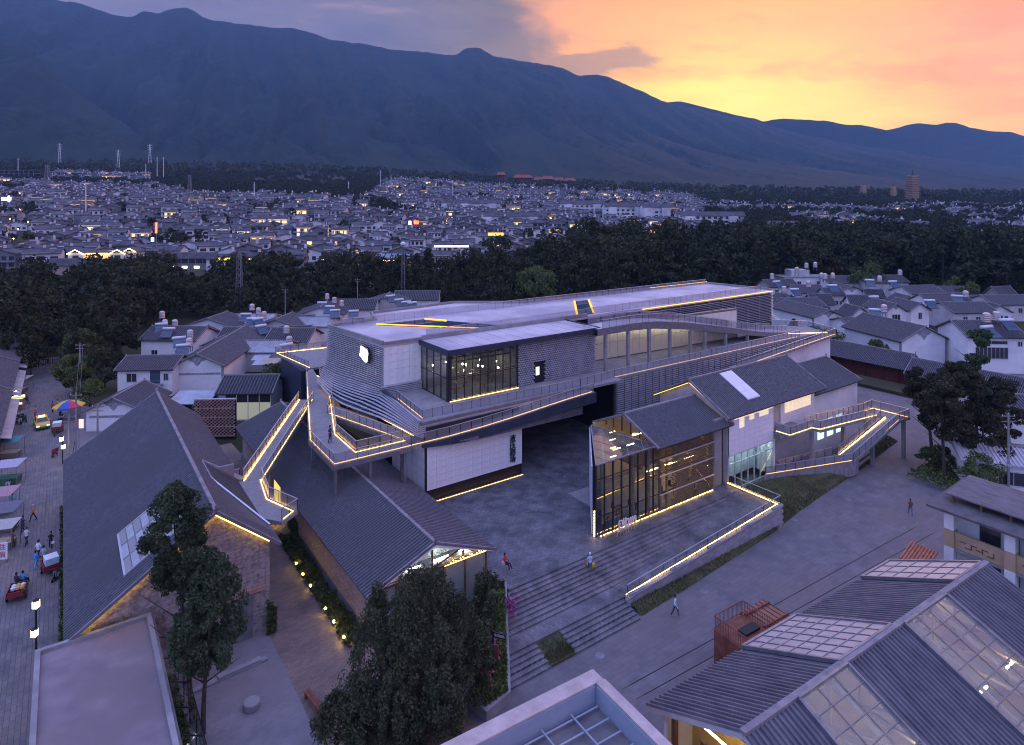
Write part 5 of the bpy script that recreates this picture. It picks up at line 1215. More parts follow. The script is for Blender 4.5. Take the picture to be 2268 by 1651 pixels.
for i, o in enumerate(SH): tag(o, ORD[i] + ' loose metal sheet from the left over the yards behind the theatre', 'roof sheet', 'metal sheets over the yards')
# along the left edge of the street
for i, (y0, y1, e, lab) in enumerate(((150, 170, 4.6, 'dark-roofed street house at the far end of the street'), (129, 148.5, 4.4, 'tiled street house beside the far food stalls'), (106, 127.5, 4.2, 'tiled street house opposite the taxi'))):
    h = thing('street_house', lab, 'house', (-11, y0, 0))
    gable(h, 'y', -16, -7.2, y0, y1, e, e, e + 2.0, -11.6, .6, .3, M_tile2, M_grime, .4, .09)
    for k in range(4):
        y = y0 + 2.5 + k * (y1 - y0 - 4) / 4; MB().box(-7.22, -7.12, y, y + 2.4, .1, 2.9).build('shop_opening', M_dark, h)
    MB().prism([(-7.3, y0 + .5), (-5.6, y0 + .5), (-5.6, y1 - .5), (-7.3, y1 - .5)], [3.3, 2.75, 2.75, 3.3], [3.4, 2.85, 2.85, 3.4]).build('awning', mat('awning_%d' % i, (.30, .27, .27), .8, (.42, .37, .36), .5), h)
for i, (x, y) in enumerate(sorted(((540, 905), (575, 880), (625, 872), (655, 890), (690, 895), (735, 880), (745, 845), (830, 822), (850, 800), (560, 845), (500, 880), (455, 880), (920, 800), (1000, 785)))):
    house('yard_house', ORD[i] + ' small lean-to roof from the left in the yards behind the theatre', T(x, y), R.uniform(4.5, 6.5), R.uniform(4, 5.5), R.uniform(2.8, 4.2), R.uniform(4.6, 5.6), R.choice('xy'), R.uniform(-14, 14), m=R.choice([M_tile, M_tile2, M_tile2]), wm=R.choice([M_grime, M_wash, M_white]), wins=((0, 1.0, 1.3, 1.2),), group='lean-to roofs behind the theatre', pitch=.5, over=.35)
# right group
h = house('balcony_house', 'white gable house with painted crest and white balcony beyond the red gallery', T(2072, 852), 8.6, 16, 6.0, 7.6, 'y', 14, orn=True, corner=True, wm=M_white)
house('balcony_wing', 'low tiled wing with white balustrade beside the crested gable house', T(2182, 868), 10.5, 9, 4.9, 6.2, 'x', 8, wins=((-3.2, 2.6, 1.6, 1.9), (1.0, 2.5, 1.3, 1.5), (3.2, 2.5, 1.3, 1.5)))
house('twin_gable_house', 'white house with twin small gables between the balcony wing and the plain white house', T(2240, 838), 5.2, 9, 6.3, 8.0, 'y', 4, orn=True, wins=((0, 3.4, 2.2, 1.9, 0., None, 2),))
house('twin_gable_annex', 'smaller gable standing to the right of the twin gable house', T(2300, 828), 5.0, 9, 5.8, 7.4, 'y', 4, wins=((0, 3.2, 1.0, 1.7),))
house('picture_window_house', 'wide white house with long window band below the dark wood', T(2382, 808), 13, 9, 5.4, 7.7, 'x', 6, wins=((-1.2, 2.2, 4.6, 1.7, 0., None, 5), (4.8, 2.4, 1.2, 1.5)))
h = house('plain_gable_house', 'big plain white gable end with grey crest right behind the red gallery roof', T(2310, 916), 11.2, 16, 5.6, 8.3, 'y', 13, corner=True)
motif(h, 0, 7.0, 3.6)
h = house('glazed_veranda_house', 'white house with wide glazed veranda and blue solar heater at the right edge', T(2492, 934), 11, 10, 7.4, 9.6, 'x', -4, wins=((-1.0, 2.9, 6.2, 2.3, 0., None, 7), (4.4, 5.4, .9, 1.), (-1., 5.8, 6, .7)))
for i, (x, y, w, d, e, ax, lab) in enumerate(((2005, 808, 15, 9, 4.5, 'x', 'long low white house with grey roof right behind the theatre end'), (2130, 768, 9, 8, 5., 'y', 'white gable house with a single dark window below the water tanks'), (2225, 748, 14, 9, 6., 'x', 'white house with two small windows at the edge of the wood'), (2320, 772, 12, 9, 5., 'x', 'grey-roofed house with red door under the dark trees'), (2545, 804, 14, 10, 5., 'x', 'broad grey roof at the right edge below the wood'), (2440, 828, 12, 10, 5., 'x', 'grey roof behind the big plain gable'), (2030, 770, 10, 8, 5., 'x', 'dark-roofed house carrying red solar racks behind the theatre end'), (1960, 752, 11, 8, 5., 'x', 'roof with green netting behind the theatre end'), (2110, 742, 12, 8, 5.2, 'x', 'house with blue solar heater below the white flat roof'), (2400, 770, 9, 7, 4.6, 'x', 'small house half hidden by round trees at the wood'))):
    house('hillside_house', lab, T(x, y), w, d, e, e + 1.9, ax, R.uniform(0, 10), wins=((-w * .25, 2.4, 1.3, 1.4), (w * .05, 2.4, 1.3, 1.4), (w * .3, 2.4, 1.1, 1.3)), orn=ax == 'y', group='white houses beyond the red gallery', wm=R.choice([M_white, M_grime]))
for i, (x, y) in enumerate(sorted(((1975, 790), (2060, 790), (2090, 775), (2160, 795), (2190, 772), (2270, 790), (2290, 760), (2355, 800), (2450, 790), (2500, 815), (2520, 770), (2150, 830)))):
    house('lane_house', ORD[i] + ' small grey-roofed side building from the left beyond the red gallery', T(x, y), R.uniform(5, 7.5), R.uniform(4.5, 6), R.uniform(3.4, 5.2), R.uniform(5.6, 6.8), R.choice('xy'), R.uniform(-8, 16), m=R.choice([M_tile, M_tile2]), wm=R.choice([M_white, M_grime, M_wash]), wins=((0, 1.6, 1.4, 1.3), (1.6, 1.6, .8, 1.2)), group='side buildings beyond the red gallery', pitch=.5, over=.4)
h = thing('flat_white_house', 'white flat-roofed house crowned with water tanks at the edge of the wood', 'house', (*W(*T(2025, 738)), 0), HEAD + rad(5))
MB().box(-10, 10, 0, 8, 0, 6.4).build('wall', M_white, h, False); MB().box(-10.3, 10.3, -.3, 8.3, 6.4, 6.7).build('roof', M_conc, h, False); MB().box(-6, 1, 2, 7, 6.7, 9.0).build('stair_tower', M_grime, h, False)
for i in range(5): window(h, -8 + i * 3.8, 3.6, 1.5, 1.5)
HOUSES.append((*T(2025, 738), 20, 9))
# red gallery along the far side of the road
for i, (l0, l1, c0, e, lab) in enumerate(((53.8, 88, 128.5, 3.6, 'long red timber gallery with grey tiled roof closing the road'), (20, 52.4, 126.8, 3.3, 'second red timber gallery stepping down behind the pines'))):
    g = thing('red_gallery', lab, 'gallery', (c0 + 3, (l0 + l1) / 2, 0))
    gable(g, 'y', c0, c0 + 5.2, l0, l1, e, e, e + 1.75, c0 + 2.6, 1.0, .6, M_tile2, M_red, .3, .08, up=.5)
    for k in range(int((l1 - l0) / 3)):
        MB().box(c0 - .6, c0 - .42, l0 + 1 + k * 3, l0 + 1.18 + k * 3, 0, e - .35).build('post', M_red, g)
MB().prism([(120, 40), (126, 40), (127, 88), (121, 88)], 0, .6).build('planting_bed', M_field, kind='structure')
# lower tiled house and pale roofs at the right edge
house('eave_house', 'house with upturned grey eave and white wall behind the utility pole', T(2552, 1120), 9, 8, 4.6, 6.2, 'x', -6)
house('near_white_house', 'low white house with patched flat roof behind the small shrubs', T(2560, 1240), 12, 7, 3.6, 4.4, 'x', -20, m=M_roofdeck, wins=((-1, 1.0, 3.0, 1.6),), wm=M_white)
# balconied building at the right edge
BB = thing('balcony_block', 'white and tan balcony block with dark overhanging roof by the road', 'building', (66, 16, 0), rad(-1.5))
def balcony_block():
    tan = mat('tan_band', (.42, .29, .18), .8, (.50, .36, .24), .7); y0, y1 = -12., 7.2; x = -3.2
    MB().box(x + 1.4, 2.4, y0, y1, 0, 7.45).build('wall', mat('pale_blue_white_wall', (.60, .64, .72), .85, (.68, .71, .77), .6), BB, False)
    for k in range(5):
        y = y1 - .75 - k * 4.4
        MB().box(x, x + .7, y, y + .75, 0, 7.5).build('pillar', M_white, BB, False)
        for z in (4.05, .95): MB().box(x - .03, x + .73, y - .02, y + .77, z, z + 1.5).build('pillar_band', tan, BB, False)
    for z in (4.05, .95):
        for k in range(4):
            y = y1 - .75 - k * 4.4; p = MB().box(x + .18, x + .42, y - 3.65, y, z, z + 1.35).build('balcony_front', tan, BB, False)
            b = MB()
            for q in range(3): b.box(x + .12, x + .17, y - 2.9 + q * .8, y - 2.4 + q * .8, z + .35 + .15 * (q % 2), z + .40 + .15 * (q % 2)).box(x + .12, x + .17, y - 2.9 + q * .8, y - 2.85 + q * .8, z + .35, z + .75).box(x + .12, x + .17, y - 2.5 + q * .8, y - 2.0 + q * .8, z + .72, z + .77)
            b.build('relief', M_wood, p, False)
        MB().box(x + .1, x + 1.5, y0, y1, z - .25, z - .02).build('balcony_floor', M_conc, BB, False)
        for k in range(4):
            y = y1 - 2.0 - k * 4.4; MB().box(x + 1.34, x + 1.42, y - 1.7, y - .2, z + .9, z + 2.6).build('window', M_window, BB, False); MB().box(x + 1.33, x + 1.42, y - 3.0, y - 2.1, z, z + 2.5).build('door', M_dark, BB, False)
    rf = mat('dark_membrane_roof', (.075, .07, .08), .8, (.13, .12, .13), .8, 6)
    MB().prism([(x - 1.0, y0), (2.9, y0), (2.9, y1 + 1.0), (x - 1.0, y1 + 1.0)], [7.3, 7.7, 7.7, 7.3], [7.5, 7.9, 7.9, 7.5]).build('roof', rf, BB, False)
    MB().prism([(x + .9, y0), (2.6, y0), (2.6, y1 + .2), (x + .9, y1 + .2)], [8.15, 8.55, 8.55, 8.15], [8.27, 8.7, 8.7, 8.27]).build('upper_roof', mat('worn_roof_boards', (.10, .092, .105), .85, (.17, .155, .17), 1., 6, stretch=(4, 1, 1)), BB, False)
    for k in range(9): MB().box(x + 1., x + 1.15, y1 - .4 - k * 2.1, y1 - .25 - k * 2.1, 7.55, 8.2).build('strut', M_wood, BB, False)
balcony_block()
TC = thing('tile_canopy', 'small orange tiled canopy jutting out beside the balcony block', 'canopy', (60.0, 24.4, 0), rad(-2))
MB().box(.3, 1.6, -.8, .8, 0, 3.0).build('wall', M_white, TC, False)
roof_slope(TC, (1.8, -1.0, 3.7), (1.8, 1.0, 3.7), (-.3, 1.0, 2.9), (-.3, -1.0, 2.9), mat('orange_tile', (.34, .11, .06), .7, (.5, .2, .12), 3.), .25, .09, world=False)
PR = thing('pink_flat_roof', 'low flat roof with pinkish sheets and beams beside the balcony block', 'roof', (55.0, 20.0, 0), rad(-3))
MB().box(-3.5, 4.5, -4, 2.5, 0, 2.9).build('wall', M_grime, PR, False); MB().box(-3.8, 4.6, -4.2, 2.8, 2.9, 3.0).build('roof', mat('pink_roof', (.42, .31, .29), .8, (.52, .40, .38), .5), PR, False)
for k in range(3): MB().box(-3.8 + k * 2.2, 4.6, .6 + k * .7, .8 + k * .7, 3.0, 3.25).build('beam', M_wash, PR, False)
# ---------------------------------------------------------------- water tanks and solar heaters, each a thing on its own roof
def make_tank():
    t = thing('water_tank', 'ribbed steel water tank on a frame', 'water tank', (0, 0, -50), 0, 'rooftop water tanks')
    MB().lathe([(.50, 0), (.55, .1), (.50, .2), (.55, .35), (.50, .5), (.55, .65), (.50, .8), (.55, .95), (.50, 1.1), (.52, 1.2), (.3, 1.38), (.08, 1.42)], (0, 0, .9), 12).build('drum', mat('tank_steel', (.48, .44, .44), .35, (.60, .55, .54), 1., metal=.4), t, False, smooth=False)
    for x, y in ((-.38, -.38), (.38, -.38), (.38, .38), (-.38, .38)): MB().box(x - .04, x + .04, y - .04, y + .04, 0, .9).build('leg', M_steel, t, False)
    MB().box(-.5, .5, -.5, .5, .84, .9).build('tray', M_steel, t, False)
    return t
def make_heater():
    t = thing('solar_heater', 'sloping solar water heater with white barrel', 'solar heater', (0, 0, -50), 0, 'rooftop solar heaters')
    b = MB(); b.v = [(-.9, -.9, .25), (.9, -.9, .25), (.9, .55, 1.35), (-.9, .55, 1.35)]; b.v += [(x, y + .05, z - .08) for x, y, z in b.v[:4]]; b.f = [(0, 1, 2, 3), (7, 6, 5, 4), (0, 4, 5, 1), (1, 5, 6, 2), (2, 6, 7, 3), (3, 7, 4, 0)]; b.m = [0] * 6
    c = b.build('collector', M_window, t, False)
    tb = MB()
    for i in range(12): x = -.82 + i * .149; tb.tube((x, -.88, .30), (x, .55, 1.40), .035, n=5)
    tb.build('tube_rows', mat('collector_tube', (.10, .17, .28), .25, (.15, .22, .33), 2.), c, False, kind='stuff')
    MB().tube((-1.0, .62, 1.5), (1.0, .62, 1.5), .24, n=12).build('barrel', mat('barrel_white', (.66, .68, .72), .35), t, False, smooth=True)
    for x in (-.8, .8): MB().bar((x, .6, 0), (x, .6, 1.3), .05).build('leg', M_steel, t, False); MB().bar((x, -.9, 0), (x, -.9, .25), .05).build('leg', M_steel, t, False)
    return t
def on_roof(kind, spots, where, s=1.):
    for i, (x, y, z) in enumerate(sorted(spots)):
        X, Y = T(x, y, z); kind[1] += 1
        o = kind[0] if kind[1] == 1 else copy_tree(kind[0])
        o.location = (*W(X, Y), z - .5 * s); o.rotation_euler = (0, 0, HEAD + R.uniform(-.5, .5) + (rad(20) if X < 0 else 0)); o.scale = (s, s, s)
        o['label'] = ORD[i] + ' ' + where
tank, heat = [make_tank(), 0], [make_heater(), 0]
on_roof(tank, [(405, 800, 6.6), (412, 822, 6), (437, 822, 5.6), (475, 850, 6), (473, 872, 6), (630, 780, 6), (646, 790, 6), (660, 800, 6), (716, 838, 5.5), (818, 752, 6), (836, 762, 6), (854, 770, 6), (723, 866, 5)], 'steel water tank from the left among roofs behind the theatre', 1.15)
on_roof(heat, [(402, 826, 6), (418, 838, 5.6), (448, 862, 5.6), (456, 882, 5.6), (612, 800, 6), (628, 812, 6), (648, 812, 6), (656, 830, 5.6), (720, 880, 5.4), (803, 770, 6.2), (822, 780, 6.2), (838, 790, 6.2), (884, 792, 6.), (979, 752, 6.6), (1000, 762, 6.6), (1018, 768, 6.6), (1034, 770, 6.6)], 'sloping solar heater from the left among roofs behind the theatre', 1.25)
on_roof(tank, [(1930, 702, 8), (1960, 736, 6.5), (1992, 686, 9.5), (2016, 674, 9.6), (2038, 672, 9.6), (2054, 700, 7.4), (2063, 702, 7.4), (2082, 700, 7.4), (2021, 722, 6.6), (2199, 708, 7.6), (2250, 692, 8.6), (2210, 786, 6.6), (2467, 812, 9.4), (2492, 808, 9.4), (2414, 748, 6.6)], 'steel water tank from the left among houses beyond the red gallery', 1.35)
on_roof(heat, [(1946, 716, 7), (1990, 736, 6.6), (2084, 726, 7), (2176, 712, 7.6), (2236, 716, 7.6), (2190, 756, 6.4), (2188, 790, 6.2), (2328, 766, 6.6), (2394, 754, 6.6), (2478, 838, 8.8), (2524, 820, 9.2)], 'white-barrelled solar heater from the left among houses beyond the red gallery', 1.4)
# ---------------------------------------------------------------- trees
def leaf_mat(name, c1, c2, c3):
    ma = bpy.data.materials.new(name); ma.use_nodes = True; nt = ma.node_tree; N = nt.nodes; L = nt.links; b = N['Principled BSDF']
    b.inputs['Roughness'].default_value = .75; b.inputs['Specular IOR Level'].default_value = .15
    g = N.new('ShaderNodeNewGeometry'); o = N.new('ShaderNodeObjectInfo')
    nz = N.new('ShaderNodeTexNoise'); nz.inputs['Scale'].default_value = .55; nz.inputs['Detail'].default_value = 5; L.new(g.outputs['Position'], nz.inputs['Vector'])
    rp = N.new('ShaderNodeValToRGB'); e = rp.color_ramp.elements; e[0].position = .36; e[1].position = .66; e[0].color = (*c1, 1); e[1].color = (*c2, 1); L.new(nz.outputs['Fac'], rp.inputs[0])
    rr = N.new('ShaderNodeValToRGB'); rr.color_ramp.elements[0].position = .25; rr.color_ramp.elements[1].position = .95; L.new(o.outputs['Random'], rr.inputs[0])
    mx = N.new('ShaderNodeMix'); mx.data_type = 'RGBA'; L.new(rr.outputs[0], mx.inputs[0]); L.new(rp.outputs[0], mx.inputs[6]); mx.inputs[7].default_value = (*c3, 1)
    L.new(mx.outputs[2], b.inputs['Base Color'])
    MATS[name] = ma; return ma
F_belt = leaf_mat('dark_foliage', (.018, .025, .014), (.055, .064, .030), (.048, .053, .022))
F_cyp = leaf_mat('cypress_foliage', (.030, .050, .028), (.085, .110, .055), (.06, .085, .045))
F_jun = leaf_mat('juniper_foliage', (.024, .034, .018), (.080, .088, .042), (.06, .07, .036))
F_pine = leaf_mat('pine_foliage', (.026, .030, .018), (.075, .070, .038), (.05, .05, .028))
F_green = leaf_mat('bright_foliage', (.05, .075, .022), (.13, .16, .05), (.10, .13, .04))
F_ivy = leaf_mat('ivy_foliage', (.03, .045, .018), (.09, .10, .035), (.07, .085, .03))
M_bark = mat('bark', (.045, .036, .030), .95, (.09, .07, .06), 3., 5, bump=.6, bscale=10)
def leaves(b, pts, size, rng, m=0, droop=0.):
    for p in pts:
        d = Vector((rng.gauss(0, 1), rng.gauss(0, 1), rng.gauss(0, .7) - droop)).normalized(); u = d.orthogonal().normalized()
        u.rotate(Matrix.Rotation(rng.uniform(0, 6.28), 3, d)); s = size * rng.uniform(.5, 1.5); w = d.cross(u) * s * .55
        c = Vector(p); b.face([tuple(c - u * s), tuple(c + w), tuple(c + u * s), tuple(c - w)], m)
def clump_pts(rng, c, r, n, sq=.8):
    out = []
    for _ in range(n):
        d = Vector((rng.gauss(0, 1), rng.gauss(0, 1), rng.gauss(0, 1))).normalized() * (r * rng.uniform(.35, 1.) ** .6)
        out.append((c[0] + d.x, c[1] + d.y, c[2] + d.z * sq))
    return out
def crown(kind, H, rad_, n, size, seed):
    rng = random.Random(seed); b = MB(); pts = []
    if kind == 'round':
        K = 26
        for k in range(K):
            t = rng.uniform(0, 6.28); zz = rng.uniform(-.62, 1.0); rr = math.sqrt(max(.05, 1 - zz * zz)) * rng.uniform(.55, 1.0)
            c = (rad_ * rr * math.cos(t), rad_ * rr * math.sin(t), H * .60 + zz * H * .38)
            pts += clump_pts(rng, c, rad_ * rng.uniform(.24, .42), n // K)
    elif kind == 'cone':
        K = 34
        for k in range(K):
            s = (k + .5) / K; zz = H * (.18 + .8 * s); rr = rad_ * (1 - s) ** .7 * rng.uniform(.45, 1.0); t = k * 2.4 + rng.uniform(-.4, .4)
            pts += clump_pts(rng, (rr * math.cos(t), rr * math.sin(t), zz), rad_ * (.30 * (1 - s) + .14), n // K)
    elif kind == 'flat':
        K = 20
        for k in range(K):
            t = rng.uniform(0, 6.28); rr = rad_ * math.sqrt(rng.random()); zz = H * (.45 + .5 * rng.random() * (1 - .4 * rr / rad_))
            pts += clump_pts(rng, (rr * math.cos(t), rr * math.sin(t), zz), rad_ * rng.uniform(.22, .36), n // K, .45)
    leaves(b, pts, size, rng); return b
def trunk(b, H, r, lean=(0, 0), limbs=5, rng=None, top=.75):
    rng = rng or R; p = Vector((0, 0, -.2)); k = 6; pts = [p]
    for i in range(1, k + 1): pts.append(Vector((lean[0] * i / k + rng.uniform(-.1, .1), lean[1] * i / k + rng.uniform(-.1, .1), H * top * i / k)))
    for i in range(k): b.tube(pts[i], pts[i + 1], r * (1 - i / k * .75), r * (1 - (i + 1) / k * .75), 7, caps=False)
    for i in range(limbs):
        q = pts[2 + i % (k - 2)]; t = rng.uniform(0, 6.28); L = H * rng.uniform(.14, .24)
        b.tube(q, q + Vector((math.cos(t) * L, math.sin(t) * L, L * .8)), r * .32, r * .08, 5, caps=False)
def tree_proto(name, label, kind, H, rd, n, size, fm, seed, group=None, tr=.22):
    t = thing(name, label, 'tree', (0, 0, -60), 0, group); b = MB(); trunk(b, H, tr, rng=random.Random(seed)); b.build('trunk', M_bark, t, False)
    crown(kind, H, rd, n, size, seed).build('crown', fm, t, False); return t
BELT = [tree_proto('belt_tree', 'dark tree in the belt of wood between the site and the town', k, H, rd, 1500, s, F_belt, 40 + i, 'belt of dark trees', .2) for i, (k, H, rd, s) in enumerate((('round', 13, 5.2, .42), ('round', 15, 5.6, .44), ('round', 12, 4.6, .40), ('cone', 15, 4.2, .40), ('round', 14, 6.0, .45), ('flat', 13, 5.6, .44)))]
KINDW = ['rounded', 'rounded tall', 'small rounded', 'conical', 'broad rounded', 'flat-layered']
def belt():
    spots = []; rng = random.Random(11)
    def lim(x):                                            # near and far edge of the wood, tree height factor, spacing
        return (interp([(-60, 118), (215, 122), (260, 150), (330, 168), (560, 178), (900, 192), (1300, 205), (1700, 218), (1800, 210), (2268, 185)], x), interp([(-60, 225), (500, 236), (900, 250), (1200, 268), (1300, 325), (1700, 345), (2350, 330)], x), interp([(0, .92), (500, .95), (1150, 1.0), (1300, 1.42), (1700, 1.5), (2268, 1.45)], x), interp([(0, 7.4), (1100, 8.0), (1300, 10.5), (2268, 10.5)], x))
    Y = 116.
    while Y < 350:
        X = -.87 * Y
        while X < .87 * Y:
            x = 1134 + 1400 * X / Y; a, c, hf, sp = lim(x)
            if a < Y < c and not any(abs(X - hx) < hw / 2 + 5.5 and hy - 22 < Y < hy + hd + 5 for hx, hy, hw, hd in HOUSES): spots.append((X + rng.uniform(-2.2, 2.2), Y + rng.uniform(-2.5, 2.5), hf * rng.uniform(.70, 1.22) * (.75 if Y < a + 9 else 1)))
            X += sp
        Y += 7.6 if Y < 250 else 9.5
    # those whose tops show: the front rows and the back rows are largest
    spots.sort(key=lambda s: s[1]); far = []
    keep = spots if len(spots) <= 300 else None
    if keep is None:
        idx = set(range(0, len(spots), 1)); order = sorted(range(len(spots)), key=lambda i: -(spots[i][2] / spots[i][1]))[:298]; keep = [spots[i] for i in order]; far = [spots[i] for i in idx - set(order)]
    used = set()
    for i, (X, Y, s) in enumerate(keep):
        k = rng.randrange(len(BELT)); z = gz(X, Y)
        o = BELT[k] if k not in used else copy_tree(BELT[k]); used.add(k)
        o.location = (*W(X, Y), z); o.rotation_euler = (0, 0, rng.uniform(0, 6.28)); sc = s * rng.uniform(.92, 1.08); o.scale = (sc * rng.uniform(.9, 1.1), sc * rng.uniform(.9, 1.1), sc)
        o['label'] = KINDW[k] + ' dark tree in the ' + ('left' if X < -.28 * Y else 'middle' if X < .12 * Y else 'right') + ' part of the wood, ' + ('front rows' if Y < 200 else 'back rows')
    return far
def x_bright(X, Y): return False
FAR = belt()
def mass(name, label, spots, src_n=260, H=13, rd=5., size=.95, fm=None, seed=5):
    """a far-off wood that reads as one mass"""
    protos = [crown(k, H, rd, src_n, size, seed + i) for i, k in enumerate(('round', 'round', 'cone', 'flat'))]
    b = MB(); rng = random.Random(seed)
    for X, Y, s in spots:
        p = protos[rng.randrange(4)]; t = rng.uniform(0, 6.28); c, sn = math.cos(t), math.sin(t); wx, wy = W(X, Y); wz = gz(X, Y) - .5; n = len(b.v)
        b.v += [(wx + (x * c - y * sn) * s, wy + (x * sn + y * c) * s, wz + z * s) for x, y, z in p.v]
        b.f += [tuple(i + n for i in f) for f in p.f]; b.m += p.m
    o = b.build(name, fm or F_belt, kind='stuff'); tag(o, label, 'wood'); return o
if FAR: mass('wood', 'thick dark wood behind the belt of trees', FAR, 420, 14, 5.2, .7)
# single trees that stand out
def single(name, label, kind, x, y, H, rd, n, size, fm, seed, z=0., tr=.2, cat='tree'):
    X, Y = T(x, y, z); t = tree_proto(name, label, kind, H, rd, n, size, fm, seed, tr=tr); t.location = (*W(X, Y), z); t['category'] = cat; return t
single('street_tree', 'round leafy tree lit yellow beside the street bend', 'round', 185, 985, 6.6, 3.1, 5200, .20, F_green, 71)
single('street_tree', 'second taller round tree behind the yellow-lit street tree', 'round', 200, 930, 8.0, 3.4, 4600, .22, F_green, 72)
single('spreading_tree', 'broad layered dark tree at the left edge of the wood', 'flat', 130, 860, 15, 10.5, 5600, .40, F_belt, 73, tr=.35)
single('court_tree', 'small feathery tree beside the glass hall', 'round', 695, 1010, 6.2, 3.4, 5200, .17, F_green, 74)
single('yard_shrub', 'round shrub in the yard between street and painted gable house', 'round', 225, 1020, 4.4, 2.4, 2600, .17, F_green, 141, cat='shrub'); single('yard_tree', 'dark round tree in the yard left of the stair house', 'round', 262, 975, 6.8, 3.2, 3200, .22, F_belt, 142); single('yard_tree', 'dark tree at the back of the yard near the wood', 'round', 300, 905, 8.5, 4.2, 3000, .28, F_belt, 143)
single('theatre_tree', 'light green bushy tree rising behind the theatre roof', 'round', 1340, 772, 13, 6.5, 3600, .34, F_green, 75)
single('theatre_tree', 'dark conifer rising behind the theatre roof beside the light green tree', 'cone', 1450, 756, 14, 4.5, 2600, .34, F_belt, 76)
for i, (x, y, H, rd, lab) in enumerate(((1985, 880, 7.5, 2.6, 'small dark conifer by the far end of the theatre'), (2085, 892, 5.5, 3.0, 'round dark shrub below the white balcony'), (2040, 880, 5.5, 2.4, 'bushy green tree between the theatre end and the crested house'), (2200, 905, 4.2, 3.0, 'low round bush in front of the red gallery'), (2010, 872, 5.0, 2.0, 'slim dark tree between two bushes at the theatre end'))):
    single('garden_tree', lab, 'cone' if i in (0, 4) else 'round', x, y, H, rd, 2400, .22, F_belt if i % 2 == 0 else F_green, 80 + i)
for i, (x, y, H, lab) in enumerate(((2165, 742, 12, 'big round light green tree behind the white houses'), (2400, 765, 9, 'pair of round green treetops at the edge of the wood'), (2545, 750, 10, 'round tree cut by the right edge below the wood'), (2340, 742, 9, 'low light green tree beside the grey roofs'))):
    single('wood_edge_tree', lab, 'round', x, y, H, H * .5, 2200, .34, F_green, 90 + i)
# two tall cypresses in the near courtyard
def cypress(name, label, xy, H, z0, rd, n, seed, lean):
    t = thing(name, label, 'tree', (*xy, 0)); rng = random.Random(seed); b = MB()
    trunk(b, H, .17, lean, 7, rng, .86)
    for k in range(14): z = .8 + k * .32; a = rng.uniform(0, 6.28); b.tube((lean[0] * z / H, lean[1] * z / H, z), (lean[0] * z / H + math.cos(a) * .4, lean[1] * z / H + math.sin(a) * .4, z + .12), .02, .008, 4, caps=False)
    b.build('trunk', M_bark, t, False); pts = []; K = 190
    for k in range(K):
        s = rng.random(); z = lerp(z0, H, s); rr = rd * (math.sin(math.pi * (.14 + .82 * s)) ** .8) * rng.uniform(.35, 1.08); a = rng.uniform(0, 6.28)
        c = (lean[0] * z / H + rr * math.cos(a), lean[1] * z / H + rr * math.sin(a), z); pts += clump_pts(rng, c, rng.uniform(.20, .50), n // K, 1.25)
    c = MB(); leaves(c, pts, .085, rng, 0, -.5); c.build('crown', F_cyp, t, False); return t
cypress('cypress_tree', 'taller dark cypress in front of the stone gable', (6.9, 45.8), 15.6, 9.4, 2.0, 36000, 101, (-1.0, .2))
cypress('cypress_tree', 'shorter bushy cypress standing before the taller one', (7.3, 44.4), 11.2, 4.2, 2.1, 40000, 102, (.5, 0))
# the broad juniper in the bottom middle: several leaders growing together
def juniper():
    t = thing('juniper_tree', 'broad bushy juniper with many leaders hiding the end of the brick shed', 'tree', (17.9, 36.6, 0)); rng = random.Random(5); b = MB(); pts = []
    leaders = [(0, 0, 10.6, 2.6), (2.6, 1.2, 9.6, 2.2), (-2.4, .4, 8.6, 2.3), (1.2, -2.0, 8.2, 2.3), (-1.2, 2.2, 8.8, 2.0), (3.9, .2, 7.6, 1.9), (-3.6, -1.0, 6.2, 1.9), (2.4, 3.0, 8.4, 1.8), (.6, -3.4, 5.8, 1.9), (4.6, 2.2, 6.2, 1.6), (-4.6, .6, 4.4, 1.6), (1.8, .2, 9.8, 2.2), (-.6, -.8, 9.6, 2.3), (5.0, -.8, 5.2, 1.5), (-2.2, -2.4, 6.4, 1.9)]
    for x, y, h, r in leaders:
        b.tube((x * .15, y * .15, 0), (x * .6, y * .6, h * .4), .2, .13, 6, caps=False); b.tube((x * .6, y * .6, h * .4), (x, y, h * .9), .13, .03, 6, caps=False)
        K = 62
        for k in range(K):
            s = rng.random() ** .8; z = h * (.12 + .86 * s); rr = r * (1 - s ** 2.2) * rng.uniform(.55, 1.08) + .12; a = rng.uniform(0, 6.28); f = min(1, z / h + .35)
            pts += clump_pts(rng, (x * f + rr * math.cos(a), y * f + rr * math.sin(a), z), rng.uniform(.26, .56), 105, 1.35)
    b.build('trunk', M_bark, t, False); c = MB(); leaves(c, pts, .080, rng, 0, -.5); c.build('crown', F_jun, t, False)
juniper()
# the pines by the road
def pine(name, label, x, y, H, rd, seed, lean=(0, 0), low=.42, n=15000, K=40, fm=None):
    X, Y = T(x, y); t = thing(name, label, 'tree', (*W(X, Y), .4)); rng = random.Random(seed); b = MB(); trunk(b, H, .24, lean, 8, rng, .9); b.build('trunk', M_bark, t, False); pts = []
    for k in range(K):
        s = rng.random(); z = H * lerp(low, 1., s); rr = rd * (math.sin(math.pi * (.12 + .80 * s)) ** .7) * rng.uniform(.4, 1.1); a = rng.uniform(0, 6.28)
        pts += clump_pts(rng, (lean[0] * z / H + rr * math.cos(a), lean[1] * z / H + rr * math.sin(a), z), rng.uniform(.6, 1.15), n // K, .62)
    c = MB(); leaves(c, pts, .15, rng); c.build('crown', fm or F_pine, t, False)
pine('pine_tree', 'leaning pine with bare trunk at the corner of the road bed', 2361, 1205, 12.4, 2.2, 201, (-.6, .2))
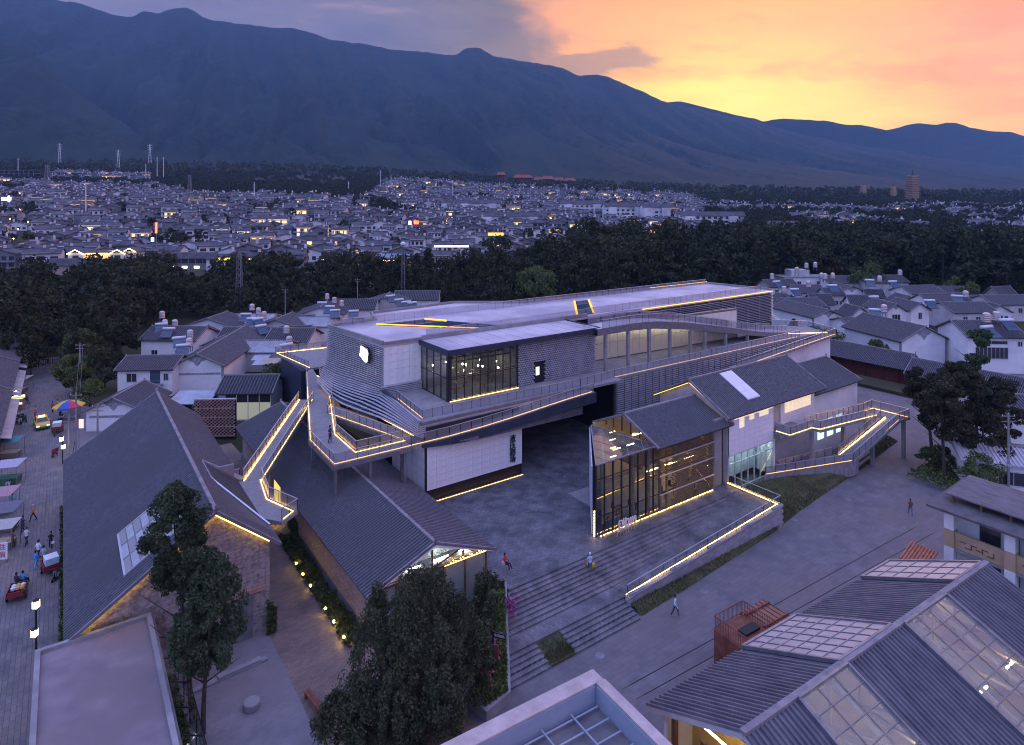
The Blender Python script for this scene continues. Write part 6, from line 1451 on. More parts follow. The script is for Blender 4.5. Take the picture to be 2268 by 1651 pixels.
pine('pine_tree', 'taller pine with forked trunk behind the leaning pine', 2400, 1196, 13.4, 2.5, 202, (.8, .6))
pine('pine_tree', 'dark columnar conifer rising above the pines', 2440, 1160, 16.6, 2.1, 203, (.2, 0), .30, fm=F_cyp)
pine('pine_tree', 'open pine crown reaching over the road toward the ramp', 2330, 1150, 11.6, 2.6, 204, (-1.6, .4), .58, 9000, 26)
pine('pine_tree', 'small dark pine to the right of the columnar conifer', 2500, 1165, 10.6, 2.6, 205, (.4, 0), .3, 11000)
pine('pine_tree', 'low dark thicket tree under the columnar conifer', 2455, 1195, 7.6, 3.0, 206, (.4, 0), .12, 10000, fm=F_pine)
single('shrub', 'thin yellow-green shrub in front of the white house at the right', 'round', 2450, 1235, 4.6, 2.0, 2600, .13, F_green, 120, cat='shrub')
single('shrub', 'spreading dark shrub at the foot of the pines', 'flat', 2335, 1180, 3.6, 2.4, 2600, .14, F_ivy, 121, cat='shrub')
rb_ = thing('road_bed', 'raised bed of stones and ground cover under the pines', 'planter', (*W(*T(2400, 1205)), 0), HEAD + rad(30))
MB().prism([(-4.2, -2.6), (6, -3.0), (8, 6), (-2.8, 3.6)], 0, .55).build('kerb', M_stone, rb_, False); MB().prism([(-3.9, -2.3), (5.7, -2.7), (7.6, 5.7), (-2.6, 3.3)], .5, .62).build('soil', M_field, rb_, False)
def ground_cover(name, label, poly_pts, n, size, fm, seed, parent=None, z=0., h=.5, cat='ground cover'):
    rng = random.Random(seed); b = MB(); pts = []
    for _ in range(n):
        t, s = rng.random(), rng.random(); p = lerp3(lerp3(poly_pts[0], poly_pts[1], t), lerp3(poly_pts[3], poly_pts[2], t), s); pts.append((p[0], p[1], (p[2] if len(p) > 2 else z) + rng.random() * h * (.5 + mnoise.noise((p[0] * .6, p[1] * .6, seed))))) 
    leaves(b, pts, size, rng); o = b.build(name, fm, parent, kind='stuff')
    if parent is None: tag(o, label, cat)
    return o
b_ = W(*T(2400, 1205)); ground_cover('undergrowth', 'leafy undergrowth in the raised bed beneath the pines', [(b_[0] - 5, b_[1] - 4), (b_[0] + 5, b_[1] - 4), (b_[0] + 5, b_[1] + 4), (b_[0] - 5, b_[1] + 4)], 2600, .16, F_green, 130, None, .6, .7)
# grass bank between ramp and road
bank = MB(); rows = []
bx = [(38.8, 36.2, 37.4), (45, 36.5, 37.4), (52, 37.0, 37.5), (60.8, 37.6, 37.6), (61.6, 37.8, 44), (66, 38.4, 44), (72, 39.0, 42.6), (79, 39.6, 40.4), (82, 39.8, 43), (90, 40.8, 44), (97, 41.6, 45)]
for i, (a, b0, b1) in enumerate(bx): bank.v += [(a, b0, .02), (a, lerp(b0, b1, .5), .30 if a < 61 else .6), (a, b1, .45 if a < 61 else 1.15)]
for i in range(len(bx) - 1):
    for j in (0, 1): k = i * 3 + j; bank.f.append((k, k + 3, k + 4, k + 1)); bank.m.append(0)
M_turf = mat('turf', (.042, .060, .020), .95, (.125, .110, .055), .8, 8, (.32, .68), bump=.6, bscale=14)
bank.build('grass_bank', M_turf, kind='structure')
def grass():
    rng = random.Random(9); b = MB()
    def blade(x, y, z, h):
        t = rng.uniform(0, 6.28); dx, dy = math.cos(t) * .03, math.sin(t) * .03; lx, ly = rng.uniform(-.12, .12), rng.uniform(-.12, .12)
        b.v += [(x - dx, y - dy, z), (x + dx, y + dy, z), (x + lx, y + ly, z + h)]; n = len(b.v); b.f.append((n - 3, n - 2, n - 1)); b.m.append(0)
    for i in range(len(bx) - 1):
        (a0, p0, q0), (a1, p1, q1) = bx[i], bx[i + 1]; area = (a1 - a0) * (abs(q0 - p0) + abs(q1 - p1)) / 2
        for _ in range(int(area * 150) + 60):
            t, s = rng.random(), rng.random(); zt = .45 if a0 < 61 else 1.15; blade(lerp(a0, a1, t), lerp(lerp(p0, p1, t), lerp(q0, q1, t), s), .02 + zt * s * .9, rng.uniform(.10, .34))
    for _ in range(900): blade(rng.uniform(29.1, 31.4), rng.uniform(36.0, 37.8), .1 + .4 * rng.random(), rng.uniform(.2, .5))
    o = b.build('grass', leaf_mat('grass_blade', (.045, .065, .02), (.12, .115, .05), (.10, .095, .04)), kind='stuff'); tag(o, 'short dry grass on the bank below the ramp', 'grass')
grass()
MB().prism([(29.1, 36.0), (31.4, 36.0), (31.4, 37.9), (29.1, 37.9)], -.02, [.2, .2, .7, .7]).build('planted_bed', M_turf, kind='structure')
# stone seat steps on the far bank
for i in range(6):
    o = MB().box(0, 7.5 - i * .6, 0, .35, 0, .30).build('stone_step', M_conc, None, False, loc=(80.5 + i * 1.3, 41.2 + i * .62 - 1.2, .12 + i * .16), rz=rad(6)); tag(o, ORD[i] + ' pale stone step from the left below the zigzag ramp', 'step', 'stone steps in the grass bank')
# alley planting with lights
ground_cover('hedge', 'low dark hedge along the brick shed lit by garden lights', [(17.6, 46.5), (19.1, 46.5), (19.1, 66), (17.6, 66)], 5200, .13, F_ivy, 131, None, .05, 1.1, 'hedge')
for i, y in enumerate((47.4, 49.6, 51.6, 55.4, 57.6, 59.6, 68.5, 71.5, 75)):
    t = thing('garden_light', ORD[i] + ' small garden light from the near end of the alley', 'lamp', (17.7 if y < 66 else 18.2, y, 0), 0, 'alley garden lights')
    MB().box(-.04, .04, -.04, .04, 0, .35).build('stake', M_frame, t, False); MB().lathe([(.05, 0), (.10, .08), (.06, .18), (.02, .2)], (0, 0, .35), 8).build('lamp_head', emit('garden_bulb', (1., .68, .12), 60.) if i == 0 else MATS['garden_bulb'], t, False)
ground_cover('creeper', 'creeper climbing the corner of the stone gable', [(13.2, 51.9), (13.6, 51.9), (13.8, 51.5), (13.0, 51.5)], 1500, .12, F_ivy, 132, None, .1, 4.4, 'creeper')
ground_cover('creeper', 'creeper hanging on the brick shed wall by the bridge', [(19.0, 64), (19.2, 64), (19.2, 67.5), (19.0, 67.5)], 1300, .12, F_ivy, 133, None, .4, 4.6, 'creeper')
ground_cover('roof_garden', 'trailing plants on the planter wall between brick shed and steps', [(26.0, 38.4), (29.3, 42.5), (28.4, 45.2), (24.2, 40)], 8000, .12, F_jun, 134, None, .4, 3.6, 'plants')
ground_cover('leanto_plants', 'leafy plants inside the glass planting bed', [(5.5, 38), (6.5, 38), (6.5, 50.5), (5.5, 50.5)], 1500, .16, F_green, 135, None, .1, 1.3, 'plants')
ground_cover('verge_plants', 'ragged strip of plants along the street side of the big shed', [(-.2, 52.5), (.35, 52.5), (.35, 86), (-.2, 86)], 3600, .16, F_ivy, 136, None, .1, 1.5, 'plants')
# planter wall at the left end of the steps, with pink flowers
PL = thing('step_planter', 'pale concrete planter with flowers beside the steps', 'planter', (24.6, 35.6, 0))
MB().prism([(22.6, 34.7), (24.9, 35.2), (29.7, 42.6), (28.6, 43.2), (22.2, 36.4)], 0, [.7, .7, 2.9, 2.9, .8]).build('wall', M_conc, PL)
ground_cover('flower_leaves', '', [(22.6, 35.0, .7), (24.7, 35.3, .7), (29.4, 42.5, 2.9), (28.4, 43.0, 2.9)], 7500, .11, F_green, 137, PL, .8, 1.0)
ground_cover('flower_leaves', '', [(22.3, 36.2, .8), (23.0, 35.6, .8), (28.8, 42.4, 2.7), (28.2, 42.8, 2.7)], 5000, .12, F_jun, 138, PL, .8, 1.6)
fl = MB(); rng = random.Random(3); pk = []
for i in range(46):
    t = rng.random(); pk.append((lerp(23, 25.6, t) + rng.uniform(-.5, .5), lerp(35.4, 38, t) + rng.uniform(-.5, .5), 1.2 + t + rng.random() * .8))
leaves(fl, [p for q in pk for p in clump_pts(rng, q, .14, 12)], .06, rng); fl.build('blossom', mat('pink_petal', (.50, .16, .24), .7), PL, kind='stuff')
fl = MB(); leaves(fl, [p for q in range(26) for p in clump_pts(rng, (rng.uniform(28.0, 28.9), rng.uniform(39.6, 40.6), 1.9 + rng.random() * 1.4), .18, 26)], .06, rng); fl.build('blossom', mat('magenta_petal', (.30, .03, .19), .7), PL, kind='stuff')
# ---------------------------------------------------------------- the old town on the plain
M_farwall = mat('town_white_wall', (.58, .58, .62), .85, (.78, .77, .80), .12, 5, coord='Object', c3=(.30, .29, .32), s3=.06)
M_farroof = mat('town_grey_roof', (.050, .049, .062), .8, (.115, .108, .125), .25, 6)
M_fargrey = mat('town_grey_wall', (.14, .14, .165), .85, (.22, .215, .24), .3)
L_win = emit('town_window_light', (1., .62, .20), 1.7)
L_eave = emit('town_eave_light', (1., .70, .30), 7.)
L_orange = emit('street_lamp_glow', (1., .45, .08), 55.)
L_red = emit('red_neon', (1., .10, .03), 4.)
L_blue = emit('cold_neon', (.55, .75, 1.), 5.)
TM = [M_farwall, M_farroof, M_window, L_win, M_steel, M_fargrey]
def town_parts(seed, lit=False):
    """wall / roof / windows / rooftop of one town house, local x across, y away"""
    r = random.Random(seed); w = r.uniform(8, 13); d = r.uniform(6.5, 9); e = r.choice([4.2, 6.0, 6.3, 6.6]); h = e + r.uniform(1.2, 1.7)
    wl, rf, wn, ex = MB(), MB(), [], MB()
    wm = 0 if r.random() < .62 else 5
    wl.box(-w / 2, w / 2, 0, d, -2, e, wm)
    ax = r.random() < .66
    if ax:
        wl.face([(-w / 2, 0, e), (-w / 2, d, e), (-w / 2, d / 2, h)], wm).face([(w / 2, 0, e), (w / 2, d, e), (w / 2, d / 2, h)], wm)
        for s in (0, 1):
            y = -.7 if s == 0 else d + .7; z = e - .45
            rf.face([(-w / 2 - .5, d / 2, h + .15), (w / 2 + .5, d / 2, h + .15), (w / 2 + .5, y, z + .1), (-w / 2 - .5, y, z + .1)], 1)
            rf.face([(-w / 2 - .5, y, z - .12), (w / 2 + .5, y, z - .12), (w / 2 + .5, y, z + .1), (-w / 2 - .5, y, z + .1)], 1)
        rf.box(-w / 2 - .5, w / 2 + .5, d / 2 - .18, d / 2 + .18, h + .05, h + .4, 1)
    else:
        wl.face([(-w / 2, 0, e), (w / 2, 0, e), (0, 0, h)], wm)
        for s in (-1, 1):
            x = s * (w / 2 + .6); z = e - .4
            rf.face([(0, -.5, h + .15), (0, d + .5, h + .15), (x, d + .5, z + .1), (x, -.5, z + .1)], 1)
            rf.face([(0, -.5, h + .15), (x, -.5, z + .1), (x, -.5, z - .15), (0, -.5, h - .12)], 1)
        rf.box(-.18, .18, -.5, d + .5, h + .05, h + .4, 1)
    n = r.randint(2, 4)
    for lv in ((.9, 3.5) if e > 5 else (1.0,)):
        for i in range(n):
            x = -w / 2 + w * (i + .5) / n; ww = w / n * r.uniform(.22, .36); m = 3 if lit and r.random() < .7 else 2
            wn.append((MB().box(x - ww, x + ww, -.06, .05, lv, lv + 1.5, m)))
    if e > 5 and r.random() < .6: ex.box(-w / 2, w / 2, -.9, 0, 2.7, 2.9, 5)
    if r.random() < .55: ex.box(w / 2, w / 2 + 4, 1, d - .5, -2, 3.1, wm).box(w / 2, w / 2 + 4.3, .7, d - .2, 3.1, 3.35, 1)
    if r.random() < .7:
        x, y = r.uniform(-w / 3, w / 3), d * .6; ex.tube((x, y, h - .3), (x, y, h + 1.5), .55, n=8, m=0)
    if r.random() < .6:
        x = r.uniform(-w / 3, w / 3); ex.face([(x - 1, -.3, e + .1), (x + 1, -.3, e + .1), (x + 1, 1.2, e + 1.5), (x - 1, 1.2, e + 1.5)], 2).tube((x - 1.1, 1.3, e + 1.6), (x + 1.1, 1.3, e + 1.6), .25, n=6, m=0)
    if lit: ex.box(-w / 2, w / 2, -.75, -.68, e - .55, e - .45, 3)
    desc = ('white' if wm == 0 else 'grey') + '-walled ' + ('two-storey' if e > 5 else 'low') + ' house' + (' with lit windows' if lit else '') + (', eaves to viewer' if ax else ', gable to viewer')
    return wl, rf, wn, ex, desc
NPROTO = 12
protoP, protoM, DESC = [], [], []
for i in range(NPROTO):
    wl, rf, wn, ex, ds = town_parts(300 + i, i in (4, 7, 9)); DESC.append(ds)
    protoP.append([('wall', wl.mesh('wall', TM)), ('roof', rf.mesh('roof', TM))] + [('window', q.mesh('window', TM)) for q in wn] + ([('roof_fitting', ex.mesh('roof_fitting', TM))] if ex.f else []))
    al = MB()
    for q in [wl, rf, ex] + wn:
        n = len(al.v); al.v += q.v; al.f += [tuple(k + n for k in f) for f in q.f]; al.m += q.m
    protoM.append((al, al.mesh('town_house', TM)))
def town():
    rng = random.Random(21); spots = []
    Y = 322.
    while Y < 1300:
        dy = 13.5 + (Y - 322) * .014; X = -.86 * Y
        while X < .84 * Y:
            t = X / Y; x = 1134 + 1400 * t; ok = True
            if x > 1230 and Y < 395: ok = False
            lo, hi = interp([(-80, 880), (300, 880), (430, 740), (800, 720), (880, 1250), (1500, 1290), (1560, 900), (1800, 900), (2400, 1000)], x), 0
            if Y > lo: ok = False
            if 110 < x < 330 and 930 < Y < 1120: ok = True
            nz = mnoise.noise((X * .011, Y * .011, 4.)) + .4 * mnoise.noise((X * .03, Y * .03, 9.))
            if x > 1560 and nz > -.12: ok = False
            elif nz > .48: ok = False
            if abs(x - interp([(330, 0), (640, 0)], Y) - interp([(300, 330), (420, 345), (640, 360)], Y)) < 9 and Y < 560: ok = False
            if abs(x - interp([(300, 40), (640, 62)], Y)) < 14 and Y < 640: ok = False
            if ok: spots.append((X + rng.uniform(-2, 2), Y + rng.uniform(-2.5, 2.5)))
            X += rng.uniform(13, 20)
        Y += dy
    spots.sort(key=lambda s: s[1] + abs(s[0]) * .05)
    mass_ = MB(); cnt = 0
    for i, (X, Y) in enumerate(spots):
        if any(abs(X - a) < w / 2 + 4 and b - 4 < Y < b + d + 3 for a, b, w, d in RESERVED): continue
        k = rng.randrange(NPROTO)
        if k in (4, 7, 9) and rng.random() < .5: k = (k + 1) % NPROTO
        z = gz(X, Y) + (mnoise.noise((X * .006, Y * .006, 3.)) * 4 * min(1, (Y - 330) / 300) if Y > 330 else 0)
        rz = HEAD + rng.gauss(0, .12) + (rad(90) if rng.random() < .12 else 0) + math.atan2(-X, Y) * .5
        s = rng.uniform(1.0, 1.35)
        if cnt < 300:
            lab = DESC[k] + ', ' + ('left' if X < -.5 * Y else 'left middle' if X < -.2 * Y else 'right middle' if X < .1 * Y else 'right') + ' of town' + (', front rows' if Y < 350 else ', deeper rows')
            if cnt < 130:
                h = thing('town_house', lab, 'house', (*W(X, Y), z), rz, 'old town houses'); h.scale = (s, s, s)
                for n, me in protoP[k]: place(n, me, h)
            else:
                h = place('town_house', protoM[k][1], None, (*W(X, Y), z), rz); h.scale = (s, s, s); tag(h, lab, 'house', 'old town houses')
            cnt += 1
        else:
            p = protoM[k][0]; c, sn = math.cos(rz), math.sin(rz); wx, wy = W(X, Y); n = len(mass_.v)
            mass_.v += [(wx + (a * c - b * sn) * s, wy + (a * sn + b * c) * s, z + q * s) for a, b, q in p.v]
            mass_.f += [tuple(j + n for j in f) for f in p.f]; mass_.m += p.m
    o = mass_.build('distant_town', TM, kind='stuff'); tag(o, 'far quarters of the old town fading toward the hills', 'town')
# named buildings of the front row ------------------------------------------------
RESERVED = []
def spot(x, Y): X = (x - 1134) * Y / 1400; return X, Y, gz(X, Y)
def front(name, label, x, Y, w, d, cat='building', rot=0., group=None):
    X, Y, z = spot(x, Y); RESERVED.append((X, Y, w, d)); return thing(name, label, cat, (*W(X, Y), z), HEAD + rad(rot), group)
h = front('lit_inn', 'white inn outlined with glowing yellow eave lines at the edge of the town', 222, 322, 32, 12, rot=2)
for i, (x, w, e) in enumerate(((-11.5, 7.5, 8.2), (9.3, 7.5, 8.2), (14.6, 6.6, 8.8))):
    MB().box(x - w / 2, x + w / 2, -1.2 + (1.4 if i == 2 else 0), 8, -2, e).build('wing', M_farwall, h, False)
    y = -1.7 + (1.4 if i == 2 else 0)
    MB().prism([(x - w / 2 - .6, y), (x, y), (x, 8.4), (x - w / 2 - .6, 8.4)], [e - .4, e + 1.8, e + 1.8, e - .4], [e, e + 2.1, e + 2.1, e]).prism([(x, y), (x + w / 2 + .6, y), (x + w / 2 + .6, 8.4), (x, 8.4)], [e + 1.8, e - .4, e - .4, e + 1.8], [e + 2.1, e, e, e + 2.1]).build('roof', M_farroof, h, False)
    led(h, [(x - w / 2 - .4, y - .1, e - .5), (x, y - .1, e + 1.6), (x + w / 2 + .4, y - .1, e - .5)], L_eave, .28, .28, 0.).matrix_parent_inverse = Matrix()
    if i < 2:
        for z in (1.2, 4.6): MB().box(x - 1.5, x + 1.5, -1.3, -1.15, z, z + 2.4).build('window', M_window, h, False)
MB().box(-7.7, 5.5, .6, 8, -2, 8).build('wall', M_farwall, h, False); MB().box(-7.7, 5.5, .5, .58, 4.2, 7.6).build('glazing', emit('inn_window_light', (1., .66, .25), .35), h, False); MB().box(-7.7, 5.5, .5, .58, .2, 3.4).build('glazing', M_window, h, False)
MB().box(-8, 5.8, -.2, 9, 8, 8.6).build('roof', M_farroof, h, False)
for z in (3.7, 7.9): led(h, [(-7.6, -.1, z), (5.4, -.1, z)], L_eave, .34, .34, 0.).matrix_parent_inverse = Matrix()
h = front('tan_house', 'tan brick house with pitched sheet roof at the left end of the wood', 195, 296, 46, 10, rot=-3)
gable(h, 'x', 0, 10, -22, 14, 5.0, 5.0, 7.4, 5, .8, .6, M_farroof, mat('tan_brick_wall', (.36, .27, .24), .85, (.42, .33, .29), .4), .8, .14, world=False)
for i in range(5): MB().box(-9 + i * 4.4, -5.2 + i * 4.4, -.1, 0, 1.8, 4.4).build('window', M_window, h, False)
h = front('long_shop', 'long grey shop row with dark glass and white signs at the edge of the town', 430, 318, 40, 9, rot=1)
gable(h, 'x', 0, 9, -19, 9, 6.2, 6.2, 8.4, 4.5, .8, .4, M_farroof, M_fargrey, .8, .14, world=False)
for i in range(7): MB().box(-17 + i * 3.6, -14 + i * 3.6, -.1, 0, 3.4, 5.6).build('window', M_window, h, False)
for i in range(3): MB().box(-12 + i * 6, -9.4 + i * 6, -.2, -.05, .8, 2.0).build('shop_sign', emit('shop_sign_light', (.85, .95, 1.), 2.2) if i == 0 else MATS['shop_sign_light'], h, False)
MB().box(-18.4, -16.4, -.2, -.05, 3.2, 5.6).build('sign_board', M_farwall, h, False); q = place('lettering', text_mesh('福', 1.8, mat('blue_sign_paint', (.05, .18, .5), .6), .04), h, (-17.4, -.26, 4.4)); q.rotation_euler = (rad(90), 0, 0)
h = front('white_shop', 'white house with three dark windows next to the long shop row', 490, 316, 16, 8)
gable(h, 'x', 0, 8, -7.5, 7.5, 6.0, 6.0, 8.0, 4, .7, .4, M_farroof, M_farwall, .8, .14, world=False)
for i in range(3): MB().box(-5.8 + i * 4.4, -3.4 + i * 4.4, -.1, 0, 3.2, 5.4).build('window', M_window, h, False)
h = front('led_eave_house', 'house with one long glowing eave line between shop row and balcony inn', 590, 322, 26, 9)
gable(h, 'x', 0, 9, -12, 12, 5.6, 5.6, 7.8, 4.5, .8, .4, M_farroof, mat('cream_wall', (.55, .45, .30), .85), .8, .14, world=False)
led(h, [(-12, -.9, 5.1), (12, -.9, 5.1)], L_eave, .32, .3, 0.).matrix_parent_inverse = Matrix()
for i in range(5): MB().box(-10.5 + i * 4.6, -7.8 + i * 4.6, -.1, 0, 1.0, 3.6).build('window', L_win if i in (0, 4) else M_window, h, False)
h = front('balcony_inn', 'long inn with glowing yellow balcony and tilted solar panels on its roof', 805, 306, 46, 10, rot=-6)
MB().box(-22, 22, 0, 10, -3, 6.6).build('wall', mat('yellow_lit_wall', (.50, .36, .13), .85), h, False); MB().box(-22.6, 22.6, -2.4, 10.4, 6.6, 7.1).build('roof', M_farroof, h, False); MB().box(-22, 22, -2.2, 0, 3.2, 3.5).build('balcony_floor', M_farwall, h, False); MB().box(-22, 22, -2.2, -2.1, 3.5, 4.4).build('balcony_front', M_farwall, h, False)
led(h, [(-21, -1.6, 6.45), (21, -1.6, 6.45)], L_eave, .26, .2, 0.).matrix_parent_inverse = Matrix()
for i in range(9): MB().box(-19.6 + i * 4.6, -17.8 + i * 4.6, -.1, 0, 3.5, 5.9).build('door', M_wood, h, False)
for i in range(11):
    t = thing('solar_collector', ORD[i] + ' tilted blue solar collector from the left on the balcony inn', 'solar collector', h.location + Vector((0, 0, 7.1)), h.rotation_euler.z, 'solar panels on the balcony inn')
    x = -14 + i * 3.1 + (2.5 if i > 5 else 0); b = MB(); b.v = [(x, 0, .2), (x + 2.7, 0, .2), (x + 2.7, 3.4, 2.2), (x, 3.4, 2.2), (x, .05, .08), (x + 2.7, .05, .08), (x + 2.7, 3.45, 2.08), (x, 3.45, 2.08)]; b.f = [(0, 1, 2, 3), (7, 6, 5, 4), (0, 4, 5, 1), (1, 5, 6, 2), (2, 6, 7, 3), (3, 7, 4, 0)]; b.m = [0] * 6
    b.build('panel', mat('solar_cell', (.14, .19, .27), .2, (.2, .25, .33), 1.) if 'solar_cell' not in MATS else MATS['solar_cell'], t, False); MB().box(x + .2, x + .3, 3.2, 3.3, 0, 2.0).build('leg', M_steel, t, False)
for i, x in enumerate((-20.5, -16.2, 1.2)):
    o = MB().lathe([(1.5, 0), (1.5, 3.0), (1.2, 3.4)], (0, 0, 0), 14).build('roof_cistern', mat('dark_cistern', (.05, .035, .035), .6) if i == 0 else MATS['dark_cistern'], None, False, loc=(h.matrix_basis @ Vector((x, 2.2, 7.1)))); tag(o, ORD[i] + ' dark round cistern from the left on the balcony inn', 'cistern', 'cisterns on the balcony inn')
h = front('yellow_gallery_inn', 'two-storey inn with lit yellow gallery in the middle of the town', 715, 395, 42, 9)
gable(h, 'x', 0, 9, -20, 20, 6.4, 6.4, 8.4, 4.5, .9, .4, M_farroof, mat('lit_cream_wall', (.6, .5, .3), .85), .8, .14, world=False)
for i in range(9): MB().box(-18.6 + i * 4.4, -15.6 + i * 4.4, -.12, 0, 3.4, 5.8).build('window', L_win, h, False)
for i, (x, Y, w, d, hh, lab) in enumerate(((1575, 545, 58, 14, 11, 'long white school building with grey hip roof behind the wood'), (1455, 600, 26, 14, 14, 'white school wing with three rows of windows'), (1385, 615, 40, 14, 13, 'white school block left of the three-storey wing'), (1290, 655, 46, 14, 12, 'white school block farthest left behind the wood'), (1800, 500, 66, 12, 8, 'long grey-roofed building behind the right part of the wood'), (1130, 520, 60, 12, 9, 'long pale building in the middle of the town'), (1060, 640, 44, 12, 10, 'pale building with rows of windows beyond the big tree'), (1010, 640, 30, 10, 9, 'pale gabled block beside the building with rows of windows'))):
    h = front('long_building', lab, x, Y, w, d, rot=R.uniform(-6, 4))
    gable(h, 'x', 0, d, -w / 2, w / 2, hh, hh, hh + 3.2, d / 2, .9, .6, M_farroof, M_farwall, 1.2, .16, zb=-6, world=False)
    for lv in range(int(hh // 3.6)):
        for k in range(int(w // 5)): MB().box(-w / 2 + 1.4 + k * 5, -w / 2 + 4.0 + k * 5, -.12, 0, 1.0 + lv * 3.6, 2.9 + lv * 3.6).build('window', M_window, h, False)
    for s in (-1, 1):
        q = MB().prism([(s * w * .32 - 4, -2.5), (s * w * .32 + 4, -2.5), (s * w * .32 + 4, 0), (s * w * .32 - 4, 0)], -6, hh - .6, 0, 1).build('bay', [M_farwall, M_farroof], h, False)
# half-built concrete frame at the far left
h = front('concrete_frame', 'half-built concrete frame building at the far left of the town', 25, 930, 70, 16)
for lv in range(5): MB().box(-34, 34, 0, 14, lv * 3.8, lv * 3.8 + .6).build('slab', M_fargrey, h, False)
for k in range(10): MB().box(-33 + k * 7.2, -32.2 + k * 7.2, .3, 1.1, -4, 15.2).build('column', M_fargrey, h, False)
MB().box(-34, 34, 12, 13.5, -4, 15).build('back_wall', M_dark, h, False)
town()
# three pagodas
def pagoda(label, x, Y, H, w, tiers):
    X, Y, z = spot(x, Y); t = thing('pagoda', label, 'pagoda', (*W(X, Y), z - 1), HEAD + rad(12)); m = mat('pagoda_stone', (.36, .26, .185), .85, (.44, .33, .24), .2) if 'pagoda_stone' not in MATS else MATS['pagoda_stone']
    MB().box(-w * .5, w * .5, -w * .5, w * .5, -8, H * .17).build('base', m, t, False)
    for i in range(tiers):
        s = i / tiers; ww = w * .5 * (1.02 + .13 * math.sin(s * 2.6) - .42 * s ** 3); z0 = H * (.17 + .68 * s); z1 = H * (.17 + .68 * (i + 1) / tiers); hh = z1 - z0
        q = MB().box(-ww * .93, ww * .93, -ww * .93, ww * .93, z0, z1).build('tier', m, t, False); MB().lathe([(ww * 1.36, z1 - hh * .42), (ww * 1.78, z1 - hh * .12), (ww * 1.44, z1)], (0, 0, 0), 4).build('eave', m, q, False).rotation_euler = (0, 0, rad(45))
    MB().lathe([(w * .30, H * .85), (w * .2, H * .88), (w * .1, H * .9), (w * .07, H * .95), (.15, H)], (0, 0, 0), 8).build('spire', M_frame, t, False)
pagoda('tall brown brick pagoda with many tiers standing above the right part of the town', 2021, 1000, 57, 12.5, 14)
pagoda('small distant pagoda farthest left of the three pagodas', 1912, 1130, 34, 6.5, 9)
pagoda('small distant pagoda between the other two pagodas', 1979, 1130, 34, 6.5, 9)
# temple halls with red roofs at the foot of the slope
m_tr = mat('temple_red_roof', (.20, .06, .035), .75, (.27, .09, .055), .1)
for i, (x, y, w, lab) in enumerate(((1110, 388, 18, 'small red-roofed temple hall farthest left on the slope'), (1158, 394, 42, 'largest red-roofed temple hall on the slope'), (1192, 399, 20, 'low red temple roof next to the largest hall'), (1213, 397, 26, 'red temple roof in the middle of the row'), (1237, 400, 22, 'red temple roof right of the middle one'), (1262, 401, 24, 'red-roofed hall at the right end of the temple row'))):
    Y = 1400.; X = (x - 1134) * Y / 1400; z = HCAM + (450 - y) / 1400 * Y; t = thing('temple_hall', lab, 'temple', (*W(X, Y), z - 6), HEAD)
    MB().box(-w * .42, w * .42, -8, 8, -22, 6).build('wall', M_red, t, False)
    MB().prism([(-w * .56, -13), (w * .56, -13), (w * .36, -2), (-w * .36, -2)], [5, 5, 12, 12], [6, 6, 13, 13]).prism([(-w * .36, -2), (w * .36, -2), (w * .56, 12), (-w * .56, 12)], [12, 12, 5, 5], [13, 13, 6, 6]).box(-w * .37, w * .37, -2.6, -1.4, 12.5, 14).build('roof', m_tr, t, False)
# masts and pylons
mm = mat('white_mast', (.62, .63, .66), .6)
for i, (x, y0, y1, Y) in enumerate(sorted(((323, 363, 402, 900), (348, 348, 390, 1000), (362, 348, 385, 1000), (563, 404, 447, 650), (772, 402, 428, 800), (843, 378, 410, 900), (866, 388, 425, 850), (1003, 398, 425, 800), (190, 405, 452, 520), (40, 350, 376, 1000)))):
    X = (x - 1134) * Y / 1400; z1 = HCAM + (450 - y0) / 1400 * Y; z0 = gz(X, Y)
    t = thing('mast', ORD[i] + ' slender white pole from the left above the distant roofs', 'mast', (*W(X, Y), z0), 0, 'white poles over the town'); MB().tube((0, 0, -3), (0, 0, z1 - z0), .62, .35, 8).build('pole', mm, t, False); MB().box(-1.2, 1.2, -.1, .1, z1 - z0 - 3, z1 - z0 - 2.7).build('crossarm', mm, t, False)
def lattice(label, x, Y, top_y, w, name='lattice_tower', dome=False):
    X = (x - 1134) * Y / 1400; z0 = gz(X, Y); H = HCAM + (450 - top_y) / 1400 * Y - z0; t = thing(name, label, 'tower', (*W(X, Y), z0), HEAD); n = 12
    P = lambda s, i: (s[0] * lerp(w, w * .45, i / n), s[1] * lerp(w, w * .45, i / n), H * i / n)
    for s in ((-1, -1), (1, -1), (1, 1), (-1, 1)): MB().bar(P(s, 0), P(s, n), .12 * w).build('leg', M_steel, t, False)
    b = MB(); c = ((-1, -1), (1, -1), (1, 1), (-1, 1))
    for i in range(n):
        for k in range(4): b.bar(P(c[k], i), P(c[(k + 1) % 4], i + 1), .07 * w); b.bar(P(c[k], i + 1), P(c[(k + 1) % 4], i + 1), .06 * w)
    b.build('bracing', M_steel, t, False)
    if dome: MB().lathe([(.2, 0), (.9, .4), (.9, .9), (.2, 1.4)], (0, 0, H), 10).build('dome', M_white, t, False)
    return t
lattice('grey steel lattice tower rising from the roofs before the wood', 530, 180, 556, .95)
lattice('lattice tower with white dome in the middle of the wood', 893, 205, 545, .7, dome=True)
lattice('thin lattice mast over the left part of the town', 105, 800, 366, 3.0); lattice('lattice mast beside the white poles of the town', 420, 560, 388, 1.8)
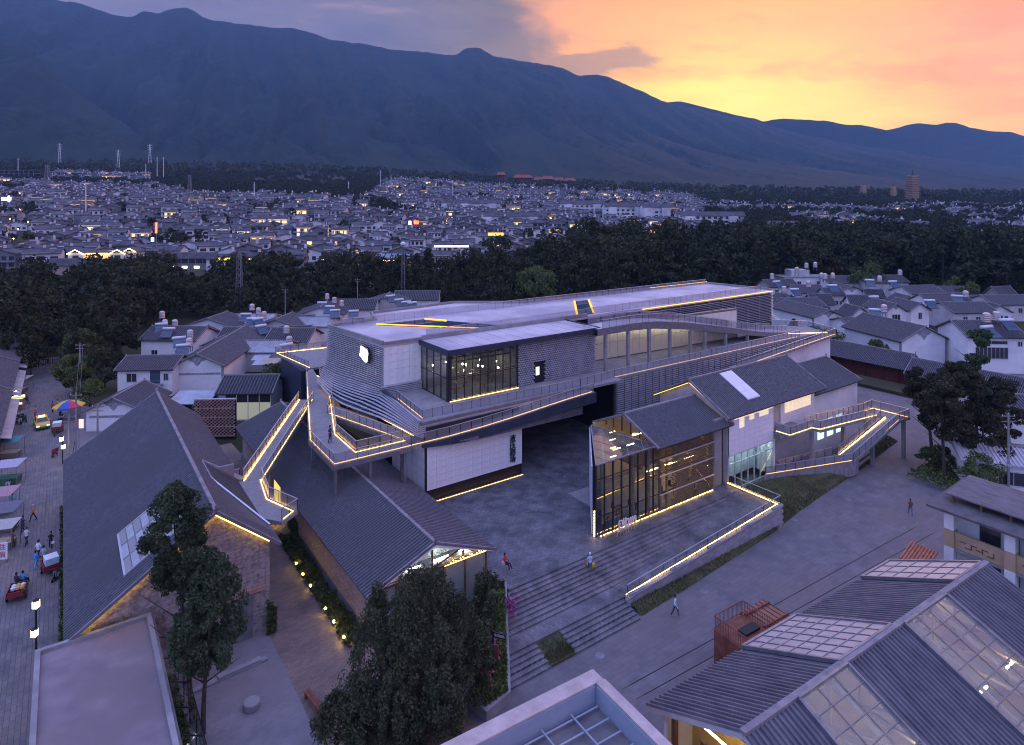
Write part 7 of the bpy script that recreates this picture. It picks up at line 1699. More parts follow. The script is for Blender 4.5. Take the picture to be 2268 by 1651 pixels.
for i, (x, top, base, lab) in enumerate(((262, 332, 362, 'pylon on the hill slope above the white quarter'), (132, 318, 350, 'pylon farthest left on the hill slope'), (332, 320, 350, 'faint pylon highest on the hill slope'))):
    Y = 1250.; X = (x - 1134) * Y / 1400; z0 = HCAM + (450 - base) / 1400 * Y - 10; H = (base - top) / 1400 * Y + 10; t = thing('pylon', lab, 'pylon', (*W(X, Y), z0), HEAD)
    b = MB()
    for s in (-1, 1): b.bar((s * 3, 0, 0), (s * .5, 0, H), .6)
    for k in range(6): b.bar((-3 + k * .42, 0, H * k / 6), (3 - k * .42 - .42, 0, H * (k + 1) / 6), .4)
    b.build('body', mm, t, False)
    for k in range(3): MB().box(-5, 5, -.25, .25, H * (.7 + .11 * k), H * (.7 + .11 * k) + .5).build('crossarm', mm, t, False)
# street lights, signs
for i, (x, Y, zz) in enumerate(sorted(((40, 440, 6), (30, 400, 6), (62, 470, 6), (44, 520, 6), (64, 560, 6), (92, 520, 5), (50, 360, 6), (22, 480, 6)))):
    X, Y, z = spot(x, Y); t = thing('street_lamp', ORD[i] + ' orange street lamp from the left in the town street', 'lamp', (*W(X, Y), z), 0, 'orange street lamps'); MB().tube((0, 0, 0), (0, 0, zz), .08, n=6).build('post', M_steel, t, False); MB().lathe([(.1, -.3), (.42, 0), (.1, .3)], (0, 0, zz + .2), 8).build('lamp_head', L_orange, t, False)
def neon(label, x, y, w, h, Y, m):
    X = (x - 1134) * Y / 1400; z = HCAM + (450 - y) / 1400 * Y; g = gz(X, Y); t = thing('neon_sign', label, 'sign', (*W(X, Y), g), HEAD)
    MB().box(-w / 2, w / 2, -.2, 0, z - g - h / 2, z - g + h / 2).build('sign_box', m, t, False); MB().box(-.15, .15, 0, .2, -2, z - g - h / 2).build('post', M_steel, t, False); return t
neon('white and red neon sign over a roof in the middle of the town', 908, 494, 1.6, 2.4, 396, emit('pink_neon', (1., .5, .5), 5.)); neon('red neon sign beside the white one over the town roofs', 922, 493, 3.0, 2.2, 396, L_red)
neon('tall red upright sign at the edge of the town street', 346, 505, 1.0, 5.5, 322, L_red); neon('blue-white sign at the far left of the town', 14, 441, 8, 2.4, 520, L_blue); neon('small upright blue-white sign at the far left of the town', 20, 441, 1.6, 5., 515, L_blue)
neon('white lamp board by the gate of the town street', 338, 531, 1.4, 2., 318, L_blue); neon('orange lit sign under the big town tree', 1098, 519, 8, 1.4, 330, emit('orange_sign', (1., .42, .04), 2.5)); neon('green and red sign above the wood', 1280, 501, 2.6, 1.6, 352, emit('green_sign', (.1, .9, .45), 2.))
neon('long white lit canopy at the edge of the town', 1000, 546, 17, .9, 312, emit('canopy_light', (1., .85, .62), 1.6)); neon('yellow lit shop sign under the white shop', 500, 574, 7, 1.1, 314, emit('yellow_sign', (1., .75, .05), 1.6))
# trees between the quarters
DWORD = ['rounded', 'tall rounded', 'small rounded', 'conical', 'broad', 'flat-topped']
def town_trees():
    rng = random.Random(33); mids = []; far = []
    for Y in range(330, 1320, 9):
        X = -.86 * Y
        while X < .84 * Y:
            t = X / Y; x = 1134 + 1400 * t
            lo = interp([(-80, 880), (300, 880), (430, 740), (800, 720), (880, 1250), (1500, 1290), (1560, 900), (1800, 900), (2400, 1000)], x)
            nz = mnoise.noise((X * .011, Y * .011, 4.)) + .4 * mnoise.noise((X * .03, Y * .03, 9.)); hit = False
            if Y > lo and not (110 < x < 330 and 930 < Y < 1120) and not (560 < x < 1130 and Y > 930 and nz > -.1): hit = rng.random() < .75
            elif x > 1560 and nz > -.08: hit = rng.random() < .8
            elif nz > .5: hit = rng.random() < .8
            elif rng.random() < .018: hit = True
            if hit and not any(abs(X - a) < w / 2 + 3 and b - 9 < Y < b + d + 3 for a, b, w, d in RESERVED): (mids if Y < 420 else far).append((X + rng.uniform(-3, 3), Y + rng.uniform(-4, 4), rng.uniform(.55, .95)))
            X += 9.5
    mass('town_trees', 'dark tree clumps between the quarters of the town', far + mids[40:], 150, 13, 5.2, 1.25, seed=50)
    for i, (X, Y, s) in enumerate(mids[:40]):
        o = copy_tree(BELT[i % len(BELT)], (*W(X, Y), gz(X, Y)), rng.uniform(0, 6.28), DWORD[i % 6] + ' tree among the front town roofs, ' + ('left' if X < -.5 * Y else 'left middle' if X < -.2 * Y else 'right middle' if X < .1 * Y else 'right') + ' part', scale=s); o['group'] = 'trees among the town roofs'
town_trees()
X, Y, z = spot(1100, 322)
for k, (dx, s) in enumerate(((0, 1.25), (13, .8))): o = copy_tree(BELT[4], (*W(X + dx, Y - 4), z), 1. + k, 'big dark round tree standing before the town in the middle' if k == 0 else 'smaller dark tree to the right of the big town tree', scale=s); del o['group']
hill = [(X_, Y_, s_) for X_, Y_, s_ in ((R.uniform(-1.0, .9) * y_, y_, R.uniform(.8, 1.3)) for y_ in [R.uniform(1080, 1700) for _ in range(1300)]) if not (-.72 < X_ / Y_ < -.57 and Y_ < 1130) and not (-.42 < X_ / Y_ < 0 and Y_ < 1330)]
mass('hillside_wood', 'forest on the lower slopes behind the town', hill, 60, 14, 8.5, 2.6, seed=60)
# ---------------------------------------------------------------- people
SKIN = mat('skin', (.42, .26, .19), .6); HAIR = mat('black_hair', (.012, .010, .010), .5)
def cloth(c): 
    n = 'cloth_%02d%02d%02d' % tuple(int(x * 99) for x in c)
    return MATS.get(n) or mat(n, c, .85, tuple(min(1, x * 1.25 + .01) for x in c), 6.)
def skin_mesh(name, verts, edges, radii, mats, sub=1):
    me = bpy.data.meshes.new(name); me.from_pydata(verts, edges, []); o = bpy.data.objects.new(name, me); col.objects.link(o)
    sk = o.modifiers.new('skin', 'SKIN'); sk.use_smooth_shade = True; ss = o.modifiers.new('sub', 'SUBSURF'); ss.levels = sub; ss.render_levels = sub
    lay = me.skin_vertices[0] if me.skin_vertices else None
    if lay is None:
        import bmesh as _b
        bm = _b.new(); bm.from_mesh(me); bm.verts.layers.skin.verify(); bm.to_mesh(me); bm.free(); lay = me.skin_vertices[0]
    for i, r in enumerate(radii): lay.data[i].radius = (r, r) if not isinstance(r, tuple) else r; lay.data[i].use_root = (i == 0)
    dg = bpy.context.evaluated_depsgraph_get(); out = bpy.data.meshes.new_from_object(o.evaluated_get(dg)); bpy.data.objects.remove(o); out.materials.clear()
    for m in mats: out.materials.append(m)
    return out
def person(label, xy, z, face, top, legs, pose='stand', hair=HAIR, H=1.72, group=None, shoes=(.03, .03, .03), skirt=None, sleeve='short'):
    """one continuous figure; face = heading of the eyes in degrees, 0 = toward the viewer"""
    s = H / 1.72; t = thing('person', label, 'person', (*xy, z), HEAD + rad(face), group); st = {'walk': .26, 'stand': .04, 'sit': 0.}[pose]
    # local: looks along -y
    hip, ch, nk = .93, 1.36, 1.47
    if pose == 'sit': hip = .50; ch = .93; nk = 1.04
    V = [(0, 0, hip), (0, .01, hip + .22), (0, 0, ch), (0, -.01, nk), (0, -.02, nk + .10), (0, -.025, nk + .20)]
    E = [(0, 1), (1, 2), (2, 3), (3, 4), (4, 5)]; Rd = [(.155, .11), (.135, .10), (.17, .105), .052, (.075, .09), (.072, .088)]
    for sgn in (-1, 1):
        n = len(V); f = -st * sgn
        if pose == 'sit': leg = [(.10 * sgn, -.05, .48), (.11 * sgn, -.46, .46), (.11 * sgn + .02, -.52 - .12 * (sgn > 0), .08), (.11 * sgn, -.64 - .12 * (sgn > 0), .04)]
        else: leg = [(.10 * sgn, 0, hip - .06), (.11 * sgn, f * .55 - .03, .50), (.11 * sgn, f + (.06 if f > 0 else 0), .09), (.12 * sgn, f - .14, .04)]
        V += leg; E += [(0, n), (n, n + 1), (n + 1, n + 2), (n + 2, n + 3)]; Rd += [.092, .068, .048, .04]
        n = len(V); a = st * sgn * .8
        hand = {'sit': (.12 * sgn, -.30, .70), 'walk': (.26 * sgn, a - .06, hip - .04), 'stand': (.14 * sgn, -.26, 1.08) if sgn > 0 else (.25, -.08, .95)}[pose]
        if pose == 'stand' and sgn < 0: hand = (-.14, -.25, 1.05)
        el = {'sit': (.24 * sgn, -.04, .74), 'walk': (.25 * sgn, a * .3 + .04, 1.12), 'stand': (.25 * sgn, .02, 1.12)}[pose]
        V += [(.175 * sgn, 0, ch - .01), el, hand, tuple(hand[i] + (0, -.04, -.07)[i] for i in range(3))]; E += [(2, n), (n, n + 1), (n + 1, n + 2), (n + 2, n + 3)]; Rd += [.058, .046, .034, .036]
    me = skin_mesh('body', [(x * s, y * s, z_ * s) for x, y, z_ in V], E, [tuple(q * s for q in r) if isinstance(r, tuple) else r * s for r in Rd], [SKIN, cloth(top), cloth(legs), cloth(shoes)])
    waist = (hip + .02) * s
    for p in me.polygons:
        c = p.center; m = 0
        if c.z > (nk + .03) * s: m = 0
        elif pose == 'sit': m = 1 if c.z > .56 * s and c.y > -.25 * s else 2
        elif c.z > waist or (c.z > .80 * s and abs(c.x) < .12 * s and c.z > waist - .06): m = 1
        else: m = 2
        if abs(c.x) > .2 * s and c.z < (ch - .2) * s and c.z > .6 * s and pose != 'sit': m = 0 if sleeve == 'short' else 1
        if m == 2 and c.z < .07 * s: m = 3
        p.material_index = m
    me.polygons.foreach_set('use_smooth', [True] * len(me.polygons))
    place('body', me, t)
    hz = (nk + .17) * s; hb = MB()
    rings = [(.02, .128), (.06, .118), (.09, .085), (.102, .03), (.10, -.03), (.085, -.08)]; k = 0; n = 10
    for r, zz in rings:
        for i in range(n):
            a = 2 * math.pi * i / n; fr = .80 if math.sin(a) < -.3 and zz < .06 else 1.; hb.v.append((r * s * .88 * math.cos(a), (.005 + r * 1.05 * math.sin(a) * fr) * s, hz + zz * s))
    for a in range(len(rings) - 1):
        for i in range(n): j = (i + 1) % n; hb.f.append((a * n + i, a * n + j, (a + 1) * n + j, (a + 1) * n + i)); hb.m.append(0)
    hb.f.append(tuple(range(n))); hb.m.append(0)
    hb.build('hair', hair, t, False, smooth=True)
    fc = MB(); 
    for sx in (-1, 1): fc.box(sx * .03 * s - .012, sx * .03 * s + .012, -.118 * s, -.108 * s, hz - .005, hz + .012)
    fc.box(-.02 * s, .02 * s, -.116 * s, -.106 * s, hz - .07 * s, hz - .06 * s)
    fc.build('face', M_black, t, False); MB().face([(-.012, -.11 * s, hz - .01), (.012, -.11 * s, hz - .01), (0, -.135 * s, hz - .04)]).build('nose', SKIN, t, False)
    return t
def TW(x, y, z=0.): return W(*T(x, y, z))
p = person('person in dark blue shirt looking at a phone on the elevated walkway', TW(825, 1108, 8.6), 8.6, 70, (.03, .03, .06), (.015, .015, .022), 'stand', H=1.85)
MB().box(-.05, .05, -.38, -.36, 1.12, 1.26).build('phone', M_black, p, False)
p = person('person in white cap and pale blue shirt walking down the plaza steps with yellow bags', TW(1475, 1428, 1.6), 1.47, 0, (.42, .50, .68), (.10, .10, .13), 'walk', hair=cloth((.72, .70, .72)), shoes=(.7, .7, .7))
MB().box(-.18, .18, .10, .26, .98, 1.42).build('backpack', cloth((.02, .03, .07)), p, False); MB().box(.16, .42, -.22, -.02, .62, .88).build('bag', cloth((.52, .34, .03)), p, False); MB().box(-.42, -.24, -.1, .05, .60, .86).build('bag', cloth((.32, .14, .07)), p, False)
p = person('person in red top sitting on the planter wall at the top of the steps', TW(1262, 1412, 2.6), 2.3, 60, (.42, .02, .02), (.02, .02, .03), 'sit', shoes=(.7, .7, .7)); MB().box(-.2, .2, -.1, .2, .36, .56).build('skirt', cloth((.55, .45, .55)), p, False)
person('person in pale blue jacket striding along the road below the grass bank', TW(1688, 1541), .02, 60, (.48, .58, .72), (.03, .04, .08), 'walk', shoes=(.7, .7, .7), sleeve='long')
person('person in brown shirt and jeans walking away up the road', TW(2276, 1288), .02, 165, (.12, .06, .06), (.08, .13, .25), 'walk')
for lab, x, y, fc, tp, lg, ps, hr in (('person in red shirt standing beside the striped parasol', 131, 1031, 170, (.35, .07, .07), (.02, .02, .03), 'stand', None), ('person in pink top next to the person in red shirt', 144, 1026, 150, (.55, .25, .22), (.05, .05, .09), 'stand', None), ('person in orange-pink shirt behind the taxi', 88, 1044, 20, (.55, .22, .15), (.30, .03, .03), 'stand', None), ('person in teal shirt at the market stalls', 30, 1276, 150, (.08, .26, .32), (.02, .02, .025), 'stand', None), ('street sweeper in orange vest with pink cap', 83, 1303, -60, (.62, .19, .05), (.02, .02, .03), 'walk', (.55, .28, .34)), ('person in dark jacket walking toward the viewer on the street', 56, 1333, -10, (.04, .045, .08), (.02, .025, .04), 'walk', None), ('person in brown coat with face mask walking down the street', 32, 1370, -20, (.13, .09, .06), (.06, .04, .03), 'walk', None), ('person in white jacket and dark trousers in the middle of the street', 66, 1364, 0, (.55, .55, .62), (.03, .03, .05), 'walk', None), ('tall person in white shirt walking away up the street', 96, 1400, 170, (.62, .63, .70), (.02, .02, .04), 'walk', None), ('person in grey-green shirt beside the tall person in white', 109, 1414, 170, (.28, .38, .40), (.02, .02, .03), 'walk', None), ('person in bright blue clothes walking with the pair', 89, 1422, 175, (.05, .25, .62), (.10, .32, .60), 'walk', None), ('person in black dress with white bag at the kerb', 127, 1374, 10, (.012, .012, .016), (.012, .012, .016), 'stand', None), ('person in dark clothes crouched by the parasol', 150, 1046, 90, (.05, .05, .07), (.03, .03, .04), 'sit', None), ('person in black seated at the far food stall', 66, 1008, 60, (.02, .02, .025), (.02, .02, .025), 'sit', None)):
    p = person(lab, TW(x, y), .02, fc, tp, lg, ps, hair=cloth(hr) if hr else HAIR, H=R.uniform(1.62, 1.78) if 'tall' not in lab else 1.86)
    if 'sweeper' in lab: MB().bar((.2, -.2, .95), (.9, -.7, .1), .03).box(.75, 1.1, -.8, -.6, .02, .14).build('broom', M_wood, p, False)
    if 'white bag' in lab: MB().box(.15, .42, -.2, -.1, .62, .84).build('bag', M_white, p, False)
# ---------------------------------------------------------------- vehicles
def car(label, xy, rz):
    t = thing('taxi', label, 'taxi', (*xy, .02), rz); yel = mat('taxi_yellow', (.62, .42, .015), .28, spec=.6); grn = mat('taxi_green', (.02, .16, .06), .3, spec=.6)
    # side profile (length along y, nose at -y)
    lo = [(-2.25, .30), (-2.28, .55), (-2.15, .74), (-1.15, .92), (2.0, .98), (2.22, .80), (2.25, .32)]
    b = MB(); hw = .86
    for x, k in ((-hw, 1.), (-hw * .94, 1.0), (hw * .94, 1.), (hw, 1.)):
        pass
    n = len(lo); b.v = [(-hw, y, z) for y, z in lo] + [(hw, y, z) for y, z in lo]; b.f = [tuple(range(n)), tuple(range(2 * n - 1, n - 1, -1))] + [(i, (i + 1) % n, n + (i + 1) % n, n + i) for i in range(n)]; b.m = [0] * (n + 2)
    body = b.build('body', yel, t, False)
    MB().box(-.88, .88, -2.30, 2.28, .22, .50).build('skirt', grn, t, False)
    cb = MB(); lo2 = [(-1.15, .90), (-.45, 1.42), (.95, 1.44), (1.65, .96)]
    A = [(-.80, lo2[0][0], lo2[0][1]), (-.66, lo2[1][0], lo2[1][1]), (-.66, lo2[2][0], lo2[2][1]), (-.80, lo2[3][0], lo2[3][1])]; B = [(-x, y, z) for x, y, z in A]
    cb.v = A + B; cb.f = [(0, 1, 2, 3), (7, 6, 5, 4), (0, 4, 5, 1), (1, 5, 6, 2), (2, 6, 7, 3), (3, 7, 4, 0)]; cb.m = [0] * 6; cb.build('cabin', yel, t, False)
    def pane(n_, pts): MB().face(pts).build(n_, M_window, t, False)
    pane('windscreen', [(-.72, -1.10, .97), (.72, -1.10, .97), (.60, -.52, 1.40), (-.60, -.52, 1.40)]); pane('rear_window', [(-.70, 1.60, 1.02), (.70, 1.60, 1.02), (.60, 1.02, 1.40), (-.60, 1.02, 1.40)])
    for s in (-1, 1):
        pane('side_window', [(s * .805, -.95, .98), (s * .805, .25, .98), (s * .69, .25, 1.38), (s * .69, -.42, 1.38)]); pane('side_window', [(s * .805, .33, .98), (s * .805, 1.45, 1.0), (s * .69, .95, 1.38), (s * .69, .33, 1.38)])
        for y in (-1.4, 1.4):
            w = MB().tube((s * .70, y, .30), (s * .90, y, .30), .31, n=14).build('wheel', M_black, t, False); MB().tube((s * .89, y, .30), (s * .92, y, .30), .18, n=10).build('rim', M_rail, w, False)
        MB().box(s * .62 - .18, s * .62 + .18, -2.31, -2.2, .56, .70).build('headlight', emit('dim_headlight', (1., .9, .7), 1.2) if s < 0 else MATS['dim_headlight'], t, False); MB().box(s * .95 - .08, s * .95 + .08, -.85, -.70, .95, 1.08).build('mirror', yel, t, False)
    MB().box(-.26, .26, -2.325, -2.30, .36, .48).build('number_plate', mat('plate_blue', (.04, .15, .55), .5), t, False); MB().box(-.4, .4, -.1, .12, 1.45, 1.62).build('roof_sign', emit('taxi_sign', (1., .30, .08), 9.), t, False)
car('yellow and green taxi with glowing roof sign on the street', TW(104, 1066), rad(6))
def trike(label, xy, rz, colr, load=None, name='cargo_tricycle', box=None):
    t = thing(name, label, 'tricycle', (*xy, .02), rz); m = mat('paint_' + name + str(int(colr[0] * 99)), colr, .45)
    bd = MB().box(-.62, .62, .0, 1.75, .50, .58).box(-.62, -.57, 0, 1.75, .58, .95).box(.57, .62, 0, 1.75, .58, .95).box(-.62, .62, 1.7, 1.75, .58, .95).box(-.62, .62, 0, .05, .58, .95).build('tray', m, t, False)
    for x, y in ((-.66, 1.1), (.66, 1.1), (0, -1.15)): w = MB().tube((x - .06, y, .30), (x + .06, y, .30), .30, n=12).build('wheel', M_black, t, False); MB().tube((x - .07, y, .30), (x + .07, y, .30), .12, n=8).build('rim', M_rail, w, False)
    MB().bar((0, -.1, .5), (0, -.9, .62), .12).bar((0, -1.15, .3), (0, -.92, 1.0), .07).bar((-.35, -.88, 1.0), (.35, -.88, 1.0), .05).build('frame', m, t, False); MB().box(-.3, .3, -.5, -.1, .62, .72).build('seat', M_black, t, False)
    if load:
        for i, c in enumerate(load): x, y = -.32 + .32 * (i % 3), .35 + .42 * (i // 3); MB().lathe([(.10, 0), (.20, .12), (.19, .28), (.06, .38)], (x, y, .6), 8).build('sack', cloth(c), t, False)
    if box: MB().box(-.5, .5, .1, 1.2, .95, 1.5).build('crate', cloth(box), t, False); MB().box(-.52, .52, .08, 1.22, 1.5, 1.54).build('crate_rim', M_white, t, False)
    return t
tk = trike('red cargo tricycle loaded with vegetables driving up the street', TW(49, 1482), rad(172 + 0), (.20, .025, .03), [(.55, .58, .6), (.3, .45, .1), (.6, .62, .58), (.55, .36, .04), (.62, .3, .25), (.58, .6, .62)])
for i, (dx, c) in enumerate(((-.25, (.03, .03, .04)), (.2, (.06, .25, .5)))): person('rider in dark jacket on the red cargo tricycle' if i == 0 else 'rider in blue shirt on the red cargo tricycle', (tk.location.x + dx, tk.location.y + .45), .32, 175, c, (.03, .03, .04), 'sit')
trike('red delivery tricycle with pale blue crate parked at the kerb', TW(131, 1440), rad(10), (.25, .02, .03), box=(.35, .50, .60), name='delivery_tricycle')
trike('small red tricycle cart parked near the taxi', TW(141, 1085), rad(-8), (.32, .02, .02), box=(.45, .6, .5), name='market_tricycle')
def scooter(label, xy, rz, c):
    t = thing('scooter', label, 'scooter', (*xy, .02), rz, 'parked scooters'); m = mat('scooter_%d' % int(c[0] * 90 + c[1] * 9), c, .35)
    for y in (-.62, .62): w = MB().tube((-.05, y, .25), (.05, y, .25), .25, n=12).build('wheel', M_black, t, False); MB().tube((-.06, y, .25), (.06, y, .25), .10, n=8).build('rim', M_rail, w, False)
    b = MB(); b.v = [(-.14, -.35, .28), (.14, -.35, .28), (.16, .75, .40), (-.16, .75, .40), (-.12, -.30, .42), (.12, -.30, .42), (.15, .80, .68), (-.15, .80, .68)]; b.f = [(3, 2, 1, 0), (4, 5, 6, 7), (0, 1, 5, 4), (1, 2, 6, 5), (2, 3, 7, 6), (3, 0, 4, 7)]; b.m = [0] * 6; b.build('body', m, t, False)
    MB().bar((0, -.62, .3), (0, -.40, 1.0), .07).bar((-.32, -.38, 1.02), (.32, -.38, 1.02), .04).build('fork', M_black, t, False); MB().box(-.16, .16, -.48, -.40, .45, .95).build('shield', m, t, False); MB().box(-.14, .14, .02, .78, .70, .80).build('seat', M_black, t, False)
for lab, x, y, r, c in (('white scooter lying in the row beside the taxi', 48, 1060, 60, (.5, .5, .52)), ('dark green scooter in the row beside the taxi', 60, 1054, 60, (.04, .12, .08)), ('black scooter nearest the food stall', 52, 1050, 70, (.02, .02, .025)), ('red scooter parked by the kerb lanterns', 137, 1140, 15, (.3, .03, .03)), ('black scooter parked before the parasol', 150, 1062, 20, (.03, .03, .035)), ('white scooter by the stalls below the pale canopy', 20, 1222, 30, (.45, .45, .47)), ('grey scooter beside the delivery tricycle', 146, 1448, 0, (.16, .17, .19))):
    scooter(lab, TW(x, y), HEAD + rad(r), c)
# parasol and market canopies
PS = thing('parasol', 'big parasol in yellow, blue and red panels at the street corner', 'parasol', (*TW(172, 1046), 0)); MB().tube((0, 0, 0), (0, 0, 2.9), .04, n=8).build('pole', M_rail, PS, False)
pc = [cloth(c) for c in ((.60, .42, .04), (.04, .10, .40), (.45, .04, .10), (.60, .42, .04), (.04, .10, .40), (.45, .04, .10), (.6, .6, .6), (.05, .3, .1))]
for i in range(8):
    a0, a1 = i * math.pi / 4, (i + 1) * math.pi / 4; P = lambda a, r, z: (r * math.cos(a), r * math.sin(a), z)
    MB().face([(0, 0, 2.95), P(a0, 1.2, 2.62), P(a1, 1.2, 2.62)]).face([P(a0, 1.2, 2.62), P(a0, 2.2, 2.05), P(a1, 2.2, 2.05), P(a1, 1.2, 2.62)]).face([P(a0, 2.2, 2.05), P(a0, 2.2, 1.85), P(a1, 2.2, 1.85), P(a1, 2.2, 2.05)]).build('panel', pc[(i + 4) % 8], PS, False)
for i, (x, y, w, d, c, lab) in enumerate(((27, 1098, 2.6, 2.0, (.05, .16, .16), 'teal market canopy over a stall at the left edge'), (23, 1158, 2.8, 2.2, (.34, .32, .40), 'pale lilac market canopy over a green stall'), (6, 1228, 2.6, 2.2, (.32, .20, .22), 'pink market canopy cut by the left edge'), (10, 1268, 2.8, 2.2, (.12, .12, .15), 'dark market canopy at the left edge'), (8, 1310, 2.4, 1.8, (.36, .33, .31), 'white lit market canopy at the left edge'), (38, 950, 3.6, 5.0, (.26, .22, .22), 'long grey awning over the far food stalls'), (78, 1062, 0, 0, None, ''))):
    if not w: continue
    t = thing('market_canopy', lab, 'canopy', (*TW(x, y, 2.4), 0), HEAD + rad(12)); MB().prism([(-w / 2, -d / 2), (w / 2, -d / 2), (w / 2, d / 2), (-w / 2, d / 2)], [2.15, 2.25, 2.5, 2.4], [2.19, 2.29, 2.54, 2.44]).build('sheet', cloth(c), t, False)
    for sx in (-1, 1):
        for sy in (-1, 1): MB().bar((sx * (w / 2 - .1), sy * (d / 2 - .1), 0), (sx * (w / 2 - .1), sy * (d / 2 - .1), 2.25), .05).build('pole', M_steel, t, False)
    k = thing('stall_table', 'goods table beneath the ' + lab.split(' at')[0].split(' over')[0].split(' cut')[0] + (' at the far stalls' if i == 5 else ''), 'table', t.location, HEAD + rad(12)); MB().box(-w * .4, w * .4, -d * .35, d * .3, .72, .8).build('top', cloth((.04, .12, .07) if i == 1 else (.3, .25, .2)), k, False); MB().box(-w * .38, w * .38, -d * .33, d * .28, .05, .7).build('base', cloth((.03, .10, .06) if i == 1 else (.12, .1, .09)), k, False)
    if i in (3, 4, 5): MB().lathe([(.02, -.1), (.09, 0), (.02, .1)], (0, 0, 1.95), 8).build('bulb', L_lamp, t, False)
FS = thing('food_stall', 'lit food stall with menu boards at the far left of the street', 'stall', (*TW(46, 1025), 0), HEAD + rad(15))
MB().box(-.7, .7, -.5, .5, 0, .95).build('counter', cloth((.2, .16, .12)), FS, False); MB().box(-.75, .75, -.55, -.5, 1.0, 1.35).build('menu_board', emit('menu_light', (1., .82, .45), .8), FS, False); MB().box(-.75, .75, -.55, .5, 1.9, 2.3).build('top_board', MATS['menu_light'], FS, False)
for x in (-.7, .7): MB().box(x - .03, x + .03, -.5, -.44, .9, 1.9).build('post', M_rail, FS, False)
MB().lathe([(.05, -.3), (.18, 0), (.05, .3)], (-.3, -.2, 2.9), 8).build('lantern', L_lamp, FS, False)
SB = thing('lodging_sign', 'white standing sign with red lettering at the left edge of the street', 'sign', (*TW(6, 1408), 0), HEAD + rad(6)); MB().box(-.75, .45, -.05, .05, .35, 1.9).build('board', M_white, SB, False)
for ch, z in (('住', 1.5), ('宿', .8)): q = place('character', text_mesh(ch, .62, cloth((.45, .05, .05)), .01), SB, (0.02, -.07, z)); q.rotation_euler = (rad(90), 0, 0)
for x in (-.7, .4): MB().box(x - .03, x + .03, -.03, .03, 0, .4).build('leg', M_steel, SB, False)
# lantern posts
for lab, x, y, H in (('black post with two square lanterns by the big shed eave', 156, 1160, 3.6), ('tall lantern post with glowing square lamps beside the flat annex', 90, 1668, 4.9)):
    t = thing('lantern_post', lab, 'lamp', (*TW(x, y), 0), HEAD); MB().tube((0, 0, 0), (0, 0, H), .06, n=8).build('post', M_frame, t, False)
    for z, sx in ((H - .35, -.12), (H - 1.35, .12)) if H < 4 else ((H - .3, 0), (H - 2.4, -.12)):
        q = MB().box(sx - .17, sx + .17, -.17, .17, z - .25, z + .25).build('lantern', emit('lantern_glow', (1., .74, .28), 7.) if 'lantern_glow' not in MATS else MATS['lantern_glow'], t, False)
        MB().lathe([(.30, z + .26), (.05, z + .42)], (sx, 0, 0), 4).build('cap', M_frame, q, False)
WS = thing('white_flag_sign', 'small white and orange hanging sign on the pole by the street corner', 'sign', (*TW(203, 1125), 0), HEAD); MB().box(-.28, .28, -.08, .08, 3.0, 4.2).build('box', emit('flag_sign_light', (1., .55, .4), 1.0), WS, False); MB().tube((-.3, 0, 0), (-.3, 0, 4.3), .04, n=6).build('post', M_steel, WS, False)
# utility poles and wires
POLES = []
def pole(label, x, y, H, z=0., arms=2):
    X, Y = T(x, y, z); t = thing('utility_pole', label, 'pole', (*W(X, Y), z), HEAD); MB().tube((0, 0, 0), (0, 0, H), .15, .10, 8).build('shaft', M_conc, t, False)
    for k in range(arms): MB().box(-.8, .8, -.05, .05, H - .4 - k * .6, H - .3 - k * .6).build('crossarm', M_steel, t, False)
    for k in range(3): MB().lathe([(.03, 0), (.05, .08), (.03, .16)], (-.7 + k * .7, 0, H - .3), 6).build('insulator', M_white, t, False)
    POLES.append(Vector((*W(X, Y), z + H))); return t
pole('concrete pole at the corner of the big shed by the street', 190, 1138, 8.4); pole('brown pole in front of the painted gable house', 244, 1110, 5.6); pole('thin pole beside the street tree', 172, 1150, 6.0)
pole('pole standing in the wood behind the old houses', 713, 812, 10.); pole('tall pole behind the left end of the theatre', 894, 800, 12.); pole('leaning pole beside the street bend', 200, 985, 9.)
pole('utility pole before the white house at the right edge', 2521, 1238, 9.5)
def wire(label, p, q, sag):
    b = MB(); pts = [tuple(Vector(p).lerp(Vector(q), i / 10) - Vector((0, 0, sag * 4 * (i / 10) * (1 - i / 10)))) for i in range(11)]
    for u, v in zip(pts, pts[1:]): b.bar(u, v, .035)
    tag(b.build('overhead_wire', M_steel), label, 'wire')
wire('overhead wire running from the shed corner pole over the street', POLES[0], (-9, 118, 6.5), .6); wire('overhead wire between the street poles', POLES[0], POLES[5], .5); wire('second overhead wire between the street poles', POLES[0] + Vector((.4, 0, -.5)), POLES[5] + Vector((.4, 0, -.5)), .7)
wire('overhead wire crossing low over the street', POLES[2], (-8, 104, 5.2), .4); wire('wire from the shed corner pole to the painted gable house', POLES[0], POLES[1], .3)
# fence at the end of the street, benches, drum
FN = thing('street_fence', 'dark picket fence closing the far end of the street', 'fence', (*TW(110, 912), 0), HEAD)
for z in (.3, 1.1): MB().box(-6.5, 5, -.03, .03, z, z + .08).build('rail', M_black, FN, False)
for i in range(24): MB().box(-6.4 + i * .48, -6.34 + i * .48, -.04, .04, 0, 1.3).build('picket', M_black, FN, False)
q = MB().tube((-1.2, -.08, .9), (-1.2, -.05, .9), .34, n=14).build('round_sign', M_white, FN, False)
BN = thing('park_bench', 'dark red plank bench at the edge of the courtyard', 'bench', (*TW(790, 1772), 0), rad(98)); MB().box(-1.5, 1.5, -.22, -.01, .42, .48).build('plank', M_rust, BN, False); MB().box(-1.5, 1.5, .01, .22, .42, .48).build('plank', M_rust, BN, False)
for x in (-1.3, 1.2): MB().box(x, x + .1, -.2, .2, 0, .42).build('leg', M_rust, BN, False)
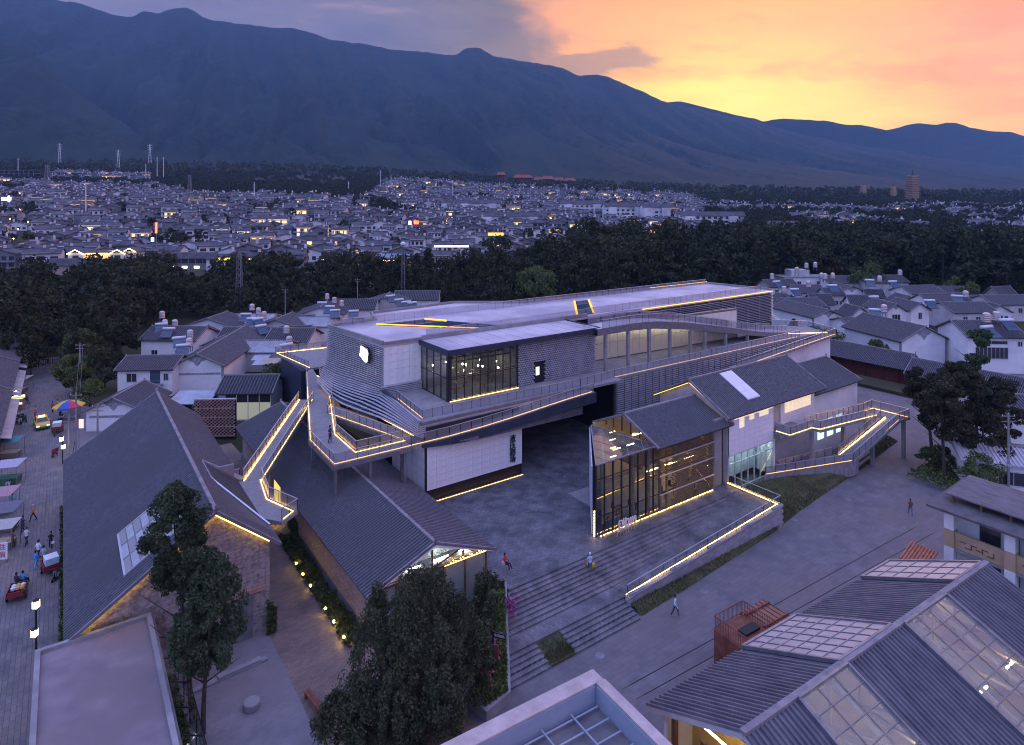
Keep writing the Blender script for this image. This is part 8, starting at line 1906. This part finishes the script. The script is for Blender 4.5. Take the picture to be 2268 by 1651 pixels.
DR = MB().lathe([(.52, 0), (.54, .05), (.54, .40), (.50, .45), (.20, .46)], (0, 0, 0), 22).build('stone_drum', M_conc, None, False, loc=(*TW(629, 1770), .012)); tag(DR, 'round concrete drum standing in the middle of the courtyard', 'drum')
for lab, x, y, L in (('long low concrete step in the courtyard', 575, 1690, 5.2), ('short concrete slab lying on the courtyard step', 600, 1678, 3.0)):
    o = MB().box(-L / 2, L / 2, -.22, .22, 0, .16 if L > 4 else .3).build('concrete_slab', M_conc, None, False, loc=(*TW(x, y), .012), rz=rad(4)); tag(o, lab, 'slab')
WP = thing('direction_sign', 'black direction post with board above the flowers', 'sign', (*TW(1232, 1700, .9), .7), HEAD + rad(-20)); MB().box(-.07, .07, -.05, .05, 0, 3.6).build('post', M_black, WP, False); MB().box(0, .95, -.04, .04, 3.2, 3.55).build('board', M_black, WP, False); MB().box(.12, .42, -.04, .04, 1.8, 2.7).build('plate', M_rust, WP, False)
q = place('lettering', text_mesh('液压剧场', .2, M_white, .005), WP, (.5, -.05, 3.37)); q.rotation_euler = (rad(90), 0, 0)
# stepping stones in the shed's back court
for i in range(16):
    o = MB().box(-.7, .7, -.22, .22, 0, .06).build('stepping_stone', M_conc, None, False, loc=(14.6 + R.uniform(-.4, 1.6), 70 + i * 1.25, .02), rz=R.uniform(-.5, .9)); tag(o, ORD[i] + ' flat stepping stone from the near end of the gravel court', 'stepping stone', 'stepping stones of the alley court')
MB().prism([(13.5, 69), (17.2, 69), (17.2, 91), (13.5, 91)], -.02, .024).build('gravel_bed', M_dark, kind='structure')

for i, (x, y) in enumerate(((1760, 1480), (1985, 1300), (1500, 1640), (2120, 1250), (1880, 1350))):
    o = MB().lathe([(.36, 0), (.36, .012), (.30, .014)], (0, 0, 0), 18).build('manhole_cover', M_steel, None, False, loc=(*TW(x, y), .01)); tag(o, ('manhole cover in the road beside the walking person in blue', 'manhole cover in the upper part of the road', 'manhole cover near the parapet corner', 'manhole cover near the person in brown', 'manhole cover in the middle of the road')[i], 'manhole cover', 'manhole covers in the road')
# ---------------------------------------------------------------- the air between here and the range
def haze():
    hz = MB()
    c = [W(-6900, -400), W(6900, -400), W(6900, 5600), W(-6900, 5600)]
    hz.prism(c, -6, 1560)
    ma = bpy.data.materials.new('haze'); ma.use_nodes = True; nt = ma.node_tree; nt.nodes.clear()
    pv = nt.nodes.new('ShaderNodeVolumePrincipled'); pv.inputs['Color'].default_value = (.34, .60, 1.0, 1); pv.inputs['Density'].default_value = 6.4e-5
    nt.links.new(pv.outputs[0], nt.nodes.new('ShaderNodeOutputMaterial').inputs['Volume'])
    o = hz.build('haze', ma, kind='stuff'); tag(o, 'thin blue evening haze lying before the mountain range', 'haze')
haze()
